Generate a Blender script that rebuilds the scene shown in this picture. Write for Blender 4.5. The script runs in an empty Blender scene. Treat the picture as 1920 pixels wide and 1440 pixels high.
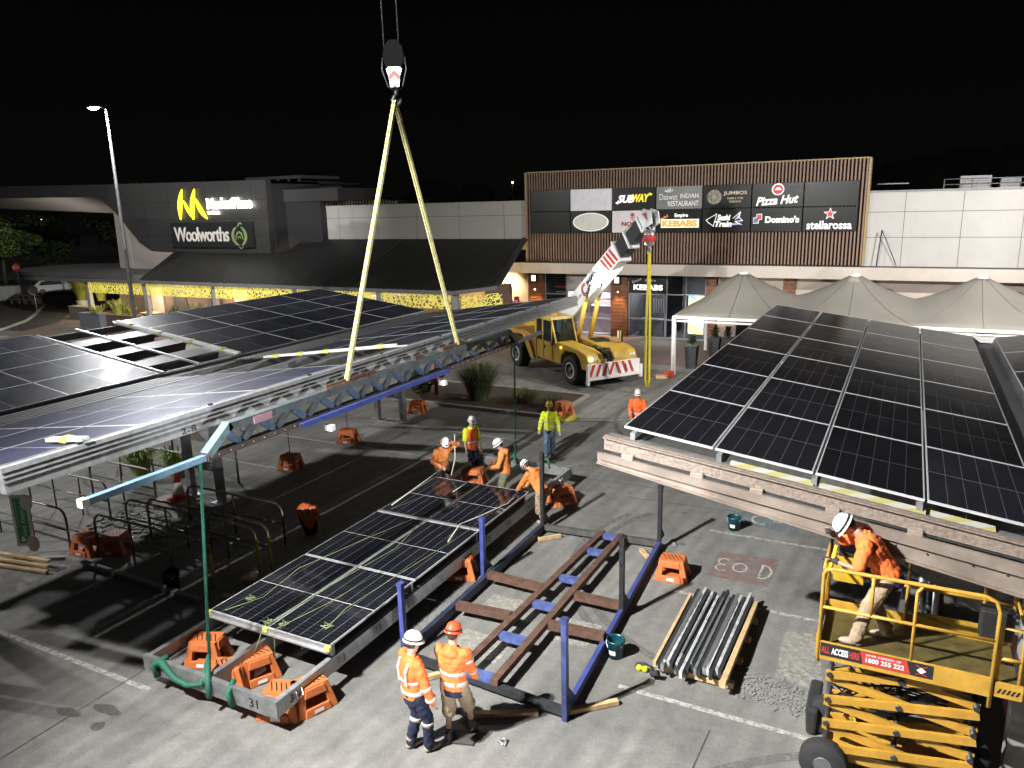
import bpy, bmesh, math, random
from math import sin, cos, pi, radians, sqrt, atan2
from mathutils import Vector, Matrix, Quaternion
V = Vector
R = random.Random(7)
S = bpy.context.scene
COL = S.collection

# ---------------------------------------------------------------- camera
FPX, CAMZ = 1432.0, 7.5
cp, cr, ca = radians(13.25), radians(1.42), radians(27.45)
fw = V((-sin(ca)*cos(cp), cos(ca)*cos(cp), -sin(cp)))
rt0 = V((cos(ca), sin(ca), 0)); up0 = rt0.cross(fw)
rt = rt0*cos(cr) - up0*sin(cr); up = up0*cos(cr) + rt0*sin(cr)
cam = bpy.data.cameras.new('camera'); co = bpy.data.objects.new('camera', cam); COL.objects.link(co)
M = Matrix((rt, up, -fw)).transposed().to_4x4(); M.translation = V((0, 0, CAMZ)); co.matrix_world = M
cam.sensor_width = 36; cam.lens = FPX/1920*36; cam.clip_end = 600; cam.clip_start = .05
S.camera = co
# ---------------------------------------------------------------- world: night sky
w = bpy.data.worlds.new('World'); S.world = w; w.use_nodes = True
nt = w.node_tree; bg = nt.nodes['Background']
tc = nt.nodes.new('ShaderNodeTexCoord'); sp = nt.nodes.new('ShaderNodeSeparateXYZ'); rp = nt.nodes.new('ShaderNodeValToRGB')
nt.links.new(tc.outputs['Generated'], sp.inputs[0]); nt.links.new(sp.outputs['Z'], rp.inputs[0]); nt.links.new(rp.outputs[0], bg.inputs[0])
rp.color_ramp.elements[0].color = (.07, .066, .062, 1); rp.color_ramp.elements[0].position = 0
rp.color_ramp.elements[1].color = (.70, .70, .74, 1); rp.color_ramp.elements[1].position = .75; e_ = rp.color_ramp.elements.new(.3); e_.color = (.028, .028, .032, 1)
bg.inputs[1].default_value = .030
S.view_settings.view_transform = 'Standard'; S.view_settings.look = 'None'; S.view_settings.exposure = .12; S.view_settings.gamma = 1

# ---------------------------------------------------------------- lamps of the place, with a few added ones
def lamp(name, kind, loc, power, col=(1, 1, 1), size=.1, to=None, spot=None, blend=.4, parent=None):
    l = bpy.data.lights.new(name, kind); l.energy = power; l.color = col
    if kind == 'AREA': l.size = size
    else: l.shadow_soft_size = size
    if spot: l.spot_size = radians(spot); l.spot_blend = blend
    o = bpy.data.objects.new(name, l); COL.objects.link(o); o.location = loc
    if to is not None: o.rotation_euler = (V(to)-V(loc)).to_track_quat('-Z', 'Y').to_euler()
    if parent is not None:
        o.parent = parent; o.location = V(loc)-OFF[parent.name]
    return o
PA = 27000
POLE_A = (-9.5, -.3)       # car park lamp pole behind the viewer
POLE_B = (-33.0, 24.0)     # the lit pole in view
POLE_C = (9.5, 25.5)       # added pole outside the frame to the right, for lighting the facade
lamp('street_or_added_light', 'SPOT', (-9.5, 0, 12.25), PA, (1, .99, .965), .10, (6, 23, 0), 122, 1.)
lamp('street_or_added_light', 'SPOT', (-9.0, -.1, 12.25), PA*.34, (1, .99, .965), .12, (6, 23, 0), 122, 1.)
lamp('street_or_added_light', 'SPOT', (-33.35, 23.9, 12.2), 34000, (.97, .98, 1), .15, (-52, 37, 0), 130, .8)
lamp('street_or_added_light', 'SPOT', (-32.65, 23.8, 12.2), 6500, (.97, .98, 1), .15, (-19, 18, 0), 125, .7)
lamp('street_or_added_light', 'SPOT', (9.5, 24.9, 12.0), 33000, (1, .95, .89), .15, (-14, 41, 5), 92, .5)  # added spot on the added pole, brightens the sign wall
lamp('street_or_added_light', 'SPOT', (9.9, 25.0, 12.0), 4500, (1, .95, .92), .15, (4, 41, 5), 95, .5)  # added second head for the right end of the facade
lamp('street_or_added_light', 'SPOT', (-33, 1, 12.2), 13000, (1, .99, .96), .12, (-19, 13, 0), 130, .8)
lamp('added_flood', 'SPOT', (22, -16, 2.2), 75000, (.97, .99, 1), .08, (-9.8, 12.2, 4.5), 12.5, .4)  # added narrow flood, throws the truss shadow onto the eaves gutter

# ---------------------------------------------------------------- helpers
OFF = {}
MATS = {}
def mat(name, col, rough=.6, metal=0., var=.12, scale=3., bump=0., bscale=60., emit=0., ecol=None, spec=.5, dirt=0., dcol=(.08, .07, .06)):
    if name in MATS: return MATS[name]
    m = bpy.data.materials.new(name); m.use_nodes = True; n = m.node_tree; b = n.nodes['Principled BSDF']
    L = n.links.new
    t = n.nodes.new('ShaderNodeTexCoord')
    ns = n.nodes.new('ShaderNodeTexNoise'); ns.inputs['Scale'].default_value = scale; ns.inputs['Detail'].default_value = 6; ns.inputs['Roughness'].default_value = .6
    L(t.outputs['Object'], ns.inputs['Vector'])
    cr_ = n.nodes.new('ShaderNodeValToRGB'); L(ns.outputs[0], cr_.inputs[0])
    cr_.color_ramp.elements[0].position = .3; cr_.color_ramp.elements[1].position = .7
    c = V(col)
    cr_.color_ramp.elements[0].color = (*(c*(1-var)), 1); cr_.color_ramp.elements[1].color = (*[min(1, x) for x in c*(1+var)], 1)
    out = cr_.outputs[0]
    if dirt:
        n2 = n.nodes.new('ShaderNodeTexNoise'); n2.inputs['Scale'].default_value = scale*2.3; n2.inputs['Detail'].default_value = 8; n2.inputs['Roughness'].default_value = .7
        L(t.outputs['Object'], n2.inputs['Vector'])
        r2 = n.nodes.new('ShaderNodeMapRange'); r2.inputs[1].default_value = .5; r2.inputs[2].default_value = .75; r2.inputs[4].default_value = dirt
        L(n2.outputs[0], r2.inputs[0])
        mx = n.nodes.new('ShaderNodeMix'); mx.data_type = 'RGBA'; L(r2.outputs[0], mx.inputs[0]); L(out, mx.inputs[6]); mx.inputs[7].default_value = (*dcol, 1)
        out = mx.outputs[2]
    L(out, b.inputs['Base Color'])
    rr = n.nodes.new('ShaderNodeMapRange'); rr.inputs[3].default_value = max(.03, rough*.8); rr.inputs[4].default_value = min(1, rough*1.2); L(ns.outputs[0], rr.inputs[0]); L(rr.outputs[0], b.inputs['Roughness'])
    b.inputs['Metallic'].default_value = metal; b.inputs['Specular IOR Level'].default_value = spec
    if bump:
        nb = n.nodes.new('ShaderNodeTexNoise'); nb.inputs['Scale'].default_value = bscale; nb.inputs['Detail'].default_value = 4; L(t.outputs['Object'], nb.inputs['Vector'])
        bp = n.nodes.new('ShaderNodeBump'); bp.inputs['Strength'].default_value = bump; bp.inputs['Distance'].default_value = .02; L(nb.outputs[0], bp.inputs['Height']); L(bp.outputs[0], b.inputs['Normal'])
    if emit:
        b.inputs['Emission Color'].default_value = (*(ecol or col), 1); b.inputs['Emission Strength'].default_value = emit
    MATS[name] = m; return m

class MB:
    def __init__(s): s.b = bmesh.new()
    def verts(s, pts): return [s.b.verts.new(V(p)) for p in pts]
    def face(s, pts, mi=0):
        f = s.b.faces.new(s.verts(pts)); f.material_index = mi; return f
    def hexa(s, p, mi=0):   # p: 8 points, bottom 4 then top 4
        v = s.verts(p)
        for q in ((0, 3, 2, 1), (4, 5, 6, 7), (0, 1, 5, 4), (1, 2, 6, 5), (2, 3, 7, 6), (3, 0, 4, 7)):
            s.b.faces.new([v[i] for i in q]).material_index = mi
        return s
    def box(s, c, d, rz=0., mi=0, M=None):
        c = V(c); q = Matrix.Rotation(rz, 3, 'Z') if M is None else M
        x, y, z = d[0]/2, d[1]/2, d[2]/2
        return s.hexa([c+q@V(a) for a in ((-x, -y, -z), (x, -y, -z), (x, y, -z), (-x, y, -z), (-x, -y, z), (x, -y, z), (x, y, z), (-x, y, z))], mi)
    def bb(s, a, b, mi=0):  # box between two corners
        a = V(a); b = V(b); return s.box((a+b)/2, [abs(x) for x in (b-a)], mi=mi)
    def beam(s, a, b, w, h, mi=0, upv=(0, 0, 1)):
        a = V(a); b = V(b); d = (b-a).normalized(); sd = d.cross(V(upv))
        if sd.length < 1e-4: sd = d.cross(V((0, 1, 0)))
        sd.normalize(); u_ = sd.cross(d)
        o = [(-sd*w-u_*h)/2, (sd*w-u_*h)/2, (sd*w+u_*h)/2, (-sd*w+u_*h)/2]
        return s.hexa([a+o[0], a+o[1], b+o[1], b+o[0], a+o[3], a+o[2], b+o[2], b+o[3]], mi)
    def loft(s, rings, cap=True, mi=0, smooth=True):   # rings: lists of points
        vs = [s.verts(r_) for r_ in rings]; n = len(vs[0])
        for i in range(len(vs)-1):
            for k in range(n):
                f = s.b.faces.new((vs[i][k], vs[i][(k+1) % n], vs[i+1][(k+1) % n], vs[i+1][k])); f.smooth = smooth; f.material_index = mi
        if cap:
            s.b.faces.new(vs[0][::-1]).material_index = mi; s.b.faces.new(vs[-1]).material_index = mi
        return s
    def tube(s, pts, r, n=8, mi=0, cap=True):
        pts = [V(p) for p in pts]; rs = r if isinstance(r, (list, tuple)) else [r]*len(pts)
        rings = []; ref = None
        for i, p in enumerate(pts):
            d = (pts[min(i+1, len(pts)-1)]-pts[max(i-1, 0)]).normalized()
            if ref is None: ref = d.orthogonal().normalized()
            ref = (ref-d*ref.dot(d)).normalized(); q = d.cross(ref)
            rings.append([p+(ref*cos(2*pi*k/n)+q*sin(2*pi*k/n))*rs[i] for k in range(n)])
        return s.loft(rings, cap, mi)
    def lathe(s, c, prof, n=20, axis=(0, 0, 1), mi=0, cap=True):   # prof: (radius, height)
        ax = V(axis).normalized(); a = ax.orthogonal().normalized(); b = ax.cross(a); c = V(c)
        return s.loft([[c+ax*h+(a*cos(2*pi*k/n)+b*sin(2*pi*k/n))*max(r_, .0005) for k in range(n)] for r_, h in prof], cap, mi)
    def ell(s, c, r, n=12, m=8, M=None, mi=0):
        c = V(c); rings = []
        for i in range(1, m):
            t = pi*i/m; rings.append([V((r[0]*sin(t)*cos(2*pi*k/n), r[1]*sin(t)*sin(2*pi*k/n), -r[2]*cos(t))) for k in range(n)])
        if M is not None: rings = [[M@p for p in q] for q in rings]
        return s.loft([[c+p for p in q] for q in rings], True, mi)
    def prism(s, poly, d, mi=0):   # planar polygon extruded by vector d
        a = s.verts(poly); b = s.verts([V(p)+V(d) for p in poly]); n = len(a)
        s.b.faces.new(a[::-1]).material_index = mi; s.b.faces.new(b).material_index = mi
        for k in range(n): s.b.faces.new((a[k], a[(k+1) % n], b[(k+1) % n], b[k])).material_index = mi
        return s
    def build(s, name, m, parent=None, label=None, bevel=0, remesh=0, smooth=0):
        bmesh.ops.recalc_face_normals(s.b, faces=s.b.faces)
        me = bpy.data.meshes.new(name)
        if parent is None:
            zs = [v.co for v in s.b.verts]
            off = V(((min(v.x for v in zs)+max(v.x for v in zs))/2, (min(v.y for v in zs)+max(v.y for v in zs))/2, min(v.z for v in zs)))
        else: off = OFF[parent.name]
        for v in s.b.verts: v.co -= off
        s.b.to_mesh(me); s.b.free()
        for q in (m if isinstance(m, (list, tuple)) else [m]): me.materials.append(q)
        o = bpy.data.objects.new(name, me); COL.objects.link(o)
        if parent is None: o.location = off
        else: o.parent = parent
        OFF[o.name] = off
        if label: o['label'] = label
        if bevel:
            bv = o.modifiers.new('b', 'BEVEL'); bv.width = bevel; bv.segments = 2; bv.limit_method = 'ANGLE'
        if remesh:
            rm = o.modifiers.new('r', 'REMESH'); rm.mode = 'VOXEL'; rm.voxel_size = remesh; rm.use_smooth_shade = True
            if smooth:
                sm = o.modifiers.new('s', 'SMOOTH'); sm.factor = .5; sm.iterations = smooth
        return o

def thing(name, label, cat, loc=(0, 0, 0), group=None, rz=0, local=False):
    o = bpy.data.objects.new(name, None); COL.objects.link(o); o.location = loc; o.rotation_euler = (0, 0, rz)
    o.empty_display_size = .2
    o['label'] = label; o['category'] = cat
    if group: o['group'] = group
    OFF[o.name] = V((0, 0, 0)) if local else V(loc)
    return o
def tag(o, label, cat, group=None):
    o['label'] = label; o['category'] = cat
    if group: o['group'] = group
    return o
def struct(o): o['kind'] = 'structure'; return o
def kids(o): return [c for c in COL.objects if c.parent == o]
def dup(root, loc, rz=None, label=None, rot=None):
    def cp_(o, par):
        c = o.copy(); COL.objects.link(c); c.parent = par; OFF[c.name] = OFF.get(o.name, V((0, 0, 0)))
        for k in kids(o): cp_(k, c)
        return c
    c = cp_(root, None); c.location = loc
    if rz is not None: c.rotation_euler = (0, 0, rz)
    if rot is not None: c.rotation_euler = rot
    if label: c['label'] = label
    return c
_tcache = {}
def txt(s, cen, w_, h_, m, parent, xd=(1, 0, 0), ud=(0, 0, 1), name='lettering', ext=.02, bold=0., shear=0., label=None, lift=.004, space=1.):
    cu = bpy.data.curves.new('t', 'FONT'); cu.body = s; cu.size = 1; cu.extrude = ext*.5/max(h_, .01)*.7; cu.offset = bold; cu.shear = shear; cu.space_character = space
    cu.resolution_u = 3
    o = bpy.data.objects.new('t', cu); COL.objects.link(o)
    me = bpy.data.meshes.new_from_object(o.evaluated_get(bpy.context.evaluated_depsgraph_get()))
    bpy.data.objects.remove(o); bpy.data.curves.remove(cu)
    xs = [v.co.x for v in me.vertices]; ys = [v.co.y for v in me.vertices]; zs = [v.co.z for v in me.vertices]
    x0, x1, y0, y1 = min(xs), max(xs), min(ys), max(ys); zd = max(max(zs)-min(zs), 1e-6); zb = min(zs)
    xd = V(xd).normalized(); ud = V(ud).normalized(); nd = xd.cross(ud); off = OFF[parent.name]; cen = V(cen)
    for v in me.vertices:
        a = ((v.co.x-x0)/(x1-x0)-.5)*w_; b = ((v.co.y-y0)/(y1-y0)-.5)*h_; c = (v.co.z-zb)/zd*ext+lift
        v.co = cen+xd*a+ud*b+nd*c-off
    me.name = name; me.materials.clear(); me.materials.append(m)
    q = bpy.data.objects.new(name, me); COL.objects.link(q); q.parent = parent; OFF[q.name] = off
    if label: q['label'] = label
    return q

# ---------------------------------------------------------------- materials
M_galv = mat('galvanised steel', (.42, .43, .44), .45, .75, .3, 7, .1, 40)
M_galv2 = mat('weathered galvanised', (.22, .225, .23), .55, .55, .3, 3, dirt=.3)
M_pf = mat('panel frame', (.52, .53, .54), .4, .35, .05, 5)
M_alu = mat('aluminium', (.62, .63, .64), .35, .85, .08, 5)
M_white = mat('white paint', (.72, .71, .69), .55, 0, .06, 2, dirt=.15, dcol=(.4, .38, .35))
M_black = mat('black plastic', (.012, .012, .013), .6, 0, .2, 6)
M_dark = mat('dark steel', (.05, .055, .06), .5, .5, .3, 6)
M_orange = mat('orange plastic', (.56, .15, .04), .62, 0, .15, 5, .2, 30, dirt=.55, dcol=(.3, .12, .05))
M_blueS = mat('blue painted steel', (.05, .07, .25), .45, .1, .25, 5, dirt=.7, dcol=(.06, .06, .07))
M_rust = mat('rusty steel', (.12, .065, .045), .75, .2, .35, 8, .2, 60, dirt=.5, dcol=(.05, .035, .03))
M_truss = mat('grey blue truss paint', (.115, .135, .145), .5, .3, .3, 6, dirt=.5, dcol=(.05, .05, .05))
M_ltblue = mat('light blue paint', (.16, .27, .38), .4, .1, .3, 2.5, dirt=.3, dcol=(.4, .42, .45))
M_yel = mat('yellow machine paint', (.44, .25, .035), .45, 0, .18, 4, dirt=.55, dcol=(.25, .14, .03))
M_rubber = mat('rubber', (.022, .022, .023), .85, 0, .25, 8, .3, 50)
M_timber = mat('pine timber', (.52, .36, .19), .7, 0, .25, 7)
M_green = mat('green webbing', (.02, .13, .085), .7, 0, .2, 12)
M_sling = mat('pale yellow webbing', (.50, .46, .20), .75, 0, .3, 9, .5, 60, dirt=.5, dcol=(.3, .26, .14))
M_ysling = mat('bright yellow webbing', (.62, .52, .02), .6, 0, .2, 12)
M_red = mat('red paint', (.45, .03, .03), .45, 0, .1, 5)
M_bucket = mat('dark teal bucket', (.006, .055, .07), .35, 0, .1, 5)
M_wtxt = mat('white letters', (.8, .8, .8), .5, 0, .03)
M_whiteE = mat('lit white letters', (.8, .8, .8), .5, 0, .02, emit=1.1, ecol=(1, 1, 1))
def glassmat(name, col=(.9, .95, .95), rough=.02, alpha=.25):
    m = bpy.data.materials.new(name); m.use_nodes = True; n = m.node_tree; b = n.nodes['Principled BSDF']
    b.inputs['Base Color'].default_value = (*col, 1); b.inputs['Roughness'].default_value = rough; b.inputs['Alpha'].default_value = alpha
    return m
M_glass = glassmat('window glass', (.02, .025, .03), .04, .30)
M_cabglass = glassmat('cab glass', (.01, .02, .02), .03, .62)
# ---------------------------------------------------------------- special materials
def ground_mat():
    m = bpy.data.materials.new('concrete'); m.use_nodes = True; n = m.node_tree; b = n.nodes['Principled BSDF']; L = n.links.new
    t = n.nodes.new('ShaderNodeTexCoord')
    def noise(sc, det=6, ro=.6, dist=0, src=None):
        q = n.nodes.new('ShaderNodeTexNoise'); q.inputs['Scale'].default_value = sc; q.inputs['Detail'].default_value = det; q.inputs['Roughness'].default_value = ro; q.inputs['Distortion'].default_value = dist
        L(src or t.outputs['Object'], q.inputs['Vector']); return q.outputs[0]
    def rng(s_, a, c, lo, hi):
        q = n.nodes.new('ShaderNodeMapRange'); q.inputs[1].default_value = a; q.inputs[2].default_value = c; q.inputs[3].default_value = lo; q.inputs[4].default_value = hi; L(s_, q.inputs[0]); return q.outputs[0]
    def mul(a, c):
        q = n.nodes.new('ShaderNodeMath'); q.operation = 'MULTIPLY'; L(a, q.inputs[0])
        if isinstance(c, float): q.inputs[1].default_value = c
        else: L(c, q.inputs[1])
        return q.outputs[0]
    mp = n.nodes.new('ShaderNodeMapping'); mp.inputs['Scale'].default_value = (1, .18, 1); mp.inputs['Rotation'].default_value = (0, 0, .5); L(t.outputs['Object'], mp.inputs[0])
    v = rng(noise(.22, 5, .55), .3, .7, .62, 1.18)
    v = mul(v, rng(noise(1.3, 8, .65, .6), .3, .7, .78, 1.15))
    v = mul(v, rng(noise(1.1, 5, .6, .3, mp.outputs[0]), .3, .72, .78, 1.1))      # tyre sweeps
    v = mul(v, rng(noise(55, 4, .75), .35, .65, .74, 1.2))
    v = mul(v, rng(noise(300, 2, .8), .35, .65, .80, 1.14))
    v = mul(v, rng(noise(9, 8, .8, .4), .42, .62, .90, 1.07))
    v = mul(v, rng(noise(3.2, 10, .75, 1.2), .60, .74, 1.0, .62))                    # stains
    vo = n.nodes.new('ShaderNodeTexVoronoi'); vo.inputs['Scale'].default_value = .9; L(t.outputs['Object'], vo.inputs['Vector'])
    v = mul(v, rng(vo.outputs['Distance'], .03, .09, .55, 1.0))                     # oil drips
    wv = n.nodes.new('ShaderNodeTexWave'); wv.inputs['Scale'].default_value = .9; wv.inputs['Distortion'].default_value = 9; wv.inputs['Detail'].default_value = 4; wv.inputs['Detail Scale'].default_value = .6; L(mp.outputs[0], wv.inputs['Vector'])
    v = mul(v, rng(wv.outputs[0], 0, 1, .92, 1.06))
    rgb = n.nodes.new('ShaderNodeMix'); rgb.data_type = 'RGBA'; L(noise(.5, 3), rgb.inputs[0]); rgb.inputs[6].default_value = (.225, .226, .217, 1); rgb.inputs[7].default_value = (.26, .25, .228, 1)
    sc = n.nodes.new('ShaderNodeVectorMath'); sc.operation = 'SCALE'; L(rgb.outputs[2], sc.inputs[0]); L(v, sc.inputs['Scale']); L(sc.outputs[0], b.inputs['Base Color'])
    b.inputs['Roughness'].default_value = .78; b.inputs['Specular IOR Level'].default_value = .3
    bp = n.nodes.new('ShaderNodeBump'); bp.inputs['Strength'].default_value = .45; bp.inputs['Distance'].default_value = .012; L(noise(75, 8, .75), bp.inputs['Height']); L(bp.outputs[0], b.inputs['Normal'])
    return m
M_conc = ground_mat()
M_asph = mat('asphalt', (.05, .047, .045), .85, 0, .35, 1.5, .4, 120)
M_pave = mat('brown pavers', (.16, .12, .10), .8, 0, .3, 4, .3, 60)
def worn(name, col, thr=.5, sc=9.):   # worn floor paint: alpha breaks up
    m = mat(name, col, .7, 0, .15, 6); n = m.node_tree; b = n.nodes['Principled BSDF']; L = n.links.new
    t = n.nodes.new('ShaderNodeTexCoord'); q = n.nodes.new('ShaderNodeTexNoise'); q.inputs['Scale'].default_value = sc; q.inputs['Detail'].default_value = 8; q.inputs['Roughness'].default_value = .75
    L(t.outputs['Object'], q.inputs['Vector']); r_ = n.nodes.new('ShaderNodeMapRange'); r_.inputs[1].default_value = thr-.12; r_.inputs[2].default_value = thr+.12; r_.inputs[3].default_value = 1; r_.inputs[4].default_value = .1; L(q.outputs[0], r_.inputs[0]); L(r_.outputs[0], b.inputs['Alpha'])
    return m
M_line = worn('worn white line paint', (.40, .39, .36), .56)
M_redp = worn('faded red floor paint', (.27, .17, .15), .46, 3)
M_blup = worn('faded blue floor paint', (.19, .24, .28), .48, 3)
M_sym = worn('faded white symbol paint', (.5, .48, .44), .55, 8)

def panel_mat(name, base, lines, mid, rough, cross, dust, spec=.2, ior=1.45):
    m = bpy.data.materials.new(name); m.use_nodes = True; n = m.node_tree; b = n.nodes['Principled BSDF']; L = n.links.new
    t = n.nodes.new('ShaderNodeTexCoord'); s_ = n.nodes.new('ShaderNodeSeparateXYZ'); L(t.outputs['Object'], s_.inputs[0])
    def mth(op, a, c=None, d=None):
        q = n.nodes.new('ShaderNodeMath'); q.operation = op
        for i, z in enumerate((a, c, d)):
            if z is None: continue
            if isinstance(z, (int, float)): q.inputs[i].default_value = z
            else: L(z, q.inputs[i])
        return q.outputs[0]
    def stripe(ax, period, off, half):   # 1 on a line
        a = mth('ADD', ax, off); a = mth('DIVIDE', a, period); a = mth('FRACT', a); a = mth('SUBTRACT', a, .5); a = mth('ABSOLUTE', a); return mth('GREATER_THAN', a, .5-half/period)
    px = stripe(s_.outputs[0], 1.27/6, 1.27/2+1.27*5, .0045)
    py = stripe(s_.outputs[1], 2.32/24, 1.16+2.32*5, .0022)
    md = mth('LESS_THAN', mth('ABSOLUTE', s_.outputs[1]), .008)
    bus = stripe(s_.outputs[0], 1.27/60, 1.27*5, .0011)
    def mix(f, a, c):
        q = n.nodes.new('ShaderNodeMix'); q.data_type = 'RGBA'; L(f, q.inputs[0])
        if isinstance(a, tuple): q.inputs[6].default_value = (*a, 1)
        else: L(a, q.inputs[6])
        q.inputs[7].default_value = (*c, 1); return q.outputs[2]
    c = mix(bus, base, tuple(x*1.6+.004 for x in base))
    c = mix(py, c, tuple(x*cross for x in lines)); c = mix(px, c, lines); c = mix(md, c, mid)
    if dust:
        q = n.nodes.new('ShaderNodeTexNoise'); q.inputs['Scale'].default_value = 1.7; q.inputs['Detail'].default_value = 8; L(t.outputs['Object'], q.inputs['Vector'])
        r_ = n.nodes.new('ShaderNodeMapRange'); r_.inputs[1].default_value = .35; r_.inputs[2].default_value = .8; r_.inputs[4].default_value = dust; L(q.outputs[0], r_.inputs[0])
        c = mix(r_.outputs[0], c, (.10, .10, .11))
        r3 = n.nodes.new('ShaderNodeMapRange'); r3.inputs[3].default_value = rough*.7; r3.inputs[4].default_value = rough*1.5; L(q.outputs[0], r3.inputs[0]); L(r3.outputs[0], b.inputs['Roughness'])
    else: b.inputs['Roughness'].default_value = rough
    oi = n.nodes.new('ShaderNodeObjectInfo'); k_ = n.nodes.new('ShaderNodeMapRange'); k_.inputs[3].default_value = .7; k_.inputs[4].default_value = 1.35; L(oi.outputs['Random'], k_.inputs[0])
    vs_ = n.nodes.new('ShaderNodeVectorMath'); vs_.operation = 'SCALE'; L(c, vs_.inputs[0]); L(k_.outputs[0], vs_.inputs['Scale']); c = vs_.outputs[0]
    L(c, b.inputs['Base Color']); b.inputs['IOR'].default_value = ior; b.inputs['Specular IOR Level'].default_value = spec
    return m
M_panR = panel_mat('black solar glass', (.0075, .0078, .010), (.055, .056, .06), (.10, .10, .105), .15, .18, .04, .10, 1.25)
M_panL = panel_mat('dusty solar glass', (.019, .021, .030), (.045, .047, .06), (.28, .28, .30), .36, .5, .22, .06)
M_panP = panel_mat('violet solar glass', (.030, .031, .060), (.06, .06, .12), (.36, .36, .40), .40, .6, .08, .12)
M_panD = panel_mat('new solar glass', (.0055, .006, .009), (.12, .12, .13), (.45, .45, .46), .07, .35, .03, .40)
PW, PH = 1.303, 2.36

def panel_mesh(name, glass, frame=M_pf, w_=PW, h_=PH):
    q = MB(); t = .035; e = .017
    for a, b_ in (((-w_/2, -h_/2, -t), (w_/2, -h_/2+e, 0)), ((-w_/2, h_/2-e, -t), (w_/2, h_/2, 0)), ((-w_/2, -h_/2+e, -t), (-w_/2+e, h_/2-e, 0)), ((w_/2-e, -h_/2+e, -t), (w_/2, h_/2-e, 0))): q.bb(a, b_)
    q.bb((-w_/2+e, -h_/2+e, -t*.6), (w_/2-e, h_/2-e, -.003), 1)
    bmesh.ops.recalc_face_normals(q.b, faces=q.b.faces)
    me = bpy.data.meshes.new(name); q.b.to_mesh(me); q.b.free(); me.materials.append(frame); me.materials.append(glass); return me
def put_panel(me, parent, cen, slope):   # slope: rise per metre of X
    o = bpy.data.objects.new('solar_panel', me); COL.objects.link(o); o.parent = parent
    o.location = V(cen)-OFF[parent.name]; o.rotation_euler = (0, -math.atan(slope), 0); OFF[o.name] = OFF[parent.name]; return o

def ring(q, c, rx, ry, a0, a1, w_, z=.008, n=16):
    for k in range(n):
        t0 = a0+(a1-a0)*k/n; t1 = a0+(a1-a0)*(k+1)/n
        q.face([(c[0]+(rx-w_)*cos(t0), c[1]+(ry-w_)*sin(t0), z), (c[0]+rx*cos(t0), c[1]+ry*sin(t0), z), (c[0]+rx*cos(t1), c[1]+ry*sin(t1), z), (c[0]+(rx-w_)*cos(t1), c[1]+(ry-w_)*sin(t1), z)])
# ---------------------------------------------------------------- ground
def sheet(name, poly, z, m, label=None, cat=None):
    q = MB(); q.face([(x, y, z) for x, y in poly]); o = q.build(name, m); struct(o); return o
sheet('ground', [(-260, -60), (200, -60), (200, 300), (-260, 300)], 0, M_conc)
sheet('road', [(-250, 15), (-51.5, 30.0), (-54, 33.5), (-58, 37), (-66, 44), (-78, 52), (-250, 70)], .004, M_asph)
sheet('pavement', [(-51.5, 28.2), (-19.9, 33.2), (8, 36.4), (30, 36.4), (30, 41), (-19.9, 41), (-19.9, 55), (-66, 55), (-66, 44), (-58, 37), (-54, 33.5)], .008, M_pave)
# painted marks on the ground: one object each
def line(x0, y0, x1, y1, w_=.1, z=.004, m=M_line, nm='painted_line'):
    d = V((x1-x0, y1-y0, 0)).normalized(); s_ = V((-d.y, d.x, 0))*w_/2; q = MB()
    q.face([(x0-s_.x, y0-s_.y, z), (x1-s_.x, y1-s_.y, z), (x1+s_.x, y1+s_.y, z), (x0+s_.x, y0+s_.y, z)]); return struct(q.build(nm, m))
for x0, y0, x1, y1 in ((-3.54, 10.23, .9, 10.2), (-3.6, 13.6, .9, 13.55), (-3.6, 16.72, .9, 16.72), (-15, 6.93, -10.35, 6.93), (-21.5, 15.93, -16, 15.93), (-16.9, 21.3, -10.2, 21.2), (-21.3, 18.6, -12, 18.6), (-3.6, 20, .9, 20), (-3.6, 23.2, .9, 23.2), (-7.3, 33.6, -7.3, 24.5)):
    line(x0, y0, x1, y1)
for k in range(9): line(-49.6-k*1.15, 24.3-k*.35, -50.2-k*1.15, 26.2-k*.35, .5, .012, M_sym, 'crossing_stripe')
for k in range(5): line(-51-k*2.4, 28.2-k*.8, -52.6-k*2.4, 27.8-k*.8, .55, .012, M_sym, 'crossing_stripe')
q = MB(); q.face([(-3.15, 14.5, .004), (-1.95, 14.5, .004), (-1.9, 15.8, .004), (-3.15, 15.7, .004)]); struct(q.build('painted_patch', M_redp))
q = MB(); q.face([(-3.1, 17.35, .004), (-1.75, 17.35, .004), (-1.75, 18.3, .004), (-3.1, 18.3, .004)]); struct(q.build('painted_patch', M_blup))
q = MB(); ring(q, (-2.15, 15.1), .2, .33, -pi/2, pi/2, .05); q.face([(-2.2, 14.77, .008), (-2.15, 14.77, .008), (-2.15, 15.43, .008), (-2.2, 15.43, .008)])
ring(q, (-2.6, 15.1), .16, .22, 0, 2*pi, .045); ring(q, (-2.95, 15.25), .13, .16, .6, 5.2, .04); ring(q, (-2.95, 14.95), .13, .16, 1, 5.8, .04); struct(q.build('painted_symbol', M_sym))
q = MB(); ring(q, (-2.6, 17.8), .25, .3, .4, 5.2, .06); ring(q, (-2.25, 17.9), .12, .13, 0, 6.28, .05); struct(q.build('painted_symbol', M_sym))
M_pav2 = worn('pale worn concrete patch', (.34, .33, .29), .52, 7)
q = MB(); q.face([(-1.36, 11.5, .004), (-.62, 11.4, .004), (-.85, 13.1, .004), (-1.4, 13.0, .004)]); struct(q.build('paving_slab', M_pav2))
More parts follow.
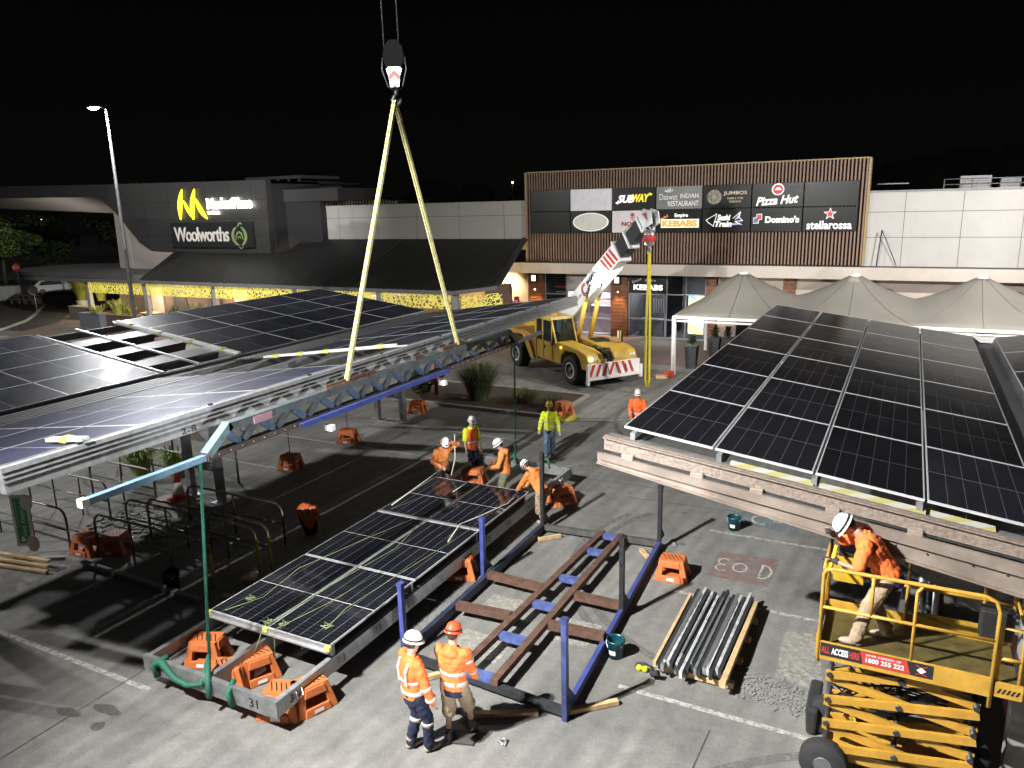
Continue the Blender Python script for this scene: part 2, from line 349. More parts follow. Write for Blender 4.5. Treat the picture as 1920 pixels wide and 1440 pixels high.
for (x, y, a, b_) in ((-6.1, 10.3, 1.0, .75), (-6.35, 11.6, .8, .8), (-4.75, 11.4, .7, .8)):
    q = MB(); q.bb((x-a/2, y-b_/2, .003), (x+a/2, y+b_/2, .005)); struct(q.build('paving_slab', M_pav2))
M_oil = worn('dark oil stain', (.11, .108, .10), .57, 4)
for k, (x, y, a, b_) in enumerate(((-11.0, 6.0, .24, .09), (-10.5, 6.3, .26, .10), (-10.28, 5.98, .10, .10))):
    q = MB(); q.face([(x+a*cos(t*pi/16)*(1+.18*sin(2*t*pi/16+k)), y+b_*sin(t*pi/16)*(1+.15*cos(3*t*pi/16+k)), .005) for t in range(32)]); struct(q.build('oil_stain', M_oil))
M_tyre = worn('tyre rubber mark', (.15, .15, .142), .47, 5)
for k, (cx_, cy_, r_, a0, a1) in enumerate(((-1.6, 15, 4.2, 2.6, 4.3), (-1.6, 15, 4.5, 2.7, 4.2), (-12, 31, 7, -1.5, -.4), (-12, 31, 7.4, -1.5, -.4), (-4, 26, 5, 2.9, 4.6), (1.5, 6, 4.5, 1.9, 3.0))):
    q = MB(); ring(q, (cx_, cy_), r_, r_, a0, a1, .16, .0035+.0002*k, 28); struct(q.build('tyre_mark', M_tyre))
M_jt = mat('dark joint', (.05, .05, .045), .9, 0, .3, 9)
for x0, y0, x1, y1 in ((-10.9, 4, -10.9, 24), (-6, 17.9, 1, 18.3), (-10.9, 18.8, 1, 18.8), (-2.2, 4, -2.0, 9.8), (-10.9, 12.6, -10.45, 12.6), (-8.5, 24, -8.3, 38)): line(x0, y0, x1, y1, .018, .0045, M_jt, 'concrete_joint')
# dirt strip trench and loose gravel
M_grav = mat('gravel chips', (.21, .21, .20), .8, 0, .5, 30)
q = MB()
for k in range(1500):
    t = R.random(); x = -2.15+1.9*t+R.gauss(0, .05); y = 11.25-.38*t+R.gauss(0, .17); r_ = R.uniform(.006, .022); a = R.random()*3
    q.box((x, y, .004+r_*.4), (r_*2, r_*1.4, r_), a)
for k in range(1400):
    x = R.gauss(-7.55, .28); y = R.uniform(9.8, 12.6); r_ = R.uniform(.005, .012); q.box((x, y, .003+r_*.4), (r_*2, r_*1.4, r_), R.random()*3)
for k in range(900):
    x = R.uniform(-17.6, -15); y = R.gauss(11.9, .5); r_ = R.uniform(.02, .06); q.box((x, y, .02), (r_*2, r_*1.4, r_), R.random()*3)
for k in range(500):
    x = R.uniform(-7, 1); y = R.uniform(7, 18); r_ = R.uniform(.004, .009); q.box((x, y, .004), (r_*2, r_*1.4, r_), R.random()*3)
o = q.build('gravel', M_grav); o['kind'] = 'stuff'; o['label'] = 'loose grey gravel chips scattered on the concrete'
# low concrete kerb strips round the trolley bay
M_kerb = mat('concrete kerb', (.30, .29, .27), .8, 0, .2, 4, .3, 50)
for a, b_ in (((-19.5, 7.6), (-16.2, 9.4)), ((-16.2, 9.4), (-11.9, 9.3)),):
    q = MB(); q.beam((*a, .04), (*b_, .04), .12, .08); struct(q.build('kerb', M_kerb))
# garden island beyond the carport columns
q = MB(); q.bb((-18.6, 23.9, 0), (-10.9, 24.05, .14)); q.bb((-18.6, 27.2, 0), (-10.9, 27.35, .14)); q.bb((-10.9, 23.9, 0), (-10.75, 27.35, .14)); q.bb((-18.75, 23.9, 0), (-18.6, 27.35, .14)); struct(q.build('kerb', M_kerb, bevel=.02))
q = MB(); q.face([(-18.6, 24.05, .1), (-10.9, 24.05, .1), (-10.9, 27.2, .1), (-18.6, 27.2, .1)]); struct(q.build('garden_bed', mat('soil', (.05, .035, .025), .95, 0, .4, 6, .8, 20)))
q = MB(); pts = [(-53.5, 27.5), (-54.5, 30), (-57, 33), (-60, 35.5), (-66, 40)]
for a, b_ in zip(pts, pts[1:]): q.beam((*a, .07), (*b_, .07), .15, .14)
struct(q.build('kerb', M_kerb))

# ---------------------------------------------------------------- street lamps
def street_lamp(x, y, h, rz, label, lean=0.):
    t = thing('street_lamp', label, 'street lamp', (x, y, 0), 'car park street lamps', rz, True)
    q = MB(); q.tube([(0, 0, .02), (0, lean*.5, h*.5), (0, lean, h)], [.11, .08, .05], 12); q.build('pole', M_galv2, t)
    q = MB(); q.box((0, 0, .02), (.45, .45, .04)); q.build('base_plate', M_galv2, t)
    q = MB(); q.tube([(0, lean, h-.05), (-.25, lean, h+.12), (-.5, lean, h+.12)], .03, 8); q.build('arm', M_galv2, t)
    q = MB(); q.box((-.62, lean, h+.12), (.5, .26, .08)); o = q.build('lamp_head', M_galv2, t, bevel=.02)
    q = MB(); q.ell((-.62, lean, h+.07), (.24, .14, .085), 16, 10); q.build('lamp_lens', mat('lamp lens', (.9, .9, .9), .4, emit=150, ecol=(.95, .98, 1)), t)
    return t
street_lamp(POLE_B[0]+.3, POLE_B[1], 12.1, .3, 'tall slim street lamp with a glowing white head, behind the left carport')
street_lamp(-9.0, -.35, 12.3, -1.57, 'car park lamp pole behind the viewpoint')
street_lamp(9.6, 25.5, 11.95, 1.2, 'added car park lamp pole beyond the right carport')

# ---------------------------------------------------------------- carports
M_deck = mat('grey roof sheet', (.085, .087, .09), .5, .3, .25, 2, dirt=.3)
def carport(label, xv, xl, xr, y0, y1, cols, gaps, rows, mats, group='butterfly solar carports', zv=3.55, slope=.132, fascia_right=False, right_cols=None, gut=.5):
    """valley gutter along Y at xv; wings rise to xl (left) and xr (right)"""
    t = thing('solar_carport', label, 'carport', (xv, y0, 0), group)
    g = MB(); h = gut/2   # valley gutter
    g.prism([(xv-h-.03, y0, zv+.02), (xv-h, y0, zv+.02), (xv-h+.05, y0, zv-.14), (xv+h-.05, y0, zv-.14), (xv+h, y0, zv+.02), (xv+h+.03, y0, zv+.02), (xv+h, y0, zv-.19), (xv-h, y0, zv-.19)], (0, y1-y0, 0))
    g.build('gutter', M_deck, t)
    def zz(x): return zv+.05+slope*max(0, abs(x-xv)-h)
    # purlins parallel to Y under the panels
    for x_end, sg in ((xl, -1), (xr, 1)):
        n = 5; 
        for k in range(n):
            x = xv+sg*(h+.15)+(x_end-sg*.15-xv-sg*(h+.15))*k/(n-1)
            q = MB(); q.bb((x-.035, y0+.05, zz(x)-.24), (x+.035, y1-.05, zz(x)-.045)); q.build('purlin', M_galv2, t)
    return t, zz
# ---- right carport
RX0, RY0 = -3.49, 10.3
rc, zR = carport('galvanised steel carport topped with rows of clean black solar panels, at the right', 2.02, -3.5, 7.5, 10.15, 24.6, None, None, None, None)
mR = panel_mesh('solar_panel', M_panR)
for i in range(4):
    for j in range(6):
        x = 1.77-.66-i*1.325; put_panel(mR, rc, (x, RY0+1.19+j*2.378, zR(x)), -.132)
for i in range(3):
    for j in range(6):
        x = 2.27+.66+i*1.325; put_panel(mR, rc, (x, RY0+1.19+j*2.378, zR(x)), .132)
M_end = mat('speckled zinc steel', (.27, .22, .185), .5, .35, .35, 25, .15, 80, dirt=.5, dcol=(.16, .10, .08))
M_clad = mat('brushed zinc cladding', (.33, .275, .235), .40, .5, .3, 2, .1, 20, dirt=.45, dcol=(.3, .24, .2))
def zt(x): return zR(x)-.07
def tap(name, y0, y1, f0, f1, m, x0=-3.72, x1=2.0, n=12):
    q = MB(); xs = [x0+(x1-x0)*k/n for k in range(n+1)]
    q.prism([(x, y0, f1(x)) for x in xs]+[(x, y0, f0(x)) for x in xs[::-1]], (0, y1-y0, 0)); return q.build(name, m, rc)
tap('edge_beam', 10.02, 10.10, lambda x: zt(x)-.26, lambda x: zt(x)-.05, M_end)
tap('edge_flange', 9.96, 10.02, lambda x: zt(x)-.075, lambda x: zt(x)-.055, M_end)
tap('edge_rail', 10.0, 10.016, lambda x: zt(x)-.285, lambda x: zt(x)-.265, M_dark, -3.6)
tap('cladding_strip', 9.90, 9.96, lambda x: zt(x)-.385-.01*(x+3.7), lambda x: zt(x)-.29, M_clad, -3.78)
tap('cantilever_arm', 9.965, 9.995, lambda x: zt(x)-.45-.045*(x+3.7), lambda x: zt(x)-.335, M_clad, -3.8)
tap('cantilever_flange', 9.90, 9.962, lambda x: zt(x)-.465-.045*(x+3.7), lambda x: zt(x)-.452-.045*(x+3.7), M_clad, -3.8)
for xx in (-3.35, -2.35, -1.55, -.6, .35):      # clips on the edge rail
    q = MB(); q.box((xx, 9.985, zt(xx)-.27), (.17, .07, .07)); q.build('bracket', M_clad, rc, bevel=.008)
M_tape = bpy.data.materials.new('yellow and white packing tape'); M_tape.use_nodes = True
n_ = M_tape.node_tree; wv = n_.nodes.new('ShaderNodeTexWave'); wv.inputs['Scale'].default_value = 1.6; wv.inputs['Distortion'].default_value = 1; tc_ = n_.nodes.new('ShaderNodeTexCoord'); mp_ = n_.nodes.new('ShaderNodeMapping'); mp_.inputs['Rotation'].default_value = (0, .6, .9)
n_.links.new(tc_.outputs['Object'], mp_.inputs[0]); n_.links.new(mp_.outputs[0], wv.inputs['Vector']); r_ = n_.nodes.new('ShaderNodeValToRGB'); n_.links.new(wv.outputs[0], r_.inputs[0]); r_.color_ramp.elements[0].color = (.34, .31, .12, 1); r_.color_ramp.elements[1].color = (.36, .36, .32, 1); r_.color_ramp.elements[0].position = .4; r_.color_ramp.elements[1].position = .6
n_.links.new(r_.outputs[0], n_.nodes['Principled BSDF'].inputs['Base Color'])
for xa, xb in ((-1.95, -.87), (-.8, .45), (.5, 1.2)):
    q = MB(); q.hexa([(xa, 10.12, zt(xa)-.075), (xb, 10.12, zt(xb)-.075), (xb, 10.27, zt(xb)-.04), (xa, 10.27, zt(xa)-.04), (xa, 10.12, zt(xa)-.070), (xb, 10.12, zt(xb)-.070), (xb, 10.27, zt(xb)-.035), (xa, 10.27, zt(xa)-.035)]); q.build('tape_strip', M_tape, rc)
tap('edge_ledge', 10.105, 10.3, lambda x: zt(x)-.10, lambda x: zt(x)-.08, M_galv2)
for yy in (18.6, 24.2):
    q = MB(); q.prism([(-3.4, yy, zR(-3.4)-.26), (1.9, yy, zR(1.9)-.26), (2.1, yy, zR(2.1)-.26), (7.4, yy, zR(7.4)-.26), (2.3, yy, 2.5), (1.7, yy, 2.5)], (0, .12, 0)); q.build('cantilever_arm', M_galv2, rc)
def tapbeam(y, x0=-1.9):   # second arm seen below the first
    q = MB(); q.prism([(-.4, y, 3.02), (.87, y, 2.84), (1.7, y, 2.5), (1.7, y, 1.85), (.33, y, 2.55), (-.45, y, 2.92)], (0, .1, 0)); return q.build('knee_brace', M_galv2, rc)
tapbeam(10.9)
for x, y in ((1.75, 10.35), (1.75, 18.6), (1.75, 24.2)):
    q = MB(); q.bb((x-.14, y-.14, 0), (x+.14, y+.14, 3.25)); q.build('column', mat('grey painted column', (.30, .29, .27), .5, .2, .15, 3, dirt=.3), rc)
    q = MB(); q.bb((x-.3, y-.3, 0), (x+.3, y+.3, .03)); q.build('base_plate', M_galv2, rc)
q = MB()
for k in range(9): q.ell((-.1+.045*(k % 3)+k*.2, 9.955, zt(-.1+k*.2)-.45-.045*(k % 2)), (.014, .01, .014), 8, 6)
for x, z in ((.2, 2.75), (.55, 2.7), (.3, 2.6), (.7, 2.5)): q.ell((x, 10.89, z), (.014, .01, .014), 8, 6)
q.build('bolts', M_dark, rc)
q = MB(); q.bb((1.74, 24.45, 3.45), (2.3, 24.62, 3.62)); q.build('end_cap', M_white, rc)
# ---- left carport
lc, zL = carport('long galvanised carport with dusty solar panels and a missing row, left of the lifted beam', -16.2, -21.4, -10.2, 5.2, 24.5, None, None, None, None, gut=.36)
mL = panel_mesh('solar_panel', M_panL); mP = panel_mesh('solar_panel', M_panP)
for i in range(4):
    x = -16.38-.66-i*1.30
    for y in (5.4+1.19-.0, 7.78+1.19, 10.16+1.19-.05): put_panel(mL, lc, (x, y+.02, zL(x)), -.132)
    for k in range(4): put_panel(mL, lc, (x, 15.05+1.19+k*2.378, zL(x)), -.132)
for i in range(3):
    x = -10.25-.66-i*1.325
    for k in range(3): put_panel(mP, lc, (x, 5.0+1.19+k*2.378-.05, zL(x)), .132)
    for k in range(4): put_panel(mL, lc, (x, 14.5+1.19+k*2.378, zL(x)), .132)
q = MB()   # ribbed steel strip between the valley and the near panels
for k in range(5):
    xa = -15.95+k*.33
    for (ya, yb) in ((5.3, 12.1), (14.5, 24.0)): q.hexa([(xa, ya, zL(xa)-.04), (xa+.26, ya, zL(xa+.26)-.04), (xa+.26, yb, zL(xa+.26)-.04), (xa, yb, zL(xa)-.04), (xa, ya, zL(xa)-.005), (xa+.26, ya, zL(xa+.26)-.005), (xa+.26, yb, zL(xa+.26)-.005), (xa, yb, zL(xa)-.005)])
q.build('valley_sheet', M_deck, lc)
M_fas = mat('bright zinc gutter', (.40, .41, .42), .45, .5, .22, 9, .12, 30)
q = MB(); xe = -10.17; ze = zL(xe)   # deep eaves gutter with folded ribs
prof = [(0, .0), (.10, .0), (.12, -.06), (.105, -.07), (.125, -.13), (.11, -.14), (.13, -.20), (.115, -.21), (.14, -.33), (.05, -.34), (0, -.34)]
q.prism([(xe+a, 5.2, ze+b_) for a, b_ in prof], (0, 19.2, 0)); q.build('eaves_gutter', M_fas, lc)
txt('2-8', (xe+.135, 8.05, ze-.27), .3, .1, M_black, lc, (0, 1, 0), (0, 0, 1), 'handwritten_mark', .002, lift=.0)
for y in (6.3, 8.6, 11, 13.3, 15.7, 18, 20.4, 21.3, 22.2): 
    q = MB(); q.box((xe+.05, y, ze+.012), (.05, .07, .03)); q.build('clamp', M_black, lc)
# beams across the missing rows
for xx in (-17.4, -18.7, -20.0): 
    q = MB(); q.prism([(xx-.28, 12.62, zL(xx-.28)-.02), (xx-.2, 12.62, zL(xx)-.3), (xx+.2, 12.62, zL(xx)-.3), (xx+.28, 12.62, zL(xx+.28)-.02), (xx+.26, 12.62, zL(xx)-.04), (xx-.26, 12.62, zL(xx)-.04)][:4], (0, 2.45, 0)); q.build('channel_beam', M_deck, lc)
for y in (12.62, 13.75, 15.0):
    q = MB(); q.beam((-16.4, y, zL(-16.4)), (-21.4, y, zL(-21.4)), .05, .05); q.build('mounting_rail', M_alu, lc)
# clip-fixed rail stacks
M_clip = mat('yellow clip', (.62, .62, .12), .5)
def railstack(a, b_, n, label=None):
    a = V(a); b_ = V(b_); q = MB(); sd = (b_-a).normalized().cross(V((0, 0, 1)))
    q.beam(a+sd*.035, b_+sd*.035, .05, .05); q.beam(a-sd*.035, b_-sd*.035, .05, .05); o = q.build('rail', M_white, lc)
    q = MB()
    for k in range(n): q.box(a.lerp(b_, (k+.5)/n), (.16, .16, .07))
    q.build('clips', M_clip, lc)
railstack((-16.35, 15.08, zL(-16.35)+.05), (-21.4, 15.08, zL(-21.4)+.05), 4)
railstack((-14.4, 14.1, zL(-14.4)+.05), (-10.3, 14.1, zL(-10.3)+.07), 5)
railstack((-10.9, 6.35, zL(-10.9)+.06), (-10.05, 6.35, zL(-10.05)+.06), 1)
# pair columns
for y in (4.9, 13.3, 21.6):
    for x in (-16.75, -15.65):
        q = MB(); q.bb((x-.09, y-.09, .02), (x+.09, y+.09, 3.32)); q.build('column', M_galv2, lc)
        q = MB(); q.bb((x-.2, y-.2, 0), (x+.2, y+.2, .03)); q.build('base_plate', M_galv, lc)
    q = MB(); q.beam((-16.66, y, .95), (-15.74, y, .95), .1, .2); q.build('cross_tie', M_galv2, lc)
    q = MB(); q.prism([(-21.2, y+.02, zL(-21.2)-.26), (-16.2, y+.02, zL(-16.3)-.26), (-10.4, y+.02, zL(-10.4)-.26), (-10.4, y+.02, zL(-10.4)-.38), (-15.4, y+.02, 3.0), (-17, y+.02, 3.0), (-21.2, y+.02, zL(-21.2)-.38)], (0, .1, 0)); q.build('cantilever_arm', M_galv2, lc)
# ---------------------------------------------------------------- lifted panel module on the ground
LX0, LX1, LY0, LY1, LZ = -10.42, -7.62, 7.0, 18.0, .56
ld = thing('panel_module', 'steel frame module carrying six new black solar panels, resting on orange blocks', 'solar module', (-9.1, 7.0, 0))
M_chan = mat('module channel steel', (.33, .335, .34), .5, .65, .3, 4, .1, 40, dirt=.25)
for x in (LX0, (LX0+LX1)/2+.02, LX1):
    q = MB(); q.bb((x-.01, LY0, LZ-.26), (x+.01, LY1, LZ)); sx = -1 if x > -8 else 1; sx = 1 if x < -10 else -1
    q.bb((x, LY0, LZ-.012), (x+sx*.08, LY1, LZ)); q.bb((x, LY0, LZ-.26), (x+sx*.08, LY1, LZ-.248)); q.build('side_channel', M_chan if x < -8 else M_fas, ld)
for y in (LY0, LY1):
    q = MB(); q.bb((LX0-.03, y-.02, LZ-.27), (LX1+.03, y+.0, LZ+.01)); q.bb((LX0-.03, y-.02, LZ), (LX1+.03, y+.06, LZ+.012)); q.build('end_channel', M_chan, ld)
for k in range(11):
    y = 7.45+k*.98; q = MB(); q.tube([(LX1+.025, y-.06, LZ-.06), (LX1+.045, y-.06, LZ-.18), (LX1+.045, y+.06, LZ-.18), (LX1+.025, y+.06, LZ-.06)], .012, 6); q.build('u_bolt', M_alu, ld)
mD = panel_mesh('solar_panel', M_panD)
PZ = .80
Y0p = 8.18
for i in range(2):
    for j in range(3): put_panel(mD, ld, (-9.60+i*1.335, Y0p+1.19+j*2.40+(.04 if j == 2 else 0), PZ), 0)
for y in (8.3, 10.5, 12.9, 15.2):
    q = MB(); q.beam((-10.25, y, .66), (-7.63, y, .66), .06, .2); q.build('purlin', M_galv2, ld)
q = MB(); q.beam((-10.26, 8.17, .745), (-7.6, 8.17, .745), .02, .10); q.beam((-10.26, 8.14, .71), (-7.6, 8.14, .71), .05, .015); q.build('front_rail', M_alu, ld)
q = MB(); q.beam((-10.26, 12.99, .80), (-7.6, 12.99, .80), .055, .05); q.build('joint_rail', M_alu, ld)
for x in (-10.25, -8.93, -7.62):
    q = MB(); q.box((x, 8.16, .77), (.1, .06, .07)); q.build('corner_clip', M_clip, ld)
txt('3', (-10.25, LY0-.025, LZ-.13), .08, .13, M_black, ld, name='chalk_mark', ext=.002, lift=0)
txt('31', (-8.05, LY0-.025, LZ-.13), .17, .15, M_black, ld, name='chalk_mark', ext=.002, lift=0)
txt('31', (LX1+.015, 7.35, LZ-.12), .17, .13, M_black, ld, (0, 1, 0), name='chalk_mark', ext=.002, lift=0)
# ropes
def rope(label, pts, r=.006, m=None, cat='rope', n=6, group=None):
    q = MB(); q.tube(pts, r, n); o = q.build('rope', m or M_rope); tag(o, label, cat, group); return o
M_rope = mat('pale green rope', (.24, .28, .13), .8, 0, .3, 60)
M_strap = mat('cream strap', (.40, .38, .31), .8, 0, .2, 20)
rope('pale rope lying diagonally over the left panel at the near end of the module', [(-9.95, 8.25, .83), (-9.7, 8.9, .815), (-9.9, 10, .815), (-9.55, 11.6, .815), (-9.2, 12.8, .84)])
rope('pale rope running down the middle joint of the new panels', [(-8.95, 7.9, .5), (-8.96, 8.16, .83), (-8.9, 9.5, .82), (-8.7, 11.5, .82), (-8.95, 12.9, .85)])
rope('green rope knotted over the front rail, second from the middle joint', [(-8.72, 8.1, .35), (-8.73, 8.15, .82), (-8.5, 9.2, .815), (-8.35, 10.6, .815)])
rope('pale rope along the right-hand panel at the near end of the module', [(-7.95, 8.5, .83), (-8.1, 9.2, .815), (-8.0, 10.5, .815), (-7.75, 12.9, .84)])
for i, (x, y) in enumerate(((-9.85, 8.75), (-9.0, 8.3), (-8.7, 8.35), (-8.0, 8.6))):
    q = MB(); pts = [(x+.09*sin(k*1.7)+R.uniform(-.03, .03), y+.07*cos(k*1.3), .83+.02*sin(k*2)) for k in range(12)]; q.tube(pts, .0065, 6)
    tag(q.build('rope_knot', M_rope), ['loose knot in the rope at the left corner of the near panel', 'bunched knot left of the middle joint on the front rail', 'bunched knot right of the middle joint on the front rail', 'loose knot near the right corner of the near panel'][i], 'rope knot')
rope('taut strap slanting from the left hooded man down to the panel joint', [(-10.0, 15.7, 1.1), (-10.1, 13.3, .84)], .014, M_strap)
rope('strap held by the middle hooded man down onto the far panels', [(-8.97, 15.9, 1.05), (-9.25, 14.6, .83)], .014, M_strap)
rope('strap hanging from the raised hand of the left hooded man', [(-9.98, 15.95, 1.8), (-9.9, 15.8, 1.2), (-9.85, 15.5, .85)], .014, M_strap)
rope('cream strap curving over the right side of the far panels', [(-7.75, 15.0, .84), (-7.72, 14.5, .82), (-7.95, 13.6, .815), (-8.1, 13.0, .84), (-7.9, 12.2, .815)], .016, M_strap)

# ---------------------------------------------------------------- orange stacking blocks
def make_block(label):
    t = thing('anchor_block', label, 'plastic block', (0, 0, 0), 'orange plastic anchor blocks', 0, True)
    q = MB()
    def fr(z): k = 1-.30*z/.42; return .34*k, .26*k
    a0, b0 = fr(0); a1, b1 = fr(.42); g = .09
    # four corner legs, top slab, mid walls with windows
    for sx in (-1, 1):
        for sy in (-1, 1):
            q.hexa([(sx*a0, sy*b0, 0), (sx*(a0-.14), sy*b0, 0), (sx*(a0-.14), sy*(b0-.13), 0), (sx*a0, sy*(b0-.13), 0), (sx*a1, sy*b1, .42), (sx*(a1-.1), sy*b1, .42), (sx*(a1-.1), sy*(b1-.1), .42), (sx*a1, sy*(b1-.1), .42)])
    ah, bh = fr(.30)
    for sy in (-1, 1): q.hexa([(-ah+.08, sy*bh-.02, .29), (ah-.08, sy*bh-.02, .29), (ah-.08, sy*bh+.02, .29), (-ah+.08, sy*bh+.02, .29), (-a1+.08, sy*b1-.02, .42), (a1-.08, sy*b1-.02, .42), (a1-.08, sy*b1+.02, .42), (-a1+.08, sy*b1+.02, .42)])
    for sx in (-1, 1): q.hexa([(sx*ah-.02, -bh+.08, .29), (sx*ah+.02, -bh+.08, .29), (sx*ah+.02, bh-.08, .29), (sx*ah-.02, bh-.08, .29), (sx*a1-.02, -b1+.08, .42), (sx*a1+.02, -b1+.08, .42), (sx*a1+.02, b1-.08, .42), (sx*a1-.02, b1-.08, .42)])
    al, bl = fr(.12)
    for sy in (-1, 1): q.hexa([(-a0+.12, sy*b0-.02, .0), (a0-.12, sy*b0-.02, .0), (a0-.12, sy*b0+.02, .0), (-a0+.12, sy*b0+.02, .0), (-al+.12, sy*bl-.02, .13), (al-.12, sy*bl-.02, .13), (al-.12, sy*bl+.02, .13), (-al+.12, sy*bl+.02, .13)])
    q.box((0, 0, .05), (.5, .36, .06))
    o = q.build('block_body', M_orange, t, bevel=.012)
    q = MB(); q.box((0, 0, .428), (2*a1, 2*b1, .02)); q.build('top_plate', M_orange, t, bevel=.006)
    for k in range(5):
        q = MB(); q.box((-.16+.08*k, 0, .439), (.018, .24, .004), .5); q.build('slot', M_black, t)
    q = MB(); q.face([(-.08, -.2845, .04), (.08, -.2845, .04), (.075, -.279, .10), (-.075, -.279, .10)]); q.build('white_decal', M_wtxt, t)
    return t
BL = [((-10.12, 7.95, 0), .35, 'orange block under the near left corner of the panel module'),
 ((-9.2, 7.55, 0), .5, 'orange block under the near end of the middle channel'), ((-9.0, 7.95, .0), 1.1, 'orange block behind another, beside the middle channel'),
 ((-7.95, 7.45, 0), .3, 'orange block at the near right corner of the module, in front'), ((-7.68, 7.75, 0), 1.2, 'orange block at the near right corner, the one behind'),
 ((-7.75, 12.4, 0), .4, 'orange block in shadow under the right side of the module'), ((-10.2, 17.25, 0), .2, 'orange block with holes beside the middle hooded man'),
 ((-7.42, 16.9, 0), .9, 'orange block at the far right corner of the module behind the bent man'),
 ((-16.1, 9.85, 0), .1, 'orange block at the end of a trolley rail'), ((-15.6, 10.15, 0), .4, 'darker orange block behind the one at the trolley rail'),
 ((-15.85, 16.12, 0), .2, 'orange block with a rod standing in it, nearer the trolley rails'), ((-15.95, 18.9, 0), .3, 'yellow-lit block with a rod standing in it, under the lifted beam'),
 ((-15.9, 22.9, 0), .2, 'orange block beside the garden bed under the carport'), ((-10.63, 24.45, .1), -.3, 'orange block on a yellow hump at the kerb corner'),
 ((-3.76, 14.15, 0), .1, 'lone orange block right of the blue steel rack')]
b0_ = make_block(BL[0][2]); b0_.location = BL[0][0]; b0_.rotation_euler = (0, 0, BL[0][1])
for p, rz, lb in BL[1:]: dup(b0_, p, rz, lb)
for x, y in ((-15.85, 16.12), (-15.95, 18.9)):
    q = MB(); q.tube([(x, y, .40), (x-.01, y, 1.35)], .012, 8); tag(q.build('steel_rod', M_dark), 'thin rod standing in the %s block under the carport' % ('nearer' if y < 17 else 'farther'), 'rod')
q = MB(); q.lathe((-10.5, 24.25, 0), [(.5, 0), (.45, .07), (.2, .1)], 24); tag(q.build('rubber_hump', mat('yellow rubber', (.5, .42, .05), .7, 0, .2, 5, dirt=.4)), 'yellow round hump under the orange block at the kerb corner', 'hump')

# ---------------------------------------------------------------- spreader beam (lattice)
SX = -9.2; ZB = 3.89; ZT = 4.25; YA, YB = 7.61, 18.0
sb = thing('spreader_beam', 'long lattice lifting beam of grey-blue steel hanging from two yellow slings', 'lifting beam', (SX, YA, ZB))
q = MB(); q.beam((SX, YA, ZB), (SX, YB, ZB), .14, .10); q.build('bottom_chord', mat('dark rust brown chord', (.10, .075, .065), .6, .3, .35, 6, dirt=.4, dcol=(.03, .03, .03)), sb)
q = MB(); q.beam((SX, YA+.45, ZT), (SX, YB-.45, ZT), .15, .13); q.build('top_chord', M_truss, sb)
q = MB(); q.beam((SX, YA+.02, ZB+.03), (SX, YA+.5, ZT+.03), .15, .12); q.build('end_brace', mat('sky blue worn paint', (.16, .24, .27), .5, .2, .3, 6, dirt=.5), sb)
q = MB(); q.beam((SX, YB-.02, ZB+.03), (SX, YB-.5, ZT+.03), .15, .12); q.build('end_brace', M_truss, sb)
n = 26; ys = [YA+.35+(YB-YA-.7)*k/n for k in range(n+1)]
for k in range(n):
    z0, z1 = (ZT-.04, ZB+.04) if k % 2 == 0 else (ZB+.04, ZT-.04)
    q = MB(); q.beam((SX, ys[k], z0), (SX, ys[k+1], z1), .11, .07, upv=(1, 0, 0)); q.build('web_brace', M_truss if k % 2 else mat('slate blue paint', (.08, .12, .19), .5, .2, .3, 6, dirt=.4), sb)
q = MB()
for k in range(44): q.ell((SX+.075, YA+.2+k*.235, ZB), (.008, .013, .013), 6, 5)
q.build('bolt_heads', M_alu, sb)
for ya, yb in ((10.35, 11.9), (13.2, 13.6), (14.3, 15.35)):
    q = MB(); q.bb((SX-.06, ya, ZT+.066), (SX+.06, yb, ZT+.09)); q.bb((SX-.015, ya+.05, ZT+.09), (SX+.015, yb-.05, ZT+.14)); q.build('lug_plate', M_rust, sb)
q = MB(); q.beam((SX+.125, 9.55, ZB-.02), (SX+.125, 14.35, ZB-.02), .09, .09); q.build('blue_tube', M_blueS, sb)
q = MB(); q.beam((SX+.125, 9.52, ZB-.02), (SX+.125, 9.55, ZB-.02), .075, .07); q.build('tube_opening', M_black, sb)
q = MB(); q.beam((SX, 5.70, ZB+.0), (SX, YA-.02, ZB), .10, .09); q.build('extension_arm', M_ltblue, sb)
q = MB(); q.beam((SX, 5.60, ZB), (SX, 5.70, ZB), .115, .11); q.build('arm_cap', M_white, sb)
q = MB(); q.beam((SX, YB, ZB), (SX, YB+1.6, ZB+.02), .09, .09); q.build('extension_arm', M_galv, sb)
q = MB(); q.box((SX+.09, 8.75, ZT-.02), (.01, .4, .12)); q.build('pink_tag', mat('pink tape', (.35, .2, .24), .6), sb)
for y in (10.2, 14.0): 
    q = MB(); q.box((SX+.2, y, ZB-.22), (.16, .1, .1)); q.build('bracket', M_white, sb)
# slings and hook block
HK = V((SX, 13.04, 9.52))
def sling(label, a, b_, w_=.07, m=M_sling):
    q = MB(); a = V(a); b_ = V(b_); d = (b_-a).normalized(); s_ = V((1, 0, 0)); 
    for sg in (-.024, .024): q.beam(a+s_*sg, b_+s_*sg, .030, w_, upv=d.cross(s_).cross(d) if False else (0, 1, 0))
    return tag(q.build('lifting_sling', m), label, 'lifting sling', 'lifting slings')
sling('pale yellow sling running down from the hook to the nearer end of the lattice beam', HK, (SX, 10.98, ZT+.10), .06)
sling('pale yellow sling running down from the hook to the farther end of the lattice beam', HK, (SX, 15.02, ZT+.10), .06)
hb = thing('hook_block', 'black crane hook block with a red and white chevron plate, high above the beam', 'crane hook', (SX, 13.02, 9.5))
hc = V((SX, 13.1, 10.23))
vd = V((-sin(ca), cos(ca), 0)); sd = V((cos(ca), sin(ca), 0))   # block faces the viewer
def hp(a, z, dpt=0): return hc+sd*a*.71+V((0, 0, z*.71))+vd*dpt
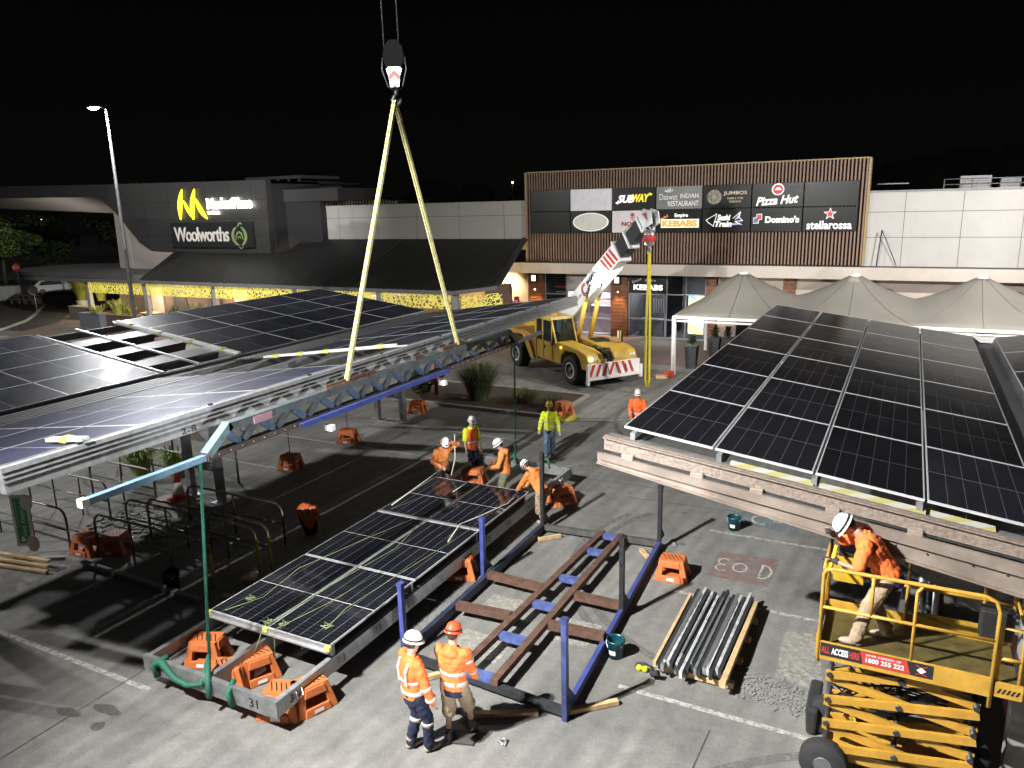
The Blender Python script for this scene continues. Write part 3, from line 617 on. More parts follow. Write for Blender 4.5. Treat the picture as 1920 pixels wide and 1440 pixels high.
M_hk = mat('matt black block', (.004, .004, .004), .95, spec=.1)
for dd in (-.13, .10):
    q = MB(); pl = [(-.13, -.72), (-.2, -.3), (-.34, .1), (-.3, .4), (-.12, .58), (.12, .58), (.3, .4), (.34, .1), (.2, -.3), (.13, -.72)]
    q.prism([hp(a*.85, z*.95, dd) for a, z in pl], vd*.035); q.build('side_plate', M_hk, hb, bevel=.01)
q = MB(); q.lathe(hp(0, .15, -.07), [(.05, 0), (.20, .0), (.18, .05), (.20, .12), (.05, .12)], 28, vd); q.build('sheave', M_dark, hb)
M_refl = mat('reflective white plate', (.8, .8, .82), .35, 0, .03)
q = MB(); y_ = -.137; q.prism([hp(a, z, y_) for a, z in ((-.22, -.2), (-.15, -.14), (.15, -.14), (.22, -.2), (.16, -.36), (.12, -.66), (-.12, -.66), (-.16, -.36))], -vd*.006); q.build('chevron_plate', M_refl, hb)
for z in (-.32, -.62):
    q = MB(); q.prism([hp(a, z+b_, -.145) for a, b_ in ((-.155, -.06), (0, .10), (.155, -.06), (.125, -.17), (0, -.04), (-.125, -.17))] if z > -.5 else [hp(a, z+b_, -.145) for a, b_ in ((-.06, -.04), (0, .03), (.06, -.04))], -vd*.004); q.build('red_chevron', M_red, hb)
q = MB(); q.tube([hp(-.3, .1, -.1), hp(-.33, -.2, -.1), hp(-.2, -.62, -.05), hp(0, -.75)], .015, 6); q.tube([hp(.3, .1, -.1), hp(.33, -.2, -.1), hp(.2, -.62, -.05), hp(0, -.75)], .015, 6); q.build('rope_guard', M_dark, hb)
q = MB(); q.tube([hp(0, -.7), hp(0, -.85)], .035, 10); q.tube([hp(0, -.82), hp(-.06, -.88), hp(-.10, -.97), hp(-.06, -1.07), hp(.03, -1.09), hp(.11, -1.02), hp(.12, -.94)], [.03, .035, .04, .045, .045, .035, .02], 10); q.build('hook', M_dark, hb)
for a in (-.26, .14):
    q = MB(); q.tube([hp(a, .3), hp(a-.06, 9.5), ], .012, 6); q.build('hoist_rope', M_dark, hb)
# hanging green tag slings
def gsling(label, top, bot, x=SX):
    q = MB(); t = V(top); b_ = V(bot)
    for sg in (-.012, .012): q.beam(t+V((sg, 0, -.1)), b_+V((sg*1.5, 0, 0)), .012, .025, upv=(0, 1, 0))
    q.tube([t, t+V((0, 0, -.15))], .03, 8); return tag(q.build('lifting_sling', M_green), label, 'lifting sling', 'lifting slings')
gsling('green sling hanging from the near end of the lattice beam to the module', (SX, 7.5, ZB-.05), (-9.35, 7.35, .62))
gsling('dark green sling hanging from the far end of the lattice beam', (SX, 17.9, ZB-.05), (-9.2, 17.8, .62))
q = MB(); q.tube([(-10.1, 6.95, .5), (-9.95, 6.93, .62), (-9.7, 6.93, .40), (-9.4, 6.93, .36), (-9.1, 6.95, .45), (-9.3, 7.3, .7)], [.05, .06, .05, .045, .05, .03], 8)
q.tube([(-10.12, 6.95, .3), (-10.1, 6.9, .55), (-10.0, 7.1, .6)], .05, 8); q.tube([(-9.3, 7.3, .68), (-8.95, 6.96, .58), (-8.9, 6.9, .3)], [.03, .05, .04], 8); q.tube([(-8.55, 7.1, .6), (-8.5, 6.92, .5), (-8.45, 6.93, .28)], .045, 8)
tag(q.build('green_sling_wrap', M_green), 'green webbing wrapped round the near end channel of the module', 'sling wrap')
q = MB(); q.tube([(-9.7, 17.85, .6), (-9.65, 17.95, .75), (-9.45, 17.95, .55), (-9.3, 17.9, .72), (-9.15, 17.85, .5)], .05, 8); q.tube([(-8.5, 17.95, .55), (-8.42, 17.95, .72), (-8.3, 18.0, .7), (-8.25, 18.0, .45)], .04, 8)
tag(q.build('green_sling_wrap', M_green), 'bunched green webbing at the far end of the module', 'sling wrap')

# ---------------------------------------------------------------- blue and brown transport rack
NL, NR, FR, FL = V((-7.05, 9.35, 0)), V((-3.98, 9.12, 0)), V((-4.37, 15.27, 0)), V((-7.1, 15.05, 0))
rk = thing('steel_rack', 'flat blue and rusty brown steel stillage frame with six upright posts, empty, on the concrete', 'steel rack', (-5.6, 12, 0))
Zr = V((0, 0, .14))
M_bd = mat('dark navy steel', (.035, .045, .09), .5, .3, .3, 5, dirt=.5)
q = MB(); q.beam(NR+Zr, FR+Zr, .08, .13); q.build('side_beam', M_blueS, rk)
q = MB(); q.beam(NL+Zr, FL+Zr, .10, .16); q.build('side_beam', M_bd, rk)
q = MB(); q.beam(NL+Zr-V((.0, 0, 0)), NR+Zr, .10, .12); q.build('end_beam', M_dark, rk)
q = MB(); q.beam(FL+Zr, FR+Zr, .10, .13); q.build('end_beam', mat('grey scuffed beam', (.10, .10, .095), .6, .3, .3, 5, dirt=.4), rk)
for a, b_ in (((-5.86, 9.2), (-5.62, 15.1)), ((-5.2, 9.15), (-5.18, 15.1))):
    q = MB(); q.beam((*a, .25), (*b_, .25), .13, .11); q.build('centre_tube', M_rust, rk)
for k, y in enumerate((9.25, 10.4, 11.62, 12.75, 14.1, 14.95)):
    q = MB(); q.beam((-5.79+.04*k, y, .24), (-5.24, y, .24), .16, .10); q.build('spacer', mat('worn mid blue', (.09, .13, .33), .5, .2, .35, 8, dirt=.5), rk)
for (a, b_) in (((-7.0, 12.25), (-5.78, 12.2)), ((-5.1, 12.2), (-4.2, 12.2)), ((-6.95, 10.95), (-5.86, 11.02)), ((-5.12, 11.05), (-4.1, 11.1))):
    q = MB(); q.beam((*a, .25), (*b_, .25), .15, .13); q.build('cross_tube', M_rust, rk)
def post(p, h, m, lean=0):
    p = V(p); q = MB(); q.beam(p+V((0, 0, .0)), p+V((lean, 0, h)), .08, .10); q.box(p+V((lean, 0, h+.02)), (.10, .12, .05)); o = q.build('post', m, rk)
    q = MB(); q.prism([p+V((0, .05, .2)), p+V((0, .35, .2)), p+V((0, .05, .55))], (.02, 0, 0)); q.build('gusset', m, rk)
M_pd = mat('dark scuffed post', (.03, .03, .035), .5, .3, .4, 10, dirt=.4, dcol=(.15, .15, .15))
M_pn = mat('navy scuffed post', (.045, .06, .17), .5, .2, .35, 8, dirt=.6, dcol=(.05, .05, .05))
for p, h, m in ((NR, 1.63, M_pn), ((-4.17, 12.19, 0), 1.56, M_pd), (FR, 1.44, M_pd), ((-7.1, 9.45, 0), 1.35, M_blueS), ((-7.18, 12.36, 0), 1.35, M_blueS), (FL, 1.9, M_pd)): post(p, h, m)
for a, b_, lb in (((-4.0, 9.25, .05), (-3.4, 9.8, .05), 'pine batten poking out under the near right corner of the rack'), ((-5.25, 8.6, .04), (-4.4, 9.05, .04), 'pine batten on the concrete just in front of the rack'),
    ((-6.98, 14.55, .05), (-6.6, 14.95, .05), 'short pine block inside the far left corner of the rack'), ((-6.5, 8.95, .05), (-6.2, 9.3, .05), 'pine block under the near left corner of the rack'), ((-4.7, 15.0, .05), (-4.45, 14.7, .05), 'small pine wedge inside the far right corner of the rack')):
    q = MB(); q.beam(a, b_, .09, .07); tag(q.build('timber_batten', M_timber), lb, 'timber batten', 'timber pieces round the rack')
# ---------------------------------------------------------------- bundle of wrapped profiles
M_film = mat('crinkled plastic film', (.45, .46, .47), .25, .1, .5, 6, .6, 25)
bd = thing('profile_bundle', 'bundle of dark and silver metal profiles on timber bearers, right of the rack', 'profile bundle', (-2.5, 12, 0))
mm = [M_dark, M_dark, M_film, M_galv, M_film, M_dark, M_dark, M_alu, M_film, M_dark]
for k in range(16):
    x0 = -3.02+k*.062; q = MB(); dz = R.uniform(0, .05); y0 = 10.62+R.uniform(-.12, .12)+k*.012
    q.beam((x0, y0, .22+dz), (x0-.02+.004*k, y0+2.65+R.uniform(-.1, .1), .22+dz), .05, .12); q.build('metal_profile', mm[(k*7) % 10], bd)
for k, x in enumerate((-2.95, -2.55, -2.3, -2.75)):
    q = MB(); q.beam((x, 10.75+.1*k, .325), (x+.03, 13.1, .33), .03, .03); q.build('silver_edge', M_alu, bd)
q = MB(); q.beam((-2.0, 10.6, .24), (-1.98, 13.3, .24), .09, .1); q.build('timber_rail', M_timber, bd)
q = MB(); q.beam((-3.1, 10.7, .24), (-3.13, 13.1, .24), .05, .1); q.build('timber_rail', M_timber, bd)
for y in (10.9, 11.6, 12.3, 12.95):
    q = MB(); q.beam((-3.1, y, .09), (-1.88, y, .09), .1, .09); q.build('bearer', M_timber, bd)
q = MB(); q.tube([(-3.15, 10.75, .05), (-3.1, 10.6, .12), (-3.0, 10.6, .16)], .05, 8); q.build('strap_roll', M_rubber, bd)
# ---------------------------------------------------------------- buckets, ear muffs, shackles, offcuts
def bucket(x, y, label, m=M_bucket, s=1.):
    t = thing('bucket', label, 'bucket', (x, y, 0), 'plastic buckets'); q = MB()
    q.lathe((x, y, 0), [(.001, .004), (.125*s, 0), (.15*s, .28*s), (.158*s, .29*s), (.16*s, .33*s), (.145*s, .33*s), (.14*s, .28*s), (.115*s, .02), (.001, .02)], 24, cap=False); q.build('bucket_body', m, t)
    q = MB(); a = [(.16*s*cos(k*pi/10+.2), .02+.16*s*sin(k*pi/10+.2)*-.6, .31*s-.14*s*sin(k*pi/10)) for k in range(11)]; q.tube([(x+p[0], y+p[1]-.04, p[2]) for p in a], .005, 6); q.build('handle', M_alu, t)
    q = MB(); r_ = .143*s
    for k in range(5):
        t0 = -2.1+k*.16; t1 = t0+.17; q.face([(x+r_*cos(t0)*1.01, y+r_*sin(t0)*1.01, .09), (x+r_*cos(t1)*1.01, y+r_*sin(t1)*1.01, .09), (x+r_*cos(t1)*1.05, y+r_*sin(t1)*1.05, .17), (x+r_*cos(t0)*1.05, y+r_*sin(t0)*1.05, .17)])
    q.build('white_decal', M_wtxt, t)
bucket(-3.86, 11.0, 'dark teal bucket with a wire handle beside the blue rack')
bucket(-3.1, 17.0, 'dark teal bucket standing on the blue floor paint')
bucket(-12.87, 9.45, 'black bucket in the shadow by the trolley rails', M_black, 1.15)
em = thing('ear_muffs', 'yellow and black ear muffs dropped on the concrete', 'ear muffs', (-3.33, 10.78, 0))
for dx in (0, .1): 
    q = MB(); q.lathe((-3.38+dx, 10.78, .05), [(.05, -.03), (.055, 0), (.03, .04)], 16, (.2, -.3, .9)); q.build('cup', mat('fluoro plastic', (.55, .62, .02), .4), em)
q = MB(); q.tube([(-3.45, 10.78, .04), (-3.45, 10.88, .05), (-3.33, 10.93, .06), (-3.2, 10.88, .05), (-3.2, 10.78, .04)], .012, 6); q.build('headband', M_black, em)
for (x, y, lb) in ((-4.6, 8.25, 'two shackles lying on the bare concrete in the foreground'), (-6.6, 9.0, 'small dark shackle left of the man in navy trousers'), (-4.15, 15.6, 'small shackle beyond the far right post of the rack')):
    q = MB()
    for k in range(2):
        a = k*1.7; ux, uy = cos(a)*.05, sin(a)*.05; c = V((x+.06*k, y+.03*k, .02)); q.tube([c+V((-ux, -uy, 0)), c+V((-ux-uy, -uy+ux, .0)), c+V((-uy*1.6, ux*1.6, .01)), c+V((ux-uy, uy+ux, 0)), c+V((ux, uy, 0))], .010, 6); q.tube([c+V((-ux*1.3, -uy*1.3, 0)), c+V((ux*1.3, uy*1.3, 0))], .012, 6)
    tag(q.build('shackle', M_galv), lb, 'shackle', 'shackles')
for k, (x, y, a) in enumerate(((-11.4, 9.6, .3), (-11.2, 10.1, 1.2), (-11.55, 10.3, .2), (-11.3, 10.55, 2.1))):
    q = MB(); q.box((x, y, .06), (.3, .14, .1), a); tag(q.build('timber_offcut', M_timber), '%s of four weathered timber offcuts by the yellow-ended rails' % ['nearest', 'second nearest', 'third nearest', 'farthest'][k], 'timber offcut', 'timber offcuts by the rails')
# ---------------------------------------------------------------- trolley bay rails
M_rail = mat('dull steel tube', (.16, .155, .15), .4, .7, .3, 8)
M_ylw = mat('yellow tape', (.5, .42, .03), .5, 0, .2, 8)
def hoop(y, x0, x1, h, label, yellow=False, bent=True, mid=True, y1=None):
    y1 = y if y1 is None else y1
    t = thing('trolley_rail', label, 'trolley rail', (x0, y, 0), 'tubular rails of the trolley bay'); q = MB(); r_ = .25
    def P(x, z): return V((x, y+(y1-y)*(x-x0)/(x1-x0), z))
    pts = [P(x0, 0), P(x0, h-r_)]+[P(x0+r_*(1-cos(a)), h-r_+r_*sin(a)) for a in (.4, .8, 1.2, 1.57)]+[P(x1-r_*(1-cos(a)), h-r_+r_*sin(a)) for a in (1.57, 1.2, .8, .4)]+[P(x1, h-r_), P(x1, 0)]
    q.tube(pts, .028, 8); q.build('hoop', M_rail, t)
    if mid:
        q = MB(); q.tube([P(x0, h*.52), P(x1, h*.52)], .022, 8); q.build('mid_rail', M_rail, t)
    n = int((x1-x0)/1.6)
    for k in range(1, n+1):
        q = MB(); q.tube([P(x0+(x1-x0)*k/(n+1), 0), P(x0+(x1-x0)*k/(n+1), h)], .022, 8); q.build('post', M_rail, t)
    for x in (x0, x1):
        q = MB(); q.lathe(P(x, 0), [(.08, 0), (.08, .012)], 12); q.build('foot', M_galv2, t)
    if yellow:
        q = MB(); q.tube([P(x1, .05), P(x1, h-r_)], .031, 8); q.build('yellow_sleeve', M_ylw, t)
hoop(9.65, -20.5, -16.45, 1.05, 'bent steel rail ending beside the white disc sign', True if False else False)
hoop(9.85, -15.75, -12.1, 1.0, 'nearest dark steel rail with a yellow-sleeved end post', True)
hoop(10.75, -15.9, -11.75, 1.0, 'dark steel rail with yellow end, second row', True)
hoop(10.95, -15.4, -11.6, 1.02, 'dark steel rail with yellow end, just behind the second row', True)
hoop(12.3, -19.5, -16.9, 1.05, 'steel rail behind the white arm end of the lattice beam')
hoop(11.2, -20.5, -17.2, 1.05, 'steel rail behind the green trolley sign')
hoop(12.0, -15.3, -12.2, 1.0, 'dark steel rail nearest the orange hanging vest')
hoop(13.6, -21.5, -17.2, 1.05, 'farthest steel rail of the trolley bay')
# fence of mesh behind
fn = thing('mesh_fence', 'low see-through wire mesh fence behind the trolley rails', 'fence', (-19, 14.6, 0))
q = MB()
for k in range(61): q.tube([(-21.5+k*.085, 14.6, .1), (-21.5+k*.085, 14.6, 1.3)], .003, 4, cap=False)
for k in range(15): q.tube([(-21.5, 14.6, .1+k*.085), (-16.4, 14.6, .1+k*.085)], .003, 4, cap=False)
q.build('mesh', M_rail, fn)
for x in (-21.5, -19, -16.4):
    q = MB(); q.tube([(x, 14.6, 0), (x, 14.6, 1.35)], .03, 8); q.build('post', M_rail, fn)
# trolley bay sign
sg = thing('trolley_bay_sign', 'green sign on a white board fixed to the trolley rails', 'sign', (-18.0, 9.2, 0))
M_gs = mat('green sign face', (.02, .30, .07), .4, 0, .05); ux = V((.0, 1, 0)); c = V((-17.3, 9.05, .95))
xs_ = V((cos(ca), sin(ca), 0)).normalized(); cc = V((-17.45, 9.2, .78)); nn = xs_.cross(V((0, 0, 1)))
def sp_(a, z): return cc+xs_*a+V((0, 0, z))
q = MB(); q.prism([sp_(-.14, -.62), sp_(.26, -.62), sp_(.26, .62), sp_(-.14, .62)], -nn*.02); q.build('board', M_white, sg)
q = MB(); q.prism([sp_(-.08, -.55)+nn*.004, sp_(.2, -.55)+nn*.004, sp_(.2, .55)+nn*.004, sp_(-.08, .55)+nn*.004], nn*.004); q.build('green_face', M_gs, sg)
txt('Trolley bay', sp_(.1, .05)+nn*.008, .85, .13, M_wtxt, sg, (0, 0, -1), xs_, 'lettering', .002)
txt('Please return your trolley here', sp_(-.03, .15)+nn*.008, .6, .035, M_wtxt, sg, (0, 0, -1), xs_, 'small_lettering', .002)
q = MB(); q.prism([sp_(-.02, -.5)+nn*.01, sp_(.08, -.5)+nn*.01, sp_(.06, -.38)+nn*.01, sp_(0, -.38)+nn*.01], nn*.002); q.build('symbol', M_wtxt, sg)
for z in (.5, -.5):
    q = MB(); q.prism([cc+xs_*(.24+.14*cos(k*pi/10))+V((0, 0, z+.2*sin(k*pi/10)-(.05 if z > 0 else .05)))+nn*.012 for k in range(20)], nn*.012); q.build('disc', mat('pale pink disc', (.62, .52, .46), .5) if z < 0 else M_white, sg)
for k in range(3):
    q = MB(); q.beam((-18.9-.3*k, 8.2+.1*k, .06+.06*k), (-15.9-.1*k, 8.75+.1*k, .06+.06*k), .09, .05); tag(q.build('timber_length', M_timber), ['lowest', 'middle', 'topmost'][k]+' of the three long pine lengths lying below the green sign', 'timber length', 'pine lengths by the sign')
# cone
cn = thing('traffic_cone', 'orange traffic cone with a white band by the carport column', 'traffic cone', (-16.0, 12.3, 0)); cx, cy = -16.0, 12.3
M_cone = mat('cone orange', (.62, .06, .02), .5, 0, .08)
q = MB(); q.box((cx, cy, .42), (.42, .42, .05)); q.lathe((cx, cy, .44), [(.17, 0), (.145, .13)], 20); q.build('cone_base', M_cone, cn)
q = MB(); q.lathe((cx, cy, .57), [(.143, 0), (.09, .30)], 20); q.build('white_band', M_wtxt, cn)
q = MB(); q.lathe((cx, cy, .87), [(.09, 0), (.03, .28), (.02, .28)], 20); q.build('cone_tip', M_cone, cn)
q = MB(); q.box((cx-.2, cy, .2), (.9, .6, .39)); tag(q.build('concrete_plinth', M_kerb, bevel=.02), 'low concrete plinth the traffic cone stands on', 'plinth')
# hanging hi-vis vest
M_hv = mat('fluoro orange cloth', (.78, .15, .03), .8, 0, .22, 6, .5, 18, dirt=.35, dcol=(.35, .10, .05))
M_tape_r = mat('silver reflective tape', (.50, .46, .40), .35, .1, .08, 10)
vs = thing('hung_vest', 'orange hi-vis vest draped on a short post in the shade', 'vest', (-11.9, 12.9, 0)); q = MB()
vc = V((-12.0, 12.6, .62))
q.prism([vc+xs_*a+V((0, 0, z))+nn*.09 for a, z in ((-.20, .18), (-.08, .25), (.06, .20), (.22, .14), (.29, -.02), (.16, -.20), (.05, -.40), (-.06, -.30), (-.17, -.12), (-.26, .04))], -nn*.10)
o = q.build('cloth', M_hv, vs, remesh=.014, smooth=3); tx_ = bpy.data.textures.new('folds', 'CLOUDS'); tx_.noise_scale = .11; dm = o.modifiers.new('w', 'DISPLACE'); dm.texture = tx_; dm.strength = .07; dm.texture_coords = 'GLOBAL'
for a in (-.1, .1):
    q = MB(); q.beam(vc+xs_*a+V((0, 0, .17))+nn*.125, vc+xs_*(a*.2+.02)+V((0, 0, -.25))+nn*.075, .05, .006, upv=tuple(nn)); q.build('reflective_strip', M_tape_r, vs)
q = MB(); q.loft([[vc+xs_*(a*.9)+V((0, 0, -.12))-nn*.06 for a in (-.3, 0, .3)]+[vc-nn*.1+V((0, 0, -.12))], [vc+xs_*(a*.4)+V((0, 0, -.62))-nn*.06 for a in (-.3, 0, .3)]+[vc-nn*.1+V((0, 0, -.62))]]); q.build('dark_lining', M_black, vs)
q = MB(); q.tube([(-11.85, 12.75, 0), (-11.85, 12.75, .75)], .025, 8); tag(q.build('yellow_post', M_ylw), 'short yellow post carrying the orange vest', 'post')
# hydrant & shrubs
hy = thing('fire_hydrant', 'red pillar hydrant with a round wheel in the garden bed', 'hydrant', (-16.6, 25.3, .1))
q = MB(); q.tube([(-16.6, 25.3, .1), (-16.6, 25.3, 1.3)], .08, 12); q.tube([(-16.6, 25.3, 1.0), (-16.25, 25.1, 1.0)], .07, 12); q.build('pipe', M_red, hy)
q = MB(); q.lathe((-16.2, 25.07, 1.0), [(.17, 0), (.17, .05), (.05, .05)], 18, (.85, -.5, 0)); q.build('hand_wheel', M_red, hy)
M_grass = mat('ornamental grass', (.085, .10, .035), .8, 0, .4, 3)
def tuft(x, y, z, n, h, rad, label, m=M_grass, name='grass_tussock', seed=1, w_=.012):
    rr = random.Random(seed); q = MB()
    for k in range(n):
        a = rr.random()*6.283; r0 = rr.random()**.5*rad*.3; L_ = h*rr.uniform(.6, 1.05); o = rr.uniform(.2, 1)*rad; p = V((x+r0*cos(a), y+r0*sin(a), z)); d = V((cos(a), sin(a), 0)); s_ = V((-sin(a), cos(a), 0))*w_
        c = [p, p+d*o*.25+V((0, 0, L_*.55)), p+d*o*.65+V((0, 0, L_*.92)), p+d*o*1.1+V((0, 0, L_*rr.uniform(.75, 1)))]
        for i in range(3):
            u0 = 1-i/3; u1 = 1-(i+1)/3+.02; q.face([c[i]-s_*u0, c[i]+s_*u0, c[i+1]+s_*u1, c[i+1]-s_*u1])
    o = q.build(name, m); tag(o, label, 'plant'); return o
tuft(-14.5, 25.1, .1, 1500, 1.45, 1.15, 'tall fountain of ornamental grass in the dark garden bed', seed=3)
tuft(-12.6, 25.3, .1, 500, .5, .9, 'low dark mound of grass at the right end of the garden bed', seed=4)
tuft(-11.4, 25.2, .1, 350, .45, .7, 'smaller low mound of grass at the kerb corner', seed=5)
def leafball(name, c, r, n, m, label, seed, size=.06, trunk=None, cat='shrub'):
    rr = random.Random(seed); t = thing(name, label, cat, (c[0], c[1], trunk[2] if trunk else c[2]-r[2])); q = MB()
    clumps = [(V((rr.uniform(-1, 1)*r[0]*.7, rr.uniform(-1, 1)*r[1]*.7, rr.uniform(-1, 1)*r[2]*.7)), rr.uniform(.25, .55)) for k in range(16 if trunk else 7)]
    for k in range(n):
        cl, s_ = rr.choice(clumps); d = V((rr.gauss(0, 1), rr.gauss(0, 1), rr.gauss(0, 1))).normalized()*rr.uniform(.6, 1)**.5*s_
        p = V(c)+cl+V((d.x*r[0], d.y*r[1], d.z*r[2])); a = V((rr.gauss(0, 1), rr.gauss(0, 1), rr.gauss(0, .6))).normalized()*size*rr.uniform(.6, 1.3); b_ = a.orthogonal().normalized()*size*.5
        b_ = Quaternion(a, rr.random()*6.28)@b_; q.face([p-a, p-b_, p+a, p+b_])
    q.build('crown', m, t); q = MB(); base = V((c[0], c[1], trunk[2] if trunk else c[2]-r[2])); tr = trunk[0] if trunk else .02
    q.tube([base, base.lerp(V(c), .6)+V((tr, 0, 0)), V(c)], [tr, tr*.7, tr*.3], 8)
    for k in range(6):
        cl, s_ = clumps[k]; q.tube([base.lerp(V(c), .55), V(c)+cl*.9], [tr*.45, tr*.12], 6)
    q.build('trunk', mat('bark', (.10, .08, .06), .9, 0, .3, 6), t); return t
M_leaf = mat('dark leaves', (.05, .075, .02), .7, 0, .45, 2)
M_leafb = mat('bright leaves', (.12, .17, .04), .65, 0, .4, 2)
leafball('shrub', (-17.0, 24.9, .75), (.7, .6, .6), 1500, M_leaf, 'leafy shrub in the garden bed behind the paired columns', 9, .07)
# ---------------------------------------------------------------- food court building on the right
def quadbox(q, poly, d, mi=0): q.prism(poly, d, mi); return q
M_slat = mat('timber look battens', (.22, .14, .10), .6, 0, .12, 2)
M_back = mat('dark backing', (.004, .0035, .0035), .9)
M_panelw = mat('pale wall panel', (.42, .41, .39), .6, 0, .08, .6, dirt=.3, dcol=(.36, .34, .32))
M_panelg = mat('grey beige wall panel', (.40, .385, .345), .6, 0, .06, .5, dirt=.15, dcol=(.28, .27, .25))
M_fascia = mat('cream fascia', (.50, .45, .40), .6, 0, .06, .8, dirt=.25, dcol=(.33, .28, .25))
M_joint = mat('panel joint', (.10, .10, .10), .8)
M_wood = mat('warm timber boards', (.20, .075, .03), .5, 0, .35, 5)
M_frame = mat('grey window frame', (.28, .28, .29), .45, .4, .06)
fc = thing('food_court_building', 'shopping centre wing with a tall brown slatted sign wall, cream fascia and takeaway shopfronts', 'building', (-3, 41, 0))
FY = 40.5
q = MB(); q.bb((-19.75, FY, 4.2), (-2.0, FY+.8, 9.2)); q.build('sign_wall_backing', M_back, fc)
q = MB(); n = 108
for k in range(n+1):
    x = -19.72+k*(17.66/n); q.bb((x-.037, FY-.12, 4.24), (x+.037, FY, 9.18))
q.build('slatted_screen', M_slat, fc)
q = MB(); q.bb((-2.0, FY-.13, 4.2), (-1.9, FY+.8, 9.22)); q.bb((-19.85, FY-.13, 4.2), (-19.75, FY+.8, 9.22)); q.bb((-19.75, FY-.13, 9.18), (-2.0, FY+.8, 9.24)); q.build('screen_trim', mat('ochre trim', (.30, .22, .10), .6), fc)
def panel_wall(name, x0, x1, z0, z1, y, xs, zs, m, par):
    q = MB(); q.bb((x0, y, z0), (x1, y+.5, z1)); o = q.build(name, m, par)
    q = MB()
    for x in xs: q.bb((x-.012, y-.004, z0+.01), (x+.012, y-.001, z1-.01))
    for z in zs: q.bb((x0+.01, y-.006, z-.012), (x1-.01, y-.002, z+.012))
    q.build('panel_joints', M_joint, par)
panel_wall('white_panel_wall', -1.9, 16, 4.2, 7.62, FY+.05, [-.35+2.33*k for k in range(7)], [6.72, 5.55], M_panelw, fc)
q = MB(); q.bb((-1.9, FY-.02, 7.62), (16, FY+.55, 7.70)); q.build('parapet_cap', mat('cap flashing', (.2, .2, .2), .5, .4), fc)
q = MB(); q.bb((-21.35, 39.95, 3.60), (16, 40.44, 4.19)); q.build('fascia', M_fascia, fc)
q = MB(); q.bb((-21.35, 39.93, 4.19), (16, 40.44, 4.22)); q.bb((-21.3, 40.44, 3.58), (16, 42.4, 3.64)); q.build('fascia_cap', mat('dark flashing', (.06, .055, .05), .5), fc)
q = MB()   # body behind
q.bb((-19.8, 44.8, 0), (16, 60, 7.4)); q.build('main_block', M_panelg, fc)
SY = 41.2
def seg(name, x0, x1, z0, z1, m, y=SY, d=.12):
    q = MB(); q.bb((x0, y, z0), (x1, y+d, z1)); return q.build(name, m, fc)
def frames(x0, x1, z0, z1, nx, zs, y=SY):
    f = MB()
    for k in range(nx+1): x = x0+(x1-x0)*k/nx; f.bb((x-.035, y-.03, z0), (x+.035, y+.06, z1))
    for z in [z0+.04, z1-.04]+zs: f.bb((x0+.035, y-.028, z-.035), (x1-.035, y+.055, z+.035))
    o = f.build('window', M_frame, fc)
    g = MB(); g.bb((x0+.03, y+.02, z0+.05), (x1-.03, y+.03, z1-.05)); g.build('pane', M_glass, o)
def room(x0, x1, m, back=3.4):
    q = MB(); y0, y1 = SY+.13, SY+back; q.face([(x0, y0, .02), (x1, y0, .02), (x1, y1, .02), (x0, y1, .02)]); q.face([(x0, y1, 0), (x1, y1, 0), (x1, y1, 3.5), (x0, y1, 3.5)]); q.face([(x0, y0, 0), (x0, y1, 0), (x0, y1, 3.5), (x0, y0, 3.5)]); q.face([(x1, y0, 0), (x1, y1, 0), (x1, y1, 3.5), (x1, y0, 3.5)]); q.face([(x0, y0, 3.5), (x1, y0, 3.5), (x1, y1, 3.5), (x0, y1, 3.5)])
    q.build('shop_interior', m, fc)
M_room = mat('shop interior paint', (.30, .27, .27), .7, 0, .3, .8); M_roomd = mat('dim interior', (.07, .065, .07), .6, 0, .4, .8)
# yellow lit entry wall
seg('entry_wall', -23.4, -20.1, 0, 3.58, mat('pinkish render', (.55, .45, .42), .7, 0, .05), SY-.1)
lamp('entry_light', 'SPOT', (-21.2, 40.2, 3.35), 420, (1, .80, .35), .1, (-21.3, 41.1, 2.6), 120, 1, parent=fc)
lamp('entry_light', 'SPOT', (-21.6, 39.6, 1.2), 220, (1, .45, .45), .2, (-21.5, 41.1, 1.0), 130, 1, parent=fc)
# timber piers with cone sconces
for (xa, xb, bd_) in ((-20.05, -19.05, .6), (-14.87, -13.9, .6), (-9.5, -8.95, 0), (-5.6, -5.0, 0)):
    f = MB(); z = 0
    while z < 3.55: f.bb((xa, SY-.16, z+.008), (xb, SY+.1, min(z+.19, 3.57))); z += .198
    f.build('timber_pier', M_wood, fc)
    if bd_:
        x = (xa+xb)/2; f = MB(); f.lathe((x, SY-.24, 2.55), [(.02, .18), (.09, 0)], 14, cap=False); f.build('sconce', M_dark, fc)
        lamp('sconce_light', 'SPOT', (x, SY-.34, 2.62), 520, (1, .62, .22), .03, (x, SY-.05, .6), 75, .9, parent=fc)
        f = MB(); f.bb((x-.28, SY-.30, 2.95), (x+.12, SY-.17, 3.45)); f.build('blade_sign', M_black, fc, bevel=.01)
        f = MB(); f.bb((x-.22, SY-.315, 3.05), (x+.04, SY-.302, 3.38)); f.build('lit_sign_face', mat('lit white face', (.9, .9, .9), .5, emit=2.2), fc)
# shop 1 dark
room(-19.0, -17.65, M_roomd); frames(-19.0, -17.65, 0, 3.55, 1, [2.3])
for z, c in ((2.55, (.5, .06, .05)), (2.25, (.35, .3, .3))):
    f = MB(); f.bb((-18.8, SY+1.0, z), (-17.9, SY+1.2, z+.08)); f.build('shelf', mat('shelf %.2f' % z, c, .5, emit=.15), fc)
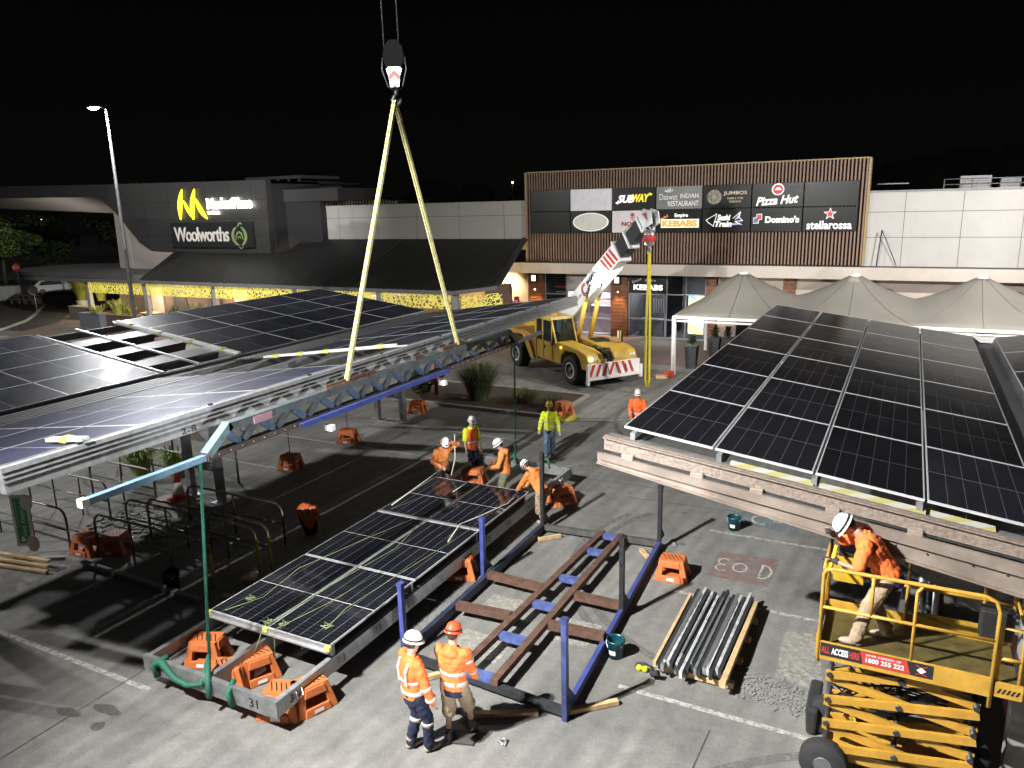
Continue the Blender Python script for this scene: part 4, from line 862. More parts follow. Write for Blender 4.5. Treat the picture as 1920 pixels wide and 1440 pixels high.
# shop 2 noodle
seg('bulkhead', -17.6, -14.9, 2.55, 3.58, M_panelw, SY-.05)
txt('NOODLE', (-15.9, SY-.06, 3.05), 1.5, .28, M_red, fc, name='lettering', ext=.03, bold=.02)
room(-17.6, -14.9, M_room); frames(-17.6, -14.9, 0, 2.55, 2, [.95, 2.1])
f = MB(); f.bb((-17.3, SY+.9, 0), (-15.2, SY+1.5, 1.1)); f.build('counter', mat('pale counter', (.45, .42, .45), .4), fc)
f = MB(); f.bb((-17.2, SY+.95, 1.12), (-15.3, SY+1.45, 1.55)); f.build('food_cabinet', mat('steel cabinet', (.4, .35, .4), .3, .6), fc)
lamp('shop_light', 'AREA', (-16.2, SY+1.4, 3.35), 700, (1, .86, .9), 1.2, (-16.2, SY+1.4, 0), parent=fc)
# shop 3 kebabs
seg('bulkhead', -13.85, -11.7, 2.5, 3.57, mat('black sign board', (.012, .012, .013), .35), SY-.06)
txt('KEBABS', (-12.72, SY-.065, 2.83), 1.65, .30, M_whiteE, fc, name='lettering', ext=.04, bold=.03)
txt('Empire', (-12.6, SY-.065, 3.20), .62, .14, M_wtxt, fc, name='lettering', ext=.02, shear=.3)
txt('Istanbul', (-13.38, SY-.065, 3.20), .55, .14, M_wtxt, fc, xd=(1, 0, .35), ud=(-.35, 0, 1), name='lettering', ext=.02, shear=.3)
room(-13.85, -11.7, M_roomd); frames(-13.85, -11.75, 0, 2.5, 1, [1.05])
f = MB(); f.bb((-13.4, SY+.5, 0), (-12.0, SY+1.1, .95)); f.build('counter', mat('grey blue counter', (.28, .30, .33), .4), fc)
for k in range(7):
    f = MB(); f.bb((-12.9+k*.14, SY+1.6, 1.2), (-12.85+k*.14, SY+1.63, 2.0)); f.build('hanging_strip', M_frame, fc)
lamp('shop_light', 'AREA', (-12.8, SY+1.2, 3.3), 260, (.9, .95, 1), .8, (-12.8, SY+1.2, 0), parent=fc)
# shop 4
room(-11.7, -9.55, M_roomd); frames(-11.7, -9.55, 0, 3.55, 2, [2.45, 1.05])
lamp('shop_light', 'AREA', (-10.6, SY+1.2, 3.3), 220, (.8, .9, 1), .8, (-10.6, SY+1.2, 0), parent=fc)
M_mur = bpy.data.materials.new('bright mural'); M_mur.use_nodes = True; n_ = M_mur.node_tree; vo = n_.nodes.new('ShaderNodeTexNoise'); vo.inputs['Scale'].default_value = 2.2; vo.inputs['Detail'].default_value = 5; r_ = n_.nodes.new('ShaderNodeValToRGB')
for p_, c_ in ((.38, (.15, .55, .65, 1)), (.46, (.75, .85, .65, 1)), (.55, (.80, .75, .15, 1)), (.66, (.85, .80, .7, 1))):
    e_ = r_.color_ramp.elements.new(p_); e_.color = c_
tc_ = n_.nodes.new('ShaderNodeTexCoord'); n_.links.new(tc_.outputs['Object'], vo.inputs['Vector']); n_.links.new(vo.outputs[0], r_.inputs[0]); n_.links.new(r_.outputs[0], n_.nodes['Principled BSDF'].inputs['Base Color'])
n_.links.new(r_.outputs[0], n_.nodes['Principled BSDF'].inputs['Emission Color']); n_.nodes['Principled BSDF'].inputs['Emission Strength'].default_value = .9
f = MB(); f.bb((-10.45, SY-.07, .35), (-9.6, SY-.035, 2.45)); f.build('lit_poster', M_mur, fc)
seg('rendered_wall', -8.9, 16, 0, 3.58, mat('peach render', (.50, .42, .36), .7, 0, .06, .5), SY-.02)
lamp('wall_light', 'SPOT', (-9.0, 40.0, .5), 25, (1, .6, .35), .1, (-8.2, 41.2, 2.2), 110, 1, parent=fc)
for x in (-7.9, -6.6, -4.2, -2.2, .5, 3.0):
    frames(x, x+.95, .1, 2.5, 1, [1.2], SY-.1); 
    f = MB(); f.bb((x+.05, SY-.045, .15), (x+.9, SY-.035, 2.45)); f.build('dark_doorway', M_back, fc)
# roof top plant
f = MB()
for x in [1.2+k*1.15 for k in range(5)]: f.tube([(x, 43, 7.5), (x, 43, 8.15)], .025, 6)
for z in (8.15, 7.9): f.tube([(1.2, 43, z), (5.8, 43, z)], .025, 6)
f.bb((-1.7, 43, 8.0), (-.3, 43.1, 8.05)); f.build('roof_railing', M_galv2, fc)
f = MB(); f.bb((1.9, 44, 7.4), (3.2, 45, 8.3)); f.bb((3.6, 44, 7.4), (4.4, 45, 8.15)); f.build('roof_plant', M_galv2, fc)
# stay poles on the awning roof
for x0, x1, zt_ in ((-1.35, -1.0, 5.9), (5.2, 4.9, 5.6)):
    f = MB(); f.tube([(x0, 40.2, 4.22), (x0+.12, 40.25, zt_)], .03, 8); f.tube([(x0+.12, 40.25, zt_), (x0+.12-.6*(1 if x0 > 0 else -1)*1.2, 40.45, 4.25)], .018, 6); f.build('stay', M_dark, fc)

# ---- tenancy signs
def sign(col, row, label, face=M_black, frame=True):
    x0 = -19.43+col*2.443; z1 = 8.21 if row == 0 else 7.02; z0 = z1-1.18
    t = thing('tenancy_sign', label, 'shop sign', (x0+1.2, FY-.2, z0), 'sign panels on the slatted wall')
    q = MB(); q.bb((x0+.02, FY-.26, z0+.015), (x0+2.42, FY-.125, z1-.015)); q.build('panel', face, t, bevel=.012)
    return t, x0+1.22, (z0+z1)/2, FY-.262
M_gl = mat('glossy black panel', (.012, .013, .012), .30, 0, .15, 3, spec=.2)
M_grey = mat('silver grey panel', (.18, .185, .18), .4, 0, .3, .7)
M_lit = mat('lit white panel', (.62, .60, .62), .5, 0, .04, emit=.16)
sign(0, 0, 'blank dark panel at the left end of the top sign row', M_gl); sign(0, 1, 'blank dark panel at the left end of the bottom sign row', M_gl)
t, x, z, y = sign(1, 0, 'blank white panel with a bluish left side, in the top sign row', M_lit)
q = MB(); q.bb((x-1.1, y-.012, z-.5), (x+1.1, y-.003, z+.5)); q.build('face', mat('blank white face', (.64, .62, .66), .5, emit=.16), t)
t, x, z, y = sign(1, 1, 'black panel with a blank white oval', M_gl)
q = MB(); q.prism([(x+1.05*cos(k*pi/24), y-.003, z+.5*sin(k*pi/24)) for k in range(48)], (0, -.03, 0)); q.build('white_oval', mat('oval rim', (.8, .8, .78), .5, emit=.35), t)
q = MB(); q.prism([(x+.97*cos(k*pi/24), y-.034, z+.45*sin(k*pi/24)) for k in range(48)], (0, -.006, 0)); q.build('oval_face', mat('oval face', (.60, .60, .55), .5, emit=.12), t)
t, x, z, y = sign(2, 0, 'black sign with slanted white and yellow capital letters', M_gl)
M_sy = mat('yellow sign letters', (.85, .68, .05), .5, emit=.5); M_sw = mat('white sign letters', (.85, .85, .85), .5, emit=.55)
txt('SUB', (x-.42, y, z+.0), .92, .42, M_sw, t, shear=.3, bold=.045, ext=.05); txt('WAY', (x+.42, y, z+.03), .95, .42, M_sy, t, shear=.3, bold=.045, ext=.05)
q = MB(); q.prism([(x-1.02, y-.004, z-.2), (x-.86, y-.004, z-.10), (x-.86, y-.004, z-.28)], (0, -.05, 0)); q.build('left_arrow', M_sw, t)
q = MB(); q.prism([(x+1.06, y-.004, z+.22), (x+.86, y-.004, z+.30), (x+.9, y-.004, z+.12)], (0, -.05, 0)); q.build('right_arrow', M_sy, t)
t, x, z, y = sign(2, 1, 'white sign with red letters partly hidden by the crane boom', mat('white sign face', (.62, .60, .60), .5, 0, .05, emit=.12))
txt('NOODLE', (x+.1, y, z-.12), 1.5, .24, M_red, t, bold=.03, ext=.03)
q = MB(); q.prism([(x-.05+.10*cos(k*pi/6), y-.004, z+.36+.10*sin(k*pi/6)) for k in range(12)], (0, -.02, 0)); q.bb((x-.18, y-.02, z+.2), (x+.08, y-.004, z+.24)); q.bb((x-.12, y-.02, z+.10), (x+.02, y-.004, z+.15)); q.build('red_emblem', M_red, t)
t, x, z, y = sign(3, 0, 'silver grey restaurant sign with white letters', M_grey)
txt('Daawat', (x-.55, y, z+.05), .95, .30, M_wtxt, t, ext=.02); txt('INDIAN', (x+.55, y, z+.08), .95, .22, M_wtxt, t, bold=.01, ext=.02); txt('RESTAURANT', (x+.23, y, z-.30), 1.62, .26, M_wtxt, t, bold=.02, ext=.02)
q = MB()
for a in (-.5, -.25, 0, .25, .5): q.prism([(x-.45+a*.1, y-.004, z+.26), (x-.45+a*.5+.03, y-.004, z+.44-abs(a)*.15), (x-.45+a*.6, y-.004, z+.52-abs(a)*.25), (x-.45+a*.5-.05, y-.004, z+.40-abs(a)*.15)], (0, -.02, 0))
q.build('lotus_emblem', M_wtxt, t)
t, x, z, y = sign(3, 1, 'black kebab shop sign with glowing orange letters on a white plate', M_gl)
M_or = mat('orange lit letters', (.8, .28, .03), .5, emit=.8)
q = MB(); q.bb((x-.92, y-.03, z-.34), (x+1.08, y-.004, z+.10)); q.build('letter_plate', mat('lit plate', (.85, .82, .75), .5, emit=.7), t, bevel=.02)
txt('KEBABS', (x+.08, y-.032, z-.12), 1.85, .34, M_or, t, bold=.05, ext=.04); txt('Empire', (x+.15, y, z+.27), .7, .24, M_sw, t, bold=.03)
txt('Istanbul', (x-.8, y, z+.18), .5, .14, M_or, t, xd=(1, 0, .5), ud=(-.5, 0, 1), ext=.02)
t, x, z, y = sign(4, 0, 'black sign with a round beige net emblem and cream capitals', M_gl)
M_cream = mat('cream letters', (.62, .54, .40), .5, emit=.12); M_bg = mat('beige disc', (.32, .30, .24), .6)
q = MB(); q.prism([(x-.62+.36*cos(k*pi/16), y-.004, z-.02+.36*sin(k*pi/16)) for k in range(32)], (0, -.015, 0)); q.prism([(x-1.05, y-.004, z), (x-.9, y-.004, z+.07), (x-.9, y-.004, z-.07)], (0, -.015, 0)); q.build('round_emblem', M_bg, t)
q = MB()
for k in range(9):
    a = k*.7; q.beam((x-.62+.33*cos(a), y-.024, z-.02+.33*sin(a)), (x-.62+.33*cos(a+2.2), y-.024, z-.02+.33*sin(a+2.2)), .008, .022, upv=(0, 1, 0))
q.build('emblem_lines', M_black, t)
txt('JUMBOS', (x+.42, y, z+.14), 1.15, .22, M_cream, t, bold=.01); txt('SHARK & TATIE', (x+.42, y, z-.10), .78, .10, M_cream, t, ext=.01); txt('TAKEAWAY', (x+.42, y, z-.26), .6, .10, M_cream, t, ext=.01)
t, x, z, y = sign(4, 1, 'black sushi shop sign with a white outlined fish', M_gl)
M_lav = mat('lavender fin', (.45, .42, .8), .5, emit=.4)
q = MB()
for a, b_ in (((-1.0, .03), (-.45, .34)), ((-1.0, .03), (-.85, -.12)), ((-.85, -.12), (-.58, -.30)), ((-.45, .34), (-.62, -.28)), ((.35, .1), (.72, .42)), ((.72, .42), (.66, .14)), ((.66, .14), (.84, -.02)), ((.84, -.02), (.45, -.05)), ((.45, -.05), (.8, -.22))): q.beam((x+a[0], y-.02, z+a[1]), (x+b_[0], y-.02, z+b_[1]), .03, .03, upv=(0, 1, 0))
q.build('fish_outline', M_sw, t)
q = MB(); q.prism([(x+.42, y-.004, z+.02), (x+.70, y-.004, z+.36), (x+.62, y-.004, z+.08)], (0, -.012, 0)); q.prism([(x+.3, y-.004, z-.14), (x+.72, y-.004, z-.12), (x+.7, y-.004, z-.2), (x+.34, y-.004, z-.24)], (0, -.012, 0)); q.build('fin', M_lav, t)
txt('Sushi', (x-.1, y, z+.15), .66, .30, M_sw, t, shear=.2, bold=.05); txt('Train', (x-.12, y, z-.17), .86, .30, M_sw, t, shear=.2, bold=.05)
t, x, z, y = sign(5, 0, 'black pizza sign with a round red emblem above white script letters', M_gl)
q = MB(); q.prism([(x+.02+.29*cos(k*pi/16), y-.004, z+.27+.28*sin(k*pi/16)) for k in range(32)], (0, -.012, 0)); q.build('emblem_rim', M_sw, t)
q = MB(); q.prism([(x+.02+.235*cos(k*pi/16), y-.018, z+.27+.225*sin(k*pi/16)) for k in range(32)], (0, -.01, 0)); q.build('red_disc', mat('red lit disc', (.5, .03, .03), .5, emit=.35), t)
q = MB(); q.prism([(x-.15, y-.03, z+.24), (x-.08, y-.03, z+.29), (x+.0, y-.03, z+.38), (x+.1, y-.03, z+.35), (x+.2, y-.03, z+.24)], (0, -.01, 0)); q.build('roof_mark', M_sw, t)
txt('Pizza Hut', (x-.0, y, z-.24), 2.0, .42, M_sw, t, xd=(1, 0, .06), ud=(-.06, 0, 1), shear=.35, bold=.025)
t, x, z, y = sign(5, 1, 'black pizza sign with a tilted red and blue tile and bold white letters', M_gl)
for (dx, dz), m in (((.07, .09), mat('red tile', (.55, .05, .06), .5, emit=.35)), ((-.08, -.08), mat('blue tile', (.12, .16, .25), .5, emit=.2))):
    q = MB(); c = V((x-.88+dx, y-.02, z+.06+dz)); a = V((.11, 0, .13)); b_ = V((.11, 0, -.11)); q.prism([c-a, c-b_, c+a, c+b_], (0, -.012, 0)); q.build('tile', m, t)
    q = MB(); q.prism([c+V((0, .016, 0))-a*1.2, c+V((0, .016, 0))-b_*1.25, c+V((0, .016, 0))+a*1.2, c+V((0, .016, 0))+b_*1.25], (0, -.008, 0)); q.build('tile_rim', M_sw, t)
txt("Domino's", (x+.28, y, z+.02), 1.6, .33, M_sw, t, bold=.05)
sign(6, 0, 'blank glossy black panel at the right end of the top sign row', M_gl)
t, x, z, y = sign(6, 1, 'black sign with a red star over lower-case white letters', M_gl)
for rr_, m, yy, nm in ((.30, M_sw, 0, 'star_rim'), (.235, mat('red star', (.6, .03, .04), .5, emit=.4), .014, 'star')):
    q = MB(); q.prism([(x+.02+rr_*(1 if k % 2 == 0 else .4)*sin(k*pi/5), y-.004-yy, z+.25+rr_*(1 if k % 2 == 0 else .4)*cos(k*pi/5)) for k in range(10)], (0, -.012, 0)); q.build(nm, m, t)
txt('stellarossa', (x, y, z-.27), 2.02, .40, M_sw, t, bold=.02)
q = MB(); q.bb((-20.45, 39.9, .9), (-20.15, 40.0, 2.2)); t = q.build('numbered_sign', M_red); tag(t, 'red vertical panel with pale numbers beside the timber pier', 'sign')
txt('548', (-20.3, 39.895, 1.75), .55, .2, mat('pink digits', (.9, .5, .5), .5, emit=.4), t, xd=(0, 0, 1), ud=(-1, 0, 0), name='numbers', ext=.01)
q = MB(); q.bb((-21.1, 40.1, 0), (-20.5, 40.9, 1.9)); tag(q.build('vending_machine', mat('pink lit vending', (.6, .35, .32), .5, emit=.25), bevel=.02), 'pale pink vending machine left of the red panel', 'vending machine')
q = MB(); q.bb((-22.0, 39.9, .2), (-21.6, 40.0, 2.1)); tag(q.build('red_banner', mat('red lit banner', (.6, .04, .08), .5, emit=.4)), 'glowing red banner at the corner of the shops', 'banner')

# ---------------------------------------------------------------- tension canopies
q = MB(); xs = [-8.9+4.55*k for k in range(5)]
NX, NY = 96, 18; x0, x1, y0, y1 = -8.9, 9.3, 32.5, 38.6; pk = [-6.55+4.6*k for k in range(4)]
def th(x, y):
    v = (y-y0)/(y1-y0)*2-1; e = max(0, 1-abs(v))**.8; s_ = 0
    for p in pk:
        r_ = abs(x-p); s_ = max(s_, math.exp(-(r_/1.35)**.9)*.98)+.10*math.exp(-((r_-2.3)/1.)**2)
    fx = min(1, (x-x0)/1.6+.05)*min(1, (x1-x)/1.6+.05)
    d = min(math.hypot(x-p, (y-(y0+y1)/2)*.75) for p in pk)
    return 2.62+1.32*(math.exp(-(d/1.7)**1.35)*.96+.30*e)*e**.5*min(1, fx+.15)
g = [[q.b.verts.new((x0+(x1-x0)*i/NX, y0+(y1-y0)*j/NY, th(x0+(x1-x0)*i/NX, y0+(y1-y0)*j/NY))) for j in range(NY+1)] for i in range(NX+1)]
for i in range(NX):
    for j in range(NY): f = q.b.faces.new((g[i][j], g[i+1][j], g[i+1][j+1], g[i][j+1])); f.smooth = True
tn = thing('shade_canopy', 'long off-white tensile shade canopy with four pointed peaks in front of the shops', 'canopy', (0, 35.5, 0))
o = q.build('fabric', mat('canopy fabric', (.19, .18, .158), .75, 0, .08, .7, dirt=.2, dcol=(.15, .14, .12)), tn); so = o.modifiers.new('s', 'SOLIDIFY'); so.thickness = .02
q = MB()
for p in pk:
    for (xx, yy) in ((p, y0), (p, y1), (p-2.3, y0), (p+2.3, y0), (p-2.3, y1), (p+2.3, y1)):
        n = 9; ps = [(p+(xx-p)*k/n, (y0+y1)/2+(yy-(y0+y1)/2)*k/n) for k in range(n+1)]; q.tube([(a, b_, th(max(x0, a), b_)+.008) for a, b_ in ps], .010, 4)
q.build('seams', mat('seam', (.15, .145, .13), .7), tn)
for p in pk:
    q = MB(); q.lathe((p, (y0+y1)/2, th(p, (y0+y1)/2)-.10), [(.22, 0), (.17, .08), (.08, .13), (0.02, .14)], 16); q.build('peak_cap', M_white, tn)
q = MB(); q.bb((x0, y0-.06, 2.5), (x1, y0+.02, 2.62)); q.bb((x0-.04, y0, 2.5), (x0+.04, y1, 2.6)); q.bb((x0, y0-.02, 2.36), (x1, y0+.02, 2.44)); q.build('edge_beam', M_white, tn)
for k, x in enumerate((-8.85, -4.25, .35, 4.95, 9.2)):
    for y in (y0, y1):
        q = MB(); q.bb((x-.08, y-.08, 0), (x+.08, y+.08, 2.55)); q.build('post', M_white, tn)
lamp('canopy_light', 'SPOT', (-1.95, 35.0, 4.6), 18, (1, .9, .6), .05, (-1.95, 35.5, 3.6), 60, 1, parent=tn)
# planters and small things in front of the shops
def pot_plant(x, y, h, label, seed):
    t = thing('potted_plant', label, 'planter', (x, y, 0)); q = MB(); q.loft([[(x+sx*a, y+sy*a, z) for sx, sy in ((-1, -1), (1, -1), (1, 1), (-1, 1))] for a, z in ((.2, 0), (.27, h))], smooth=False); q.build('pot', M_dark, t)
    rr = random.Random(seed); q = MB()
    for k in range(160):
        a = rr.random()*6.28; L_ = rr.uniform(.2, .55); p = V((x+rr.uniform(-.12, .12), y+rr.uniform(-.12, .12), h+rr.uniform(0, .45))); d = V((cos(a), sin(a), rr.uniform(.2, 1))).normalized()*L_*.5; s_ = d.cross(V((0, 0, 1))).normalized()*.035; q.face([p, p+d*.5-s_, p+d, p+d*.5+s_])
    q.build('foliage', M_leaf, t); return t
pot_plant(-8.45, 34.1, 1.05, 'tall dark planter with a small bush behind the white canopy post', 21)
pot_plant(-8.1, 37.2, .95, 'dark tapered planter with a plant under the canopy edge', 22)
pot_plant(-7.5, 37.3, .95, 'dark tapered planter, the right one of the pair under the canopy edge', 23)
q = MB(); q.box((-8.9, 32.1, .12), (.35, .3, .22)); q.tube([(-9.1, 31.95, .1), (-9.9, 31.6, .03), (-10.8, 31.7, .02)], .02, 6); tag(q.build('weight_bag', mat('red bag', (.6, .06, .04), .6)), 'red weight bag with a cord at the foot of the white canopy post', 'bag')
q = MB(); q.box((-9.1, 31.6, .07), (.5, .3, .12), .3); tag(q.build('cardboard_box', M_timber), 'flat pale box lying beside the red bag', 'box')
for x, lb in ((-13.1, 'short pale bollard in front of the timber pier'), (-12.9, 'short dark bollard beside the pale one')):
    q = MB(); q.tube([(x, 37.3, 0), (x, 37.3, 1.0)], .05, 10); tag(q.build('bollard', M_cream if x < -13 else M_black), lb, 'bollard')

# ---------------------------------------------------------------- supermarket building on the left
sm = thing('supermarket_building', 'low dark-roofed supermarket building with a grey sign tower, yellow screens and pale upper wall', 'building', (-36, 36, 0))
panel_wall('upper_wall', -34.6, -19.86, 4.9, 7.62, FY+.05, [-33.6+3.07*k for k in range(5)], [6.87], M_panelg, sm)
q = MB(); q.bb((-34.6, FY, 7.62), (-19.86, FY+.5, 7.68)); q.build('parapet_cap', M_panelg, sm)
M_roof = mat('charcoal corrugated roof', (.028, .028, .027), .5, .3, .2, 1.5)
def rz_(y): return 3.1+.372*(y-34)
q = MB(); q.prism([(-45.6, 34, rz_(34)), (-20.7, 34.05, rz_(34.05)), (-18.8, 35, rz_(35)), (-19.9, 40.5, rz_(40.5)), (-36.6, 40.5, rz_(40.5)), (-36.6, 38.5, rz_(38.5)), (-47.1, 38.5, rz_(38.5))], (0, 0, -.12)); q.build('roof', M_roof, sm)
q = MB()
for k in range(104):
    x = -45.5+k*.25; ya = 34.03; yb = 40.45 if x > -36.6 else 38.45
    if x > -20.7: ya = 34.05+(x+20.7)*.5+.1
    q.hexa([(x-.025, ya, rz_(ya)-.01), (x+.025, ya, rz_(ya)-.01), (x+.025, yb, rz_(yb)-.01), (x-.025, yb, rz_(yb)-.01), (x-.012, ya, rz_(ya)+.03), (x+.012, ya, rz_(ya)+.03), (x+.012, yb, rz_(yb)+.03), (x-.012, yb, rz_(yb)+.03)])
q.build('roof_ribs', M_roof, sm)
q = MB(); q.beam((-18.85, 35, rz_(35)+.02), (-19.95, 40.5, rz_(40.5)+.03), .3, .1); q.build('roof_flashing', M_dark, sm); q = MB(); q.beam((-28.4, 34.1, rz_(34)+.03), (-28.4, 40.4, rz_(40.4)+.03), .12, .05); q.build('roof_flashing', M_dark, sm)
M_gut = mat('grey gutter', (.16, .155, .145), .5, .2, .1, 3)
q = MB(); q.bb((-51.2, 33.8, 2.98), (-20.8, 34.0, 3.18)); q.beam((-20.9, 33.9, 3.08), (-18.85, 34.9, 3.3), .2, .2); q.build('gutter', M_gut, sm)
q = MB(); 
for k in range(20): q.lathe((-49+k*1.45+R.uniform(-.3, .3), 33.82, 3.19), [(.02, 0), (.01, .04)], 6)
q.build('gutter_brackets', M_galv, sm)
q = MB(); cx_, cy_ = -57.0, 38.6; pl = [(-46, 34.0), (-51.5, 34.0)]+[(cx_-6.2*sin(a)+1.0*(1-sin(a)), cy_-4.6*cos(a)) for a in [pi*k/24 for k in range(1, 24)]]+[(-46, 43.2)]
q.prism([(a, b_, 3.2) for a, b_ in pl], (0, 0, .28)); q.build('rounded_roof', mat('grey flat roof', (.10, .095, .09), .6, .1, .25, .8), sm)
q = MB(); q.prism([(a*.998, b_+.02, 2.9) for a, b_ in pl], (0, 0, .28)); q.build('roof_edge_band', M_gut, sm)
# arcade posts and perforated yellow screens
M_post = mat('grey arcade post', (.27, .26, .25), .6, 0, .08, 2)
cols_ = [-51.0, -45.0, -38.6, -31.9, -25.85, -20.95]
for x in cols_:
    q = MB(); q.bb((x-.16, 34.05, 0), (x+.16, 34.3, 2.98)); q.build('arcade_post', M_post, sm)
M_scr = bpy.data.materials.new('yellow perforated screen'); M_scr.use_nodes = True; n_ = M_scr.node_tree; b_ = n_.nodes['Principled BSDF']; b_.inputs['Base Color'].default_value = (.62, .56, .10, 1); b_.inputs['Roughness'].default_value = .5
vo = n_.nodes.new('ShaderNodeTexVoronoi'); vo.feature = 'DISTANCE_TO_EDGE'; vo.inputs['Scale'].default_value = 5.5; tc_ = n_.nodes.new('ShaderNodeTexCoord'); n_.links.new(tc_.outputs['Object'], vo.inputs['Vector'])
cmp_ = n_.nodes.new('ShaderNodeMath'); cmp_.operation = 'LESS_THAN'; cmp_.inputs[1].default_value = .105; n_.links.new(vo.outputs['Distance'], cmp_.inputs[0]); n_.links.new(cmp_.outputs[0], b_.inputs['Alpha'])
b_.inputs['Emission Color'].default_value = (.95, .85, .18, 1); b_.inputs['Emission Strength'].default_value = .35  # slight glow stands in for lamp light falling on the screens
for xa, xb in zip(cols_, cols_[1:]):
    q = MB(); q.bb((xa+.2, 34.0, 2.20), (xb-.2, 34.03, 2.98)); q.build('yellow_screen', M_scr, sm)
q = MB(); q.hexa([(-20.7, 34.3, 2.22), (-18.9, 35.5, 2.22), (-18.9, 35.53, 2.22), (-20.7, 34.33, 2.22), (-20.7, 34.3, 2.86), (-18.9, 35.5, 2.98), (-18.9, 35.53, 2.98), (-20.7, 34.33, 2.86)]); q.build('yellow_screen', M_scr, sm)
q = MB(); q.bb((-54, 38.6, 0), (-20, 38.8, 3.1)); q.bb((-20.2, 36, 0), (-20.0, 38.7, 3.1)); q.build('inner_wall', mat('warm inner wall', (.22, .15, .12), .7, 0, .5, .5), sm)
for k, x in enumerate([-49.6, -47.3, -43.4, -41, -37, -34.6, -30, -27.5, -24]):
    f = MB(); f.bb((x-.7, 38.5, .2), (x+.7, 38.58, 2.3)); o = f.build('window', M_frame, sm); f = MB(); f.bb((x-.62, 38.47, .3), (x+.62, 38.497, 2.2)); f.build('pane', M_roomd if k % 3 else mat('lit pane', (.6, .5, .4), .3, emit=.35), o)
for x, p_, c_ in ((-54.5, 240, (1, .9, .6)), (-48, 600, (1, .85, .6)), (-41.5, 450, (1, .75, .5)), (-35, 450, (1, .5, .35)), (-28.5, 350, (1, .8, .6)), (-22.5, 400, (1, .72, .35))):
    lamp('arcade_light', 'POINT', (x, 36.6, 2.7), p_, c_, .1, parent=sm)
# sign tower
M_tow = mat('charcoal tower panel', (.048, .046, .044), .4, .1, .12, .35, dirt=.2, dcol=(.09, .09, .09))
q = MB(); q.prism([(-53.86, 38.3, 9.65), (-37.55, 38.3, 9.42), (-37.66, 38.3, 4.6), (-49.25, 38.3, 4.8), (-50.47, 38.3, 5.4), (-52.43, 38.3, 7.35), (-54.37, 38.3, 8.78), (-92, 38.3, 9.35), (-92, 38.3, 10.4)], (0, .5, 0)); q.build('tower_front', M_tow, sm)
q = MB()
for z in (5.9, 7.0, 8.2): q.bb((-52 if z > 7 else -50.6, 38.292, z-.01), (-37.7, 38.298, z+.01))
for x in (-49.5, -46.9, -44, -41, -38.9): q.bb((x-.01, 38.288, 4.85), (x+.01, 38.294, 9.4))
q.build('panel_joints', M_back, sm)
q = MB(); q.bb((-37.9, 38.8, 4.4), (-37.6, 43.5, 9.35)); q.bb((-52, 38.8, 9.2), (-37.6, 48, 9.35)); q.build('tower_side', mat('dark tower return', (.03, .03, .03), .5), sm)
q = MB(); q.bb((-37.6, 40.0, 4.6), (-34.6, 40.5, 8.35)); q.build('recessed_block', mat('near black cladding', (.018, .018, .018), .6), sm)
q = MB(); q.bb((-37.6, 39.9, 8.0), (-33.0, 44, 8.8)); q.build('upper_band', M_tow, sm)
q = MB(); q.prism([(-53.0, 38.36, 7.75), (-52.0, 38.36, 7.2), (-51.6, 38.36, 3.5), (-53.1, 38.36, 3.5)], (0, 3, 0)); q.prism([(-51.6, 38.4, 6.6), (-50.4, 38.4, 5.4), (-49.2, 38.4, 4.85), (-46.9, 38.4, 4.85), (-46.9, 38.4, 3.4), (-51.6, 38.4, 3.4)], (0, 3, 0)); q.build('beige_wall', mat('beige panels', (.34, .30, .26), .6, 0, .06, 1), sm)
q = MB(); q.prism([(-54.4, 38.85, 8.78), (-92, 38.85, 9.35), (-95, 43, 9.0), (-58.4, 42.6, 7.55)], (0, .02, .06)); q.build('high_roof_soffit', mat('white soffit', (.5, .47, .42), .6, 0, .03, 1), sm)
q = MB(); q.prism([(-52, 38.8, 9.3), (-75, 38.8, 9.5), (-90, 52, 9.5), (-52, 52, 9.3)], (0, 0, .3)); q.build('high_roof', M_tow, sm)
lamp('added_soffit_spot', 'SPOT', (-60, 38, 3.8), 420, (1, .93, .85), .3, (-62, 41, 8.6), 140, 1, parent=sm)  # added spot without a fitting, brightens the soffit from below
q = MB()
for k in range(28): q.bb((-40+k*.26, 46, 7.7), (-39.87+k*.26, 46.05, 8.85-k*.035))
q.build('louvre_fins', M_panelw, sm)
q = MB(); q.bb((-40.2, 46.1, 7.4), (-32.7, 50, 8.0)); q.build('plant_screen', M_dark, sm)
# tower signs
ms = thing('centre_sign', 'glowing yellow letter emblem with bright white lettering on the grey tower', 'sign', (-42, 38.2, 7.0))
M_my = mat('glowing yellow emblem', (.9, .75, .03), .5, emit=1.6, ecol=(1, .82, .03))
def leaf(x0, z0, x1, z1, w_, dx):
    p = V((x0, 0, z0)); r_ = V((x1, 0, z1)); d = (r_-p); s_ = V((d.z, 0, -d.x)).normalized(); L_ = []; n = 12
    for k in range(n+1): t_ = k/n; L_.append(p+d*t_+s_*(w_*sin(pi*t_)**.8)+s_*dx*sin(pi*t_))
    for k in range(n-1, 0, -1): t_ = k/n; L_.append(p+d*t_-s_*(w_*sin(pi*t_)**.8)+s_*dx*sin(pi*t_))
    q = MB(); q.prism([(a.x, 38.22, a.z) for a in L_], (0, -.10, 0)); q.build('emblem_stroke', M_my, ms)
leaf(-45.68, 6.98, -45.22, 9.05, .19, -.14); leaf(-45.2, 8.3, -44.35, 7.0, .12, .06); leaf(-44.42, 6.98, -44.0, 9.05, .19, -.14); leaf(-43.98, 8.4, -43.05, 7.0, .17, .12)
txt('MarketPlace', (-40.85, 38.2, 8.02), 4.15, .72, mat('glowing white letters', (.9, .9, .9), .5, emit=4.5, ecol=(1, .99, .9)), ms, name='lettering', bold=.035, ext=.08, space=.92)
